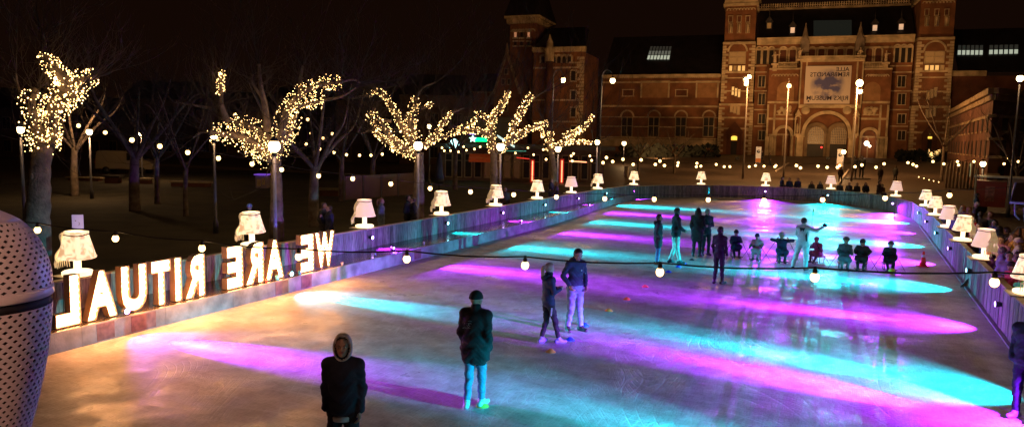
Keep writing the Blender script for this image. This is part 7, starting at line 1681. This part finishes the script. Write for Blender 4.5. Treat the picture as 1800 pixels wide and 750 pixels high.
# low concrete blocks and planters
for (x0, x1, yt, yb, dep, c, lab) in ((120, 180, 306, 314, 60, (.36, .28, .18), 'pale low bench left of a dark tree trunk'), (184, 214, 300, 316, 58, (.03, .02, .02), 'dark square planter in front of the van'), (228, 268, 303, 315, 58, (.42, .34, .22), 'brightest pale low bench under the van'), (300, 372, 305, 316, 56, (.33, .26, .17), 'long pale low bench right of the van'), (560, 600, 312, 328, 50, (.3, .24, .16), 'pale block right of the second lit tree')):
    P = gpt((x0+x1)/2, yb, dep); k = dep/FPX; Wd = (x1-x0)*k; h = (yb-yt)*k*.9; t = thing('park_bench' if c[0] > .1 else 'planter', lab, 'bench' if c[0] > .1 else 'planter', P, YAW, 'low blocks in the park')
    g = MB(); g.box((-Wd/2, -.4, h*.75), (Wd/2, .4, h)); g.build('seat_slab', mat('blk%02d' % int(c[0]*99), c, .8, .2, 3), t); g = MB(); g.box((-Wd/2+.15, -.3, 0), (Wd/2-.15, .3, h*.75-.01)); g.build('plinth', m_brick_dark, t)
# glass-panelled fence by the third tree
P0_ = gpt(605, 345, 46); P1_ = gpt(728, 333, 52); fn = thing('glass_fence', 'fence of brownish glass panels between thin posts left of the third lit tree', 'fence', P0_)
dv = P1_-P0_; dv.z = 0; n_ = 4; hh = 1.6
for i in range(n_+1):
    p = dv*(i/n_); g = MB(); g.box((p.x-.03, p.y-.03, 0), (p.x+.03, p.y+.03, hh+.05)); g.build('post', m_steel, fn)
for i in range(n_):
    a, b_ = dv*((i+.06)/n_), dv*((i+.94)/n_); nr = Vector((-dv.y, dv.x, 0)).normalized()*.01; g = MB()
    g.add([(v.x, v.y, z) for z in (.12, hh) for v in (a-nr, b_-nr, b_+nr, a+nr)], [(0,3,2,1),(4,5,6,7),(0,1,5,4),(1,2,6,5),(2,3,7,6),(3,0,4,7)]); g.build('panel', mat('brown_panel', (.12, .07, .045), .3, .3, 1), fn)
# litter basket, terrace tables right of the second tree, a box hut
for (px, py, dep, lab) in ((1200-138, 300, 56, 'pale post beside the left end of the far wall'),):
    P = gpt(1101, 302, 80); t = thing('info_post', 'pale upright post left of the plaza, below the small lantern', 'post', P); g = MB(); g.box((-.2, -.12, 0), (.2, .12, 1.15)); g.build('post_body', mat('pale_post', (.5, .42, .36), .6), t); g = MB(); g.box((-.22, -.14, 1.155), (.22, .14, 1.2)); g.build('post_cap', m_steel, t)
hut = thing('kiosk', 'small kiosk with a violet-lit edge behind the second lit tree', 'kiosk', gpt(462, 322, 56), YAW)
g = MB(); g.box((-.42, -.4, 0), (.42, .4, .95)); g.build('counter', mat('kiosk_panel', (.25, .2, .3), .6), hut); g = MB(); g.box((-.5, -.5, 1.02), (.5, .5, 1.09)); g.build('top', mat('violet_edge', (.3, .2, .6), .5, emit=(.3, .1, 1), es=.5, sample=False), hut); g = MB(); g.box((-.3, -.41, .2), (-.02, -.403, .7)); g.box((.05, -.41, .3), (.3, -.403, .8)); g.build('poster', m_cap, hut)
# benches rail: stacked terrace furniture
# right side: red and white show wagon, stall with canopy, hut roof
P = gpt(1772, 336, 46); wg = thing('show_wagon', 'red and white wagon with small windows at the right edge', 'wagon', P, -.15)
g = MB(); g.box((-1.75, 0, .45), (-.1, 2.2, 2.05)); g.build('red_side', mat('wagon_red', (.33, .03, .02), .45, .2, 2), wg)
g = MB(); g.box((-.06, 0, .45), (3.2, 2.2, 2.25)); wb = g.build('white_side', mat('wagon_white', (.45, .36, .28), .5, .15, 2), wg)
for r_i in range(3):
    for c_i in range(2):
        g = MB(); g.box((.25+c_i*1.5, -.03, .62+r_i*.48), (.9+c_i*1.5, -.005, .9+r_i*.48)); g.build('window', mat('wagon_dark_red', (.12, .03, .02), .4), wb)
g = MB(); g.box((-1.2, -.02, .8), (-.7, -.004, 1.75)); g.build('poster', mat('wagon_poster', (.4, .12, .08), .6, .5, 6), wg)
g = MB(); g.box((-1.85, -.1, 2.28), (3.3, 2.3, 2.36)); g.build('roof', m_white, wg)
for x in (-1.3, 2.4): g = MB(); g.tube([(x, .1, .3), (x, .3, .3)], .3, 16); g.build('wheel', mat('tyre', (.02, .02, .02), .8), wg)
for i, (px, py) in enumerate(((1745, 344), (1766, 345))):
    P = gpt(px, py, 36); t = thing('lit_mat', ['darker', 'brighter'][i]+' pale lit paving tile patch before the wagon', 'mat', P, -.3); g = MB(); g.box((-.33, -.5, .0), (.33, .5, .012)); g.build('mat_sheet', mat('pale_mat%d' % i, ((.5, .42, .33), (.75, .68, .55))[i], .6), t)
# canopy at the frame edge
P = at_d(1792, 352, 15); z0 = P.z; ca = thing('stall_canopy', 'blue-trimmed canopy corner with hooks jutting in from the right edge', 'canopy', (P.x+.25, P.y, -.06), -.2)
h = z0+.06
g = MB(); g.add([(-.35, -.5, h), (1.6, -.7, h+.0), (1.6, .9, h+.5), (-.35, .7, h+.32), (-.35, -.5, h-.05), (1.6, -.7, h-.05), (1.6, .9, h+.45), (-.35, .7, h+.27)], [(0, 1, 2, 3), (7, 6, 5, 4), (0, 4, 5, 1), (1, 5, 6, 2), (2, 6, 7, 3), (3, 7, 4, 0)]); g.build('roof', mat('canopy_grey', (.25, .2, .2), .6, .2, 3), ca)
g = MB(); g.tube([(-.36, .7, h+.3), (-.37, -.52, h-.02), (1.6, -.72, h-.02)], .03, 8); g.tube([(-.3, -.4, h-.05), (-.28, -.42, h-.28), (-.2, -.42, h-.36)], .018, 6); g.tube([(.1, -.5, h-.05), (.05, -.52, h-.25), (-.12, -.5, h-.38), (-.15, -.5, h-.1)], .012, 6); g.build('trim', mat('canopy_blue', (.3, .35, .6), .4), ca)
for s in (.35, 1.5): g = MB(); g.tube([(s, -.4, 0), (s, -.4, h-.05)], .05, 8); g.build('pole', m_black, ca)
# brown sloping tent wall behind the crowd
A0 = on(1712, 398, .9); B0 = on(1784, 365, 2.2); 
P = gpt(1765, 420, 21); tn = thing('tent', 'brown sloping canvas tent wall behind the crowd on the right', 'tent', P, -.35)
pts = [(1706, 432), (1790, 432), (1790, 362), (1784, 364)]
g = MB(); g.prism([(-1.0, .0), (3.4, .0), (3.4, 1.95), (.32, 1.95)], 0, 2.6); g.build('canvas', mat('brown_canvas', (.20, .085, .035), .8, .2, 2, .3, 8), tn)
g = MB(); g.tube([(-1.0, -.02, .02), (.32, -.02, 1.97), (3.4, -.02, 1.97)], .025, 6); g.tube([(.36, -.03, 0), (.36, -.03, 1.95)], .03, 6); g.build('seam', m_black, tn)
# rank of upright bollards before the side building
for i in range(9):
    px = 1664+i*6.3; P = gpt(px, 312, 70); t = thing('bollard', 'pale upright bollard in the rank before the brown side building' , 'bollard', P, 0, 'rank of bollards'); hb_ = 2.3+.1*(i % 3)
    g = MB(); g.lathe([(.11, 0), (.11, hb_*.85), (.07, hb_*.93), (.05, hb_)], 8); g.build('shaft', mat('bollard_stone', (.3, .24, .17), .8), t); g = MB(); g.ell((0, 0, hb_+.05), .09, 8, 6); g.build('knob', MATS['bollard_stone'], t)
P = gpt(1716, 316, 44); t = thing('lit_pole', 'thin sunny-yellow lit pole before the brown side building', 'pole', P); g = MB(); g.lathe([(.05, 0), (.05, 2.9)], 8); g.build('shaft', mat('lit_pole_paint', (.5, .35, .15), .5), t); g = MB(); g.lathe([(.035, .02), (.035, .9)], 8, (0, -.06, .1)); g.build('light_tube', mat('lit_strip', (1, .6, .2), .5, emit=(1, .5, .12), es=.9, sample=False), t)
# paved ramp lines on the plaza (low stone edges)
for (a, b_, lab) in (((1364, 302, 90), (1386, 292, 104), 'low stone kerb rising on the left of the plaza'), ((1470, 322, 70), (1492, 300, 92), 'low stone kerb beside the two statues')):
    A_ = gpt(*a); B_ = gpt(*b_); g = MB(); g.tube([A_+Vector((0, 0, .05)), B_+Vector((0, 0, .05))], .13, 4, smooth=False); tag(g.build('stone_kerb', MATS['pale_post']), lab, 'kerb')

# unseen fill lamp added behind the camera to brighten the white dome
P = Vector((-1.6, -1.6, 5.3)); t = thing('added_fill_lamp', 'plain fill lamp added unseen behind the camera position', 'lamp', (P.x, P.y, -.06)); g = MB(); g.tube([(0, 0, 0), (0, 0, 5.6)], .05, 8); g.build('post', m_steel, t); g = MB(); g.ell((0, .3, 5.4), .12, 12, 8); g.build('globe', m_globe, t)
l = light('added_fill_light', 'POINT', (0, .3, 5.4), 7500, (1, .47, .32), .12); l.parent = t
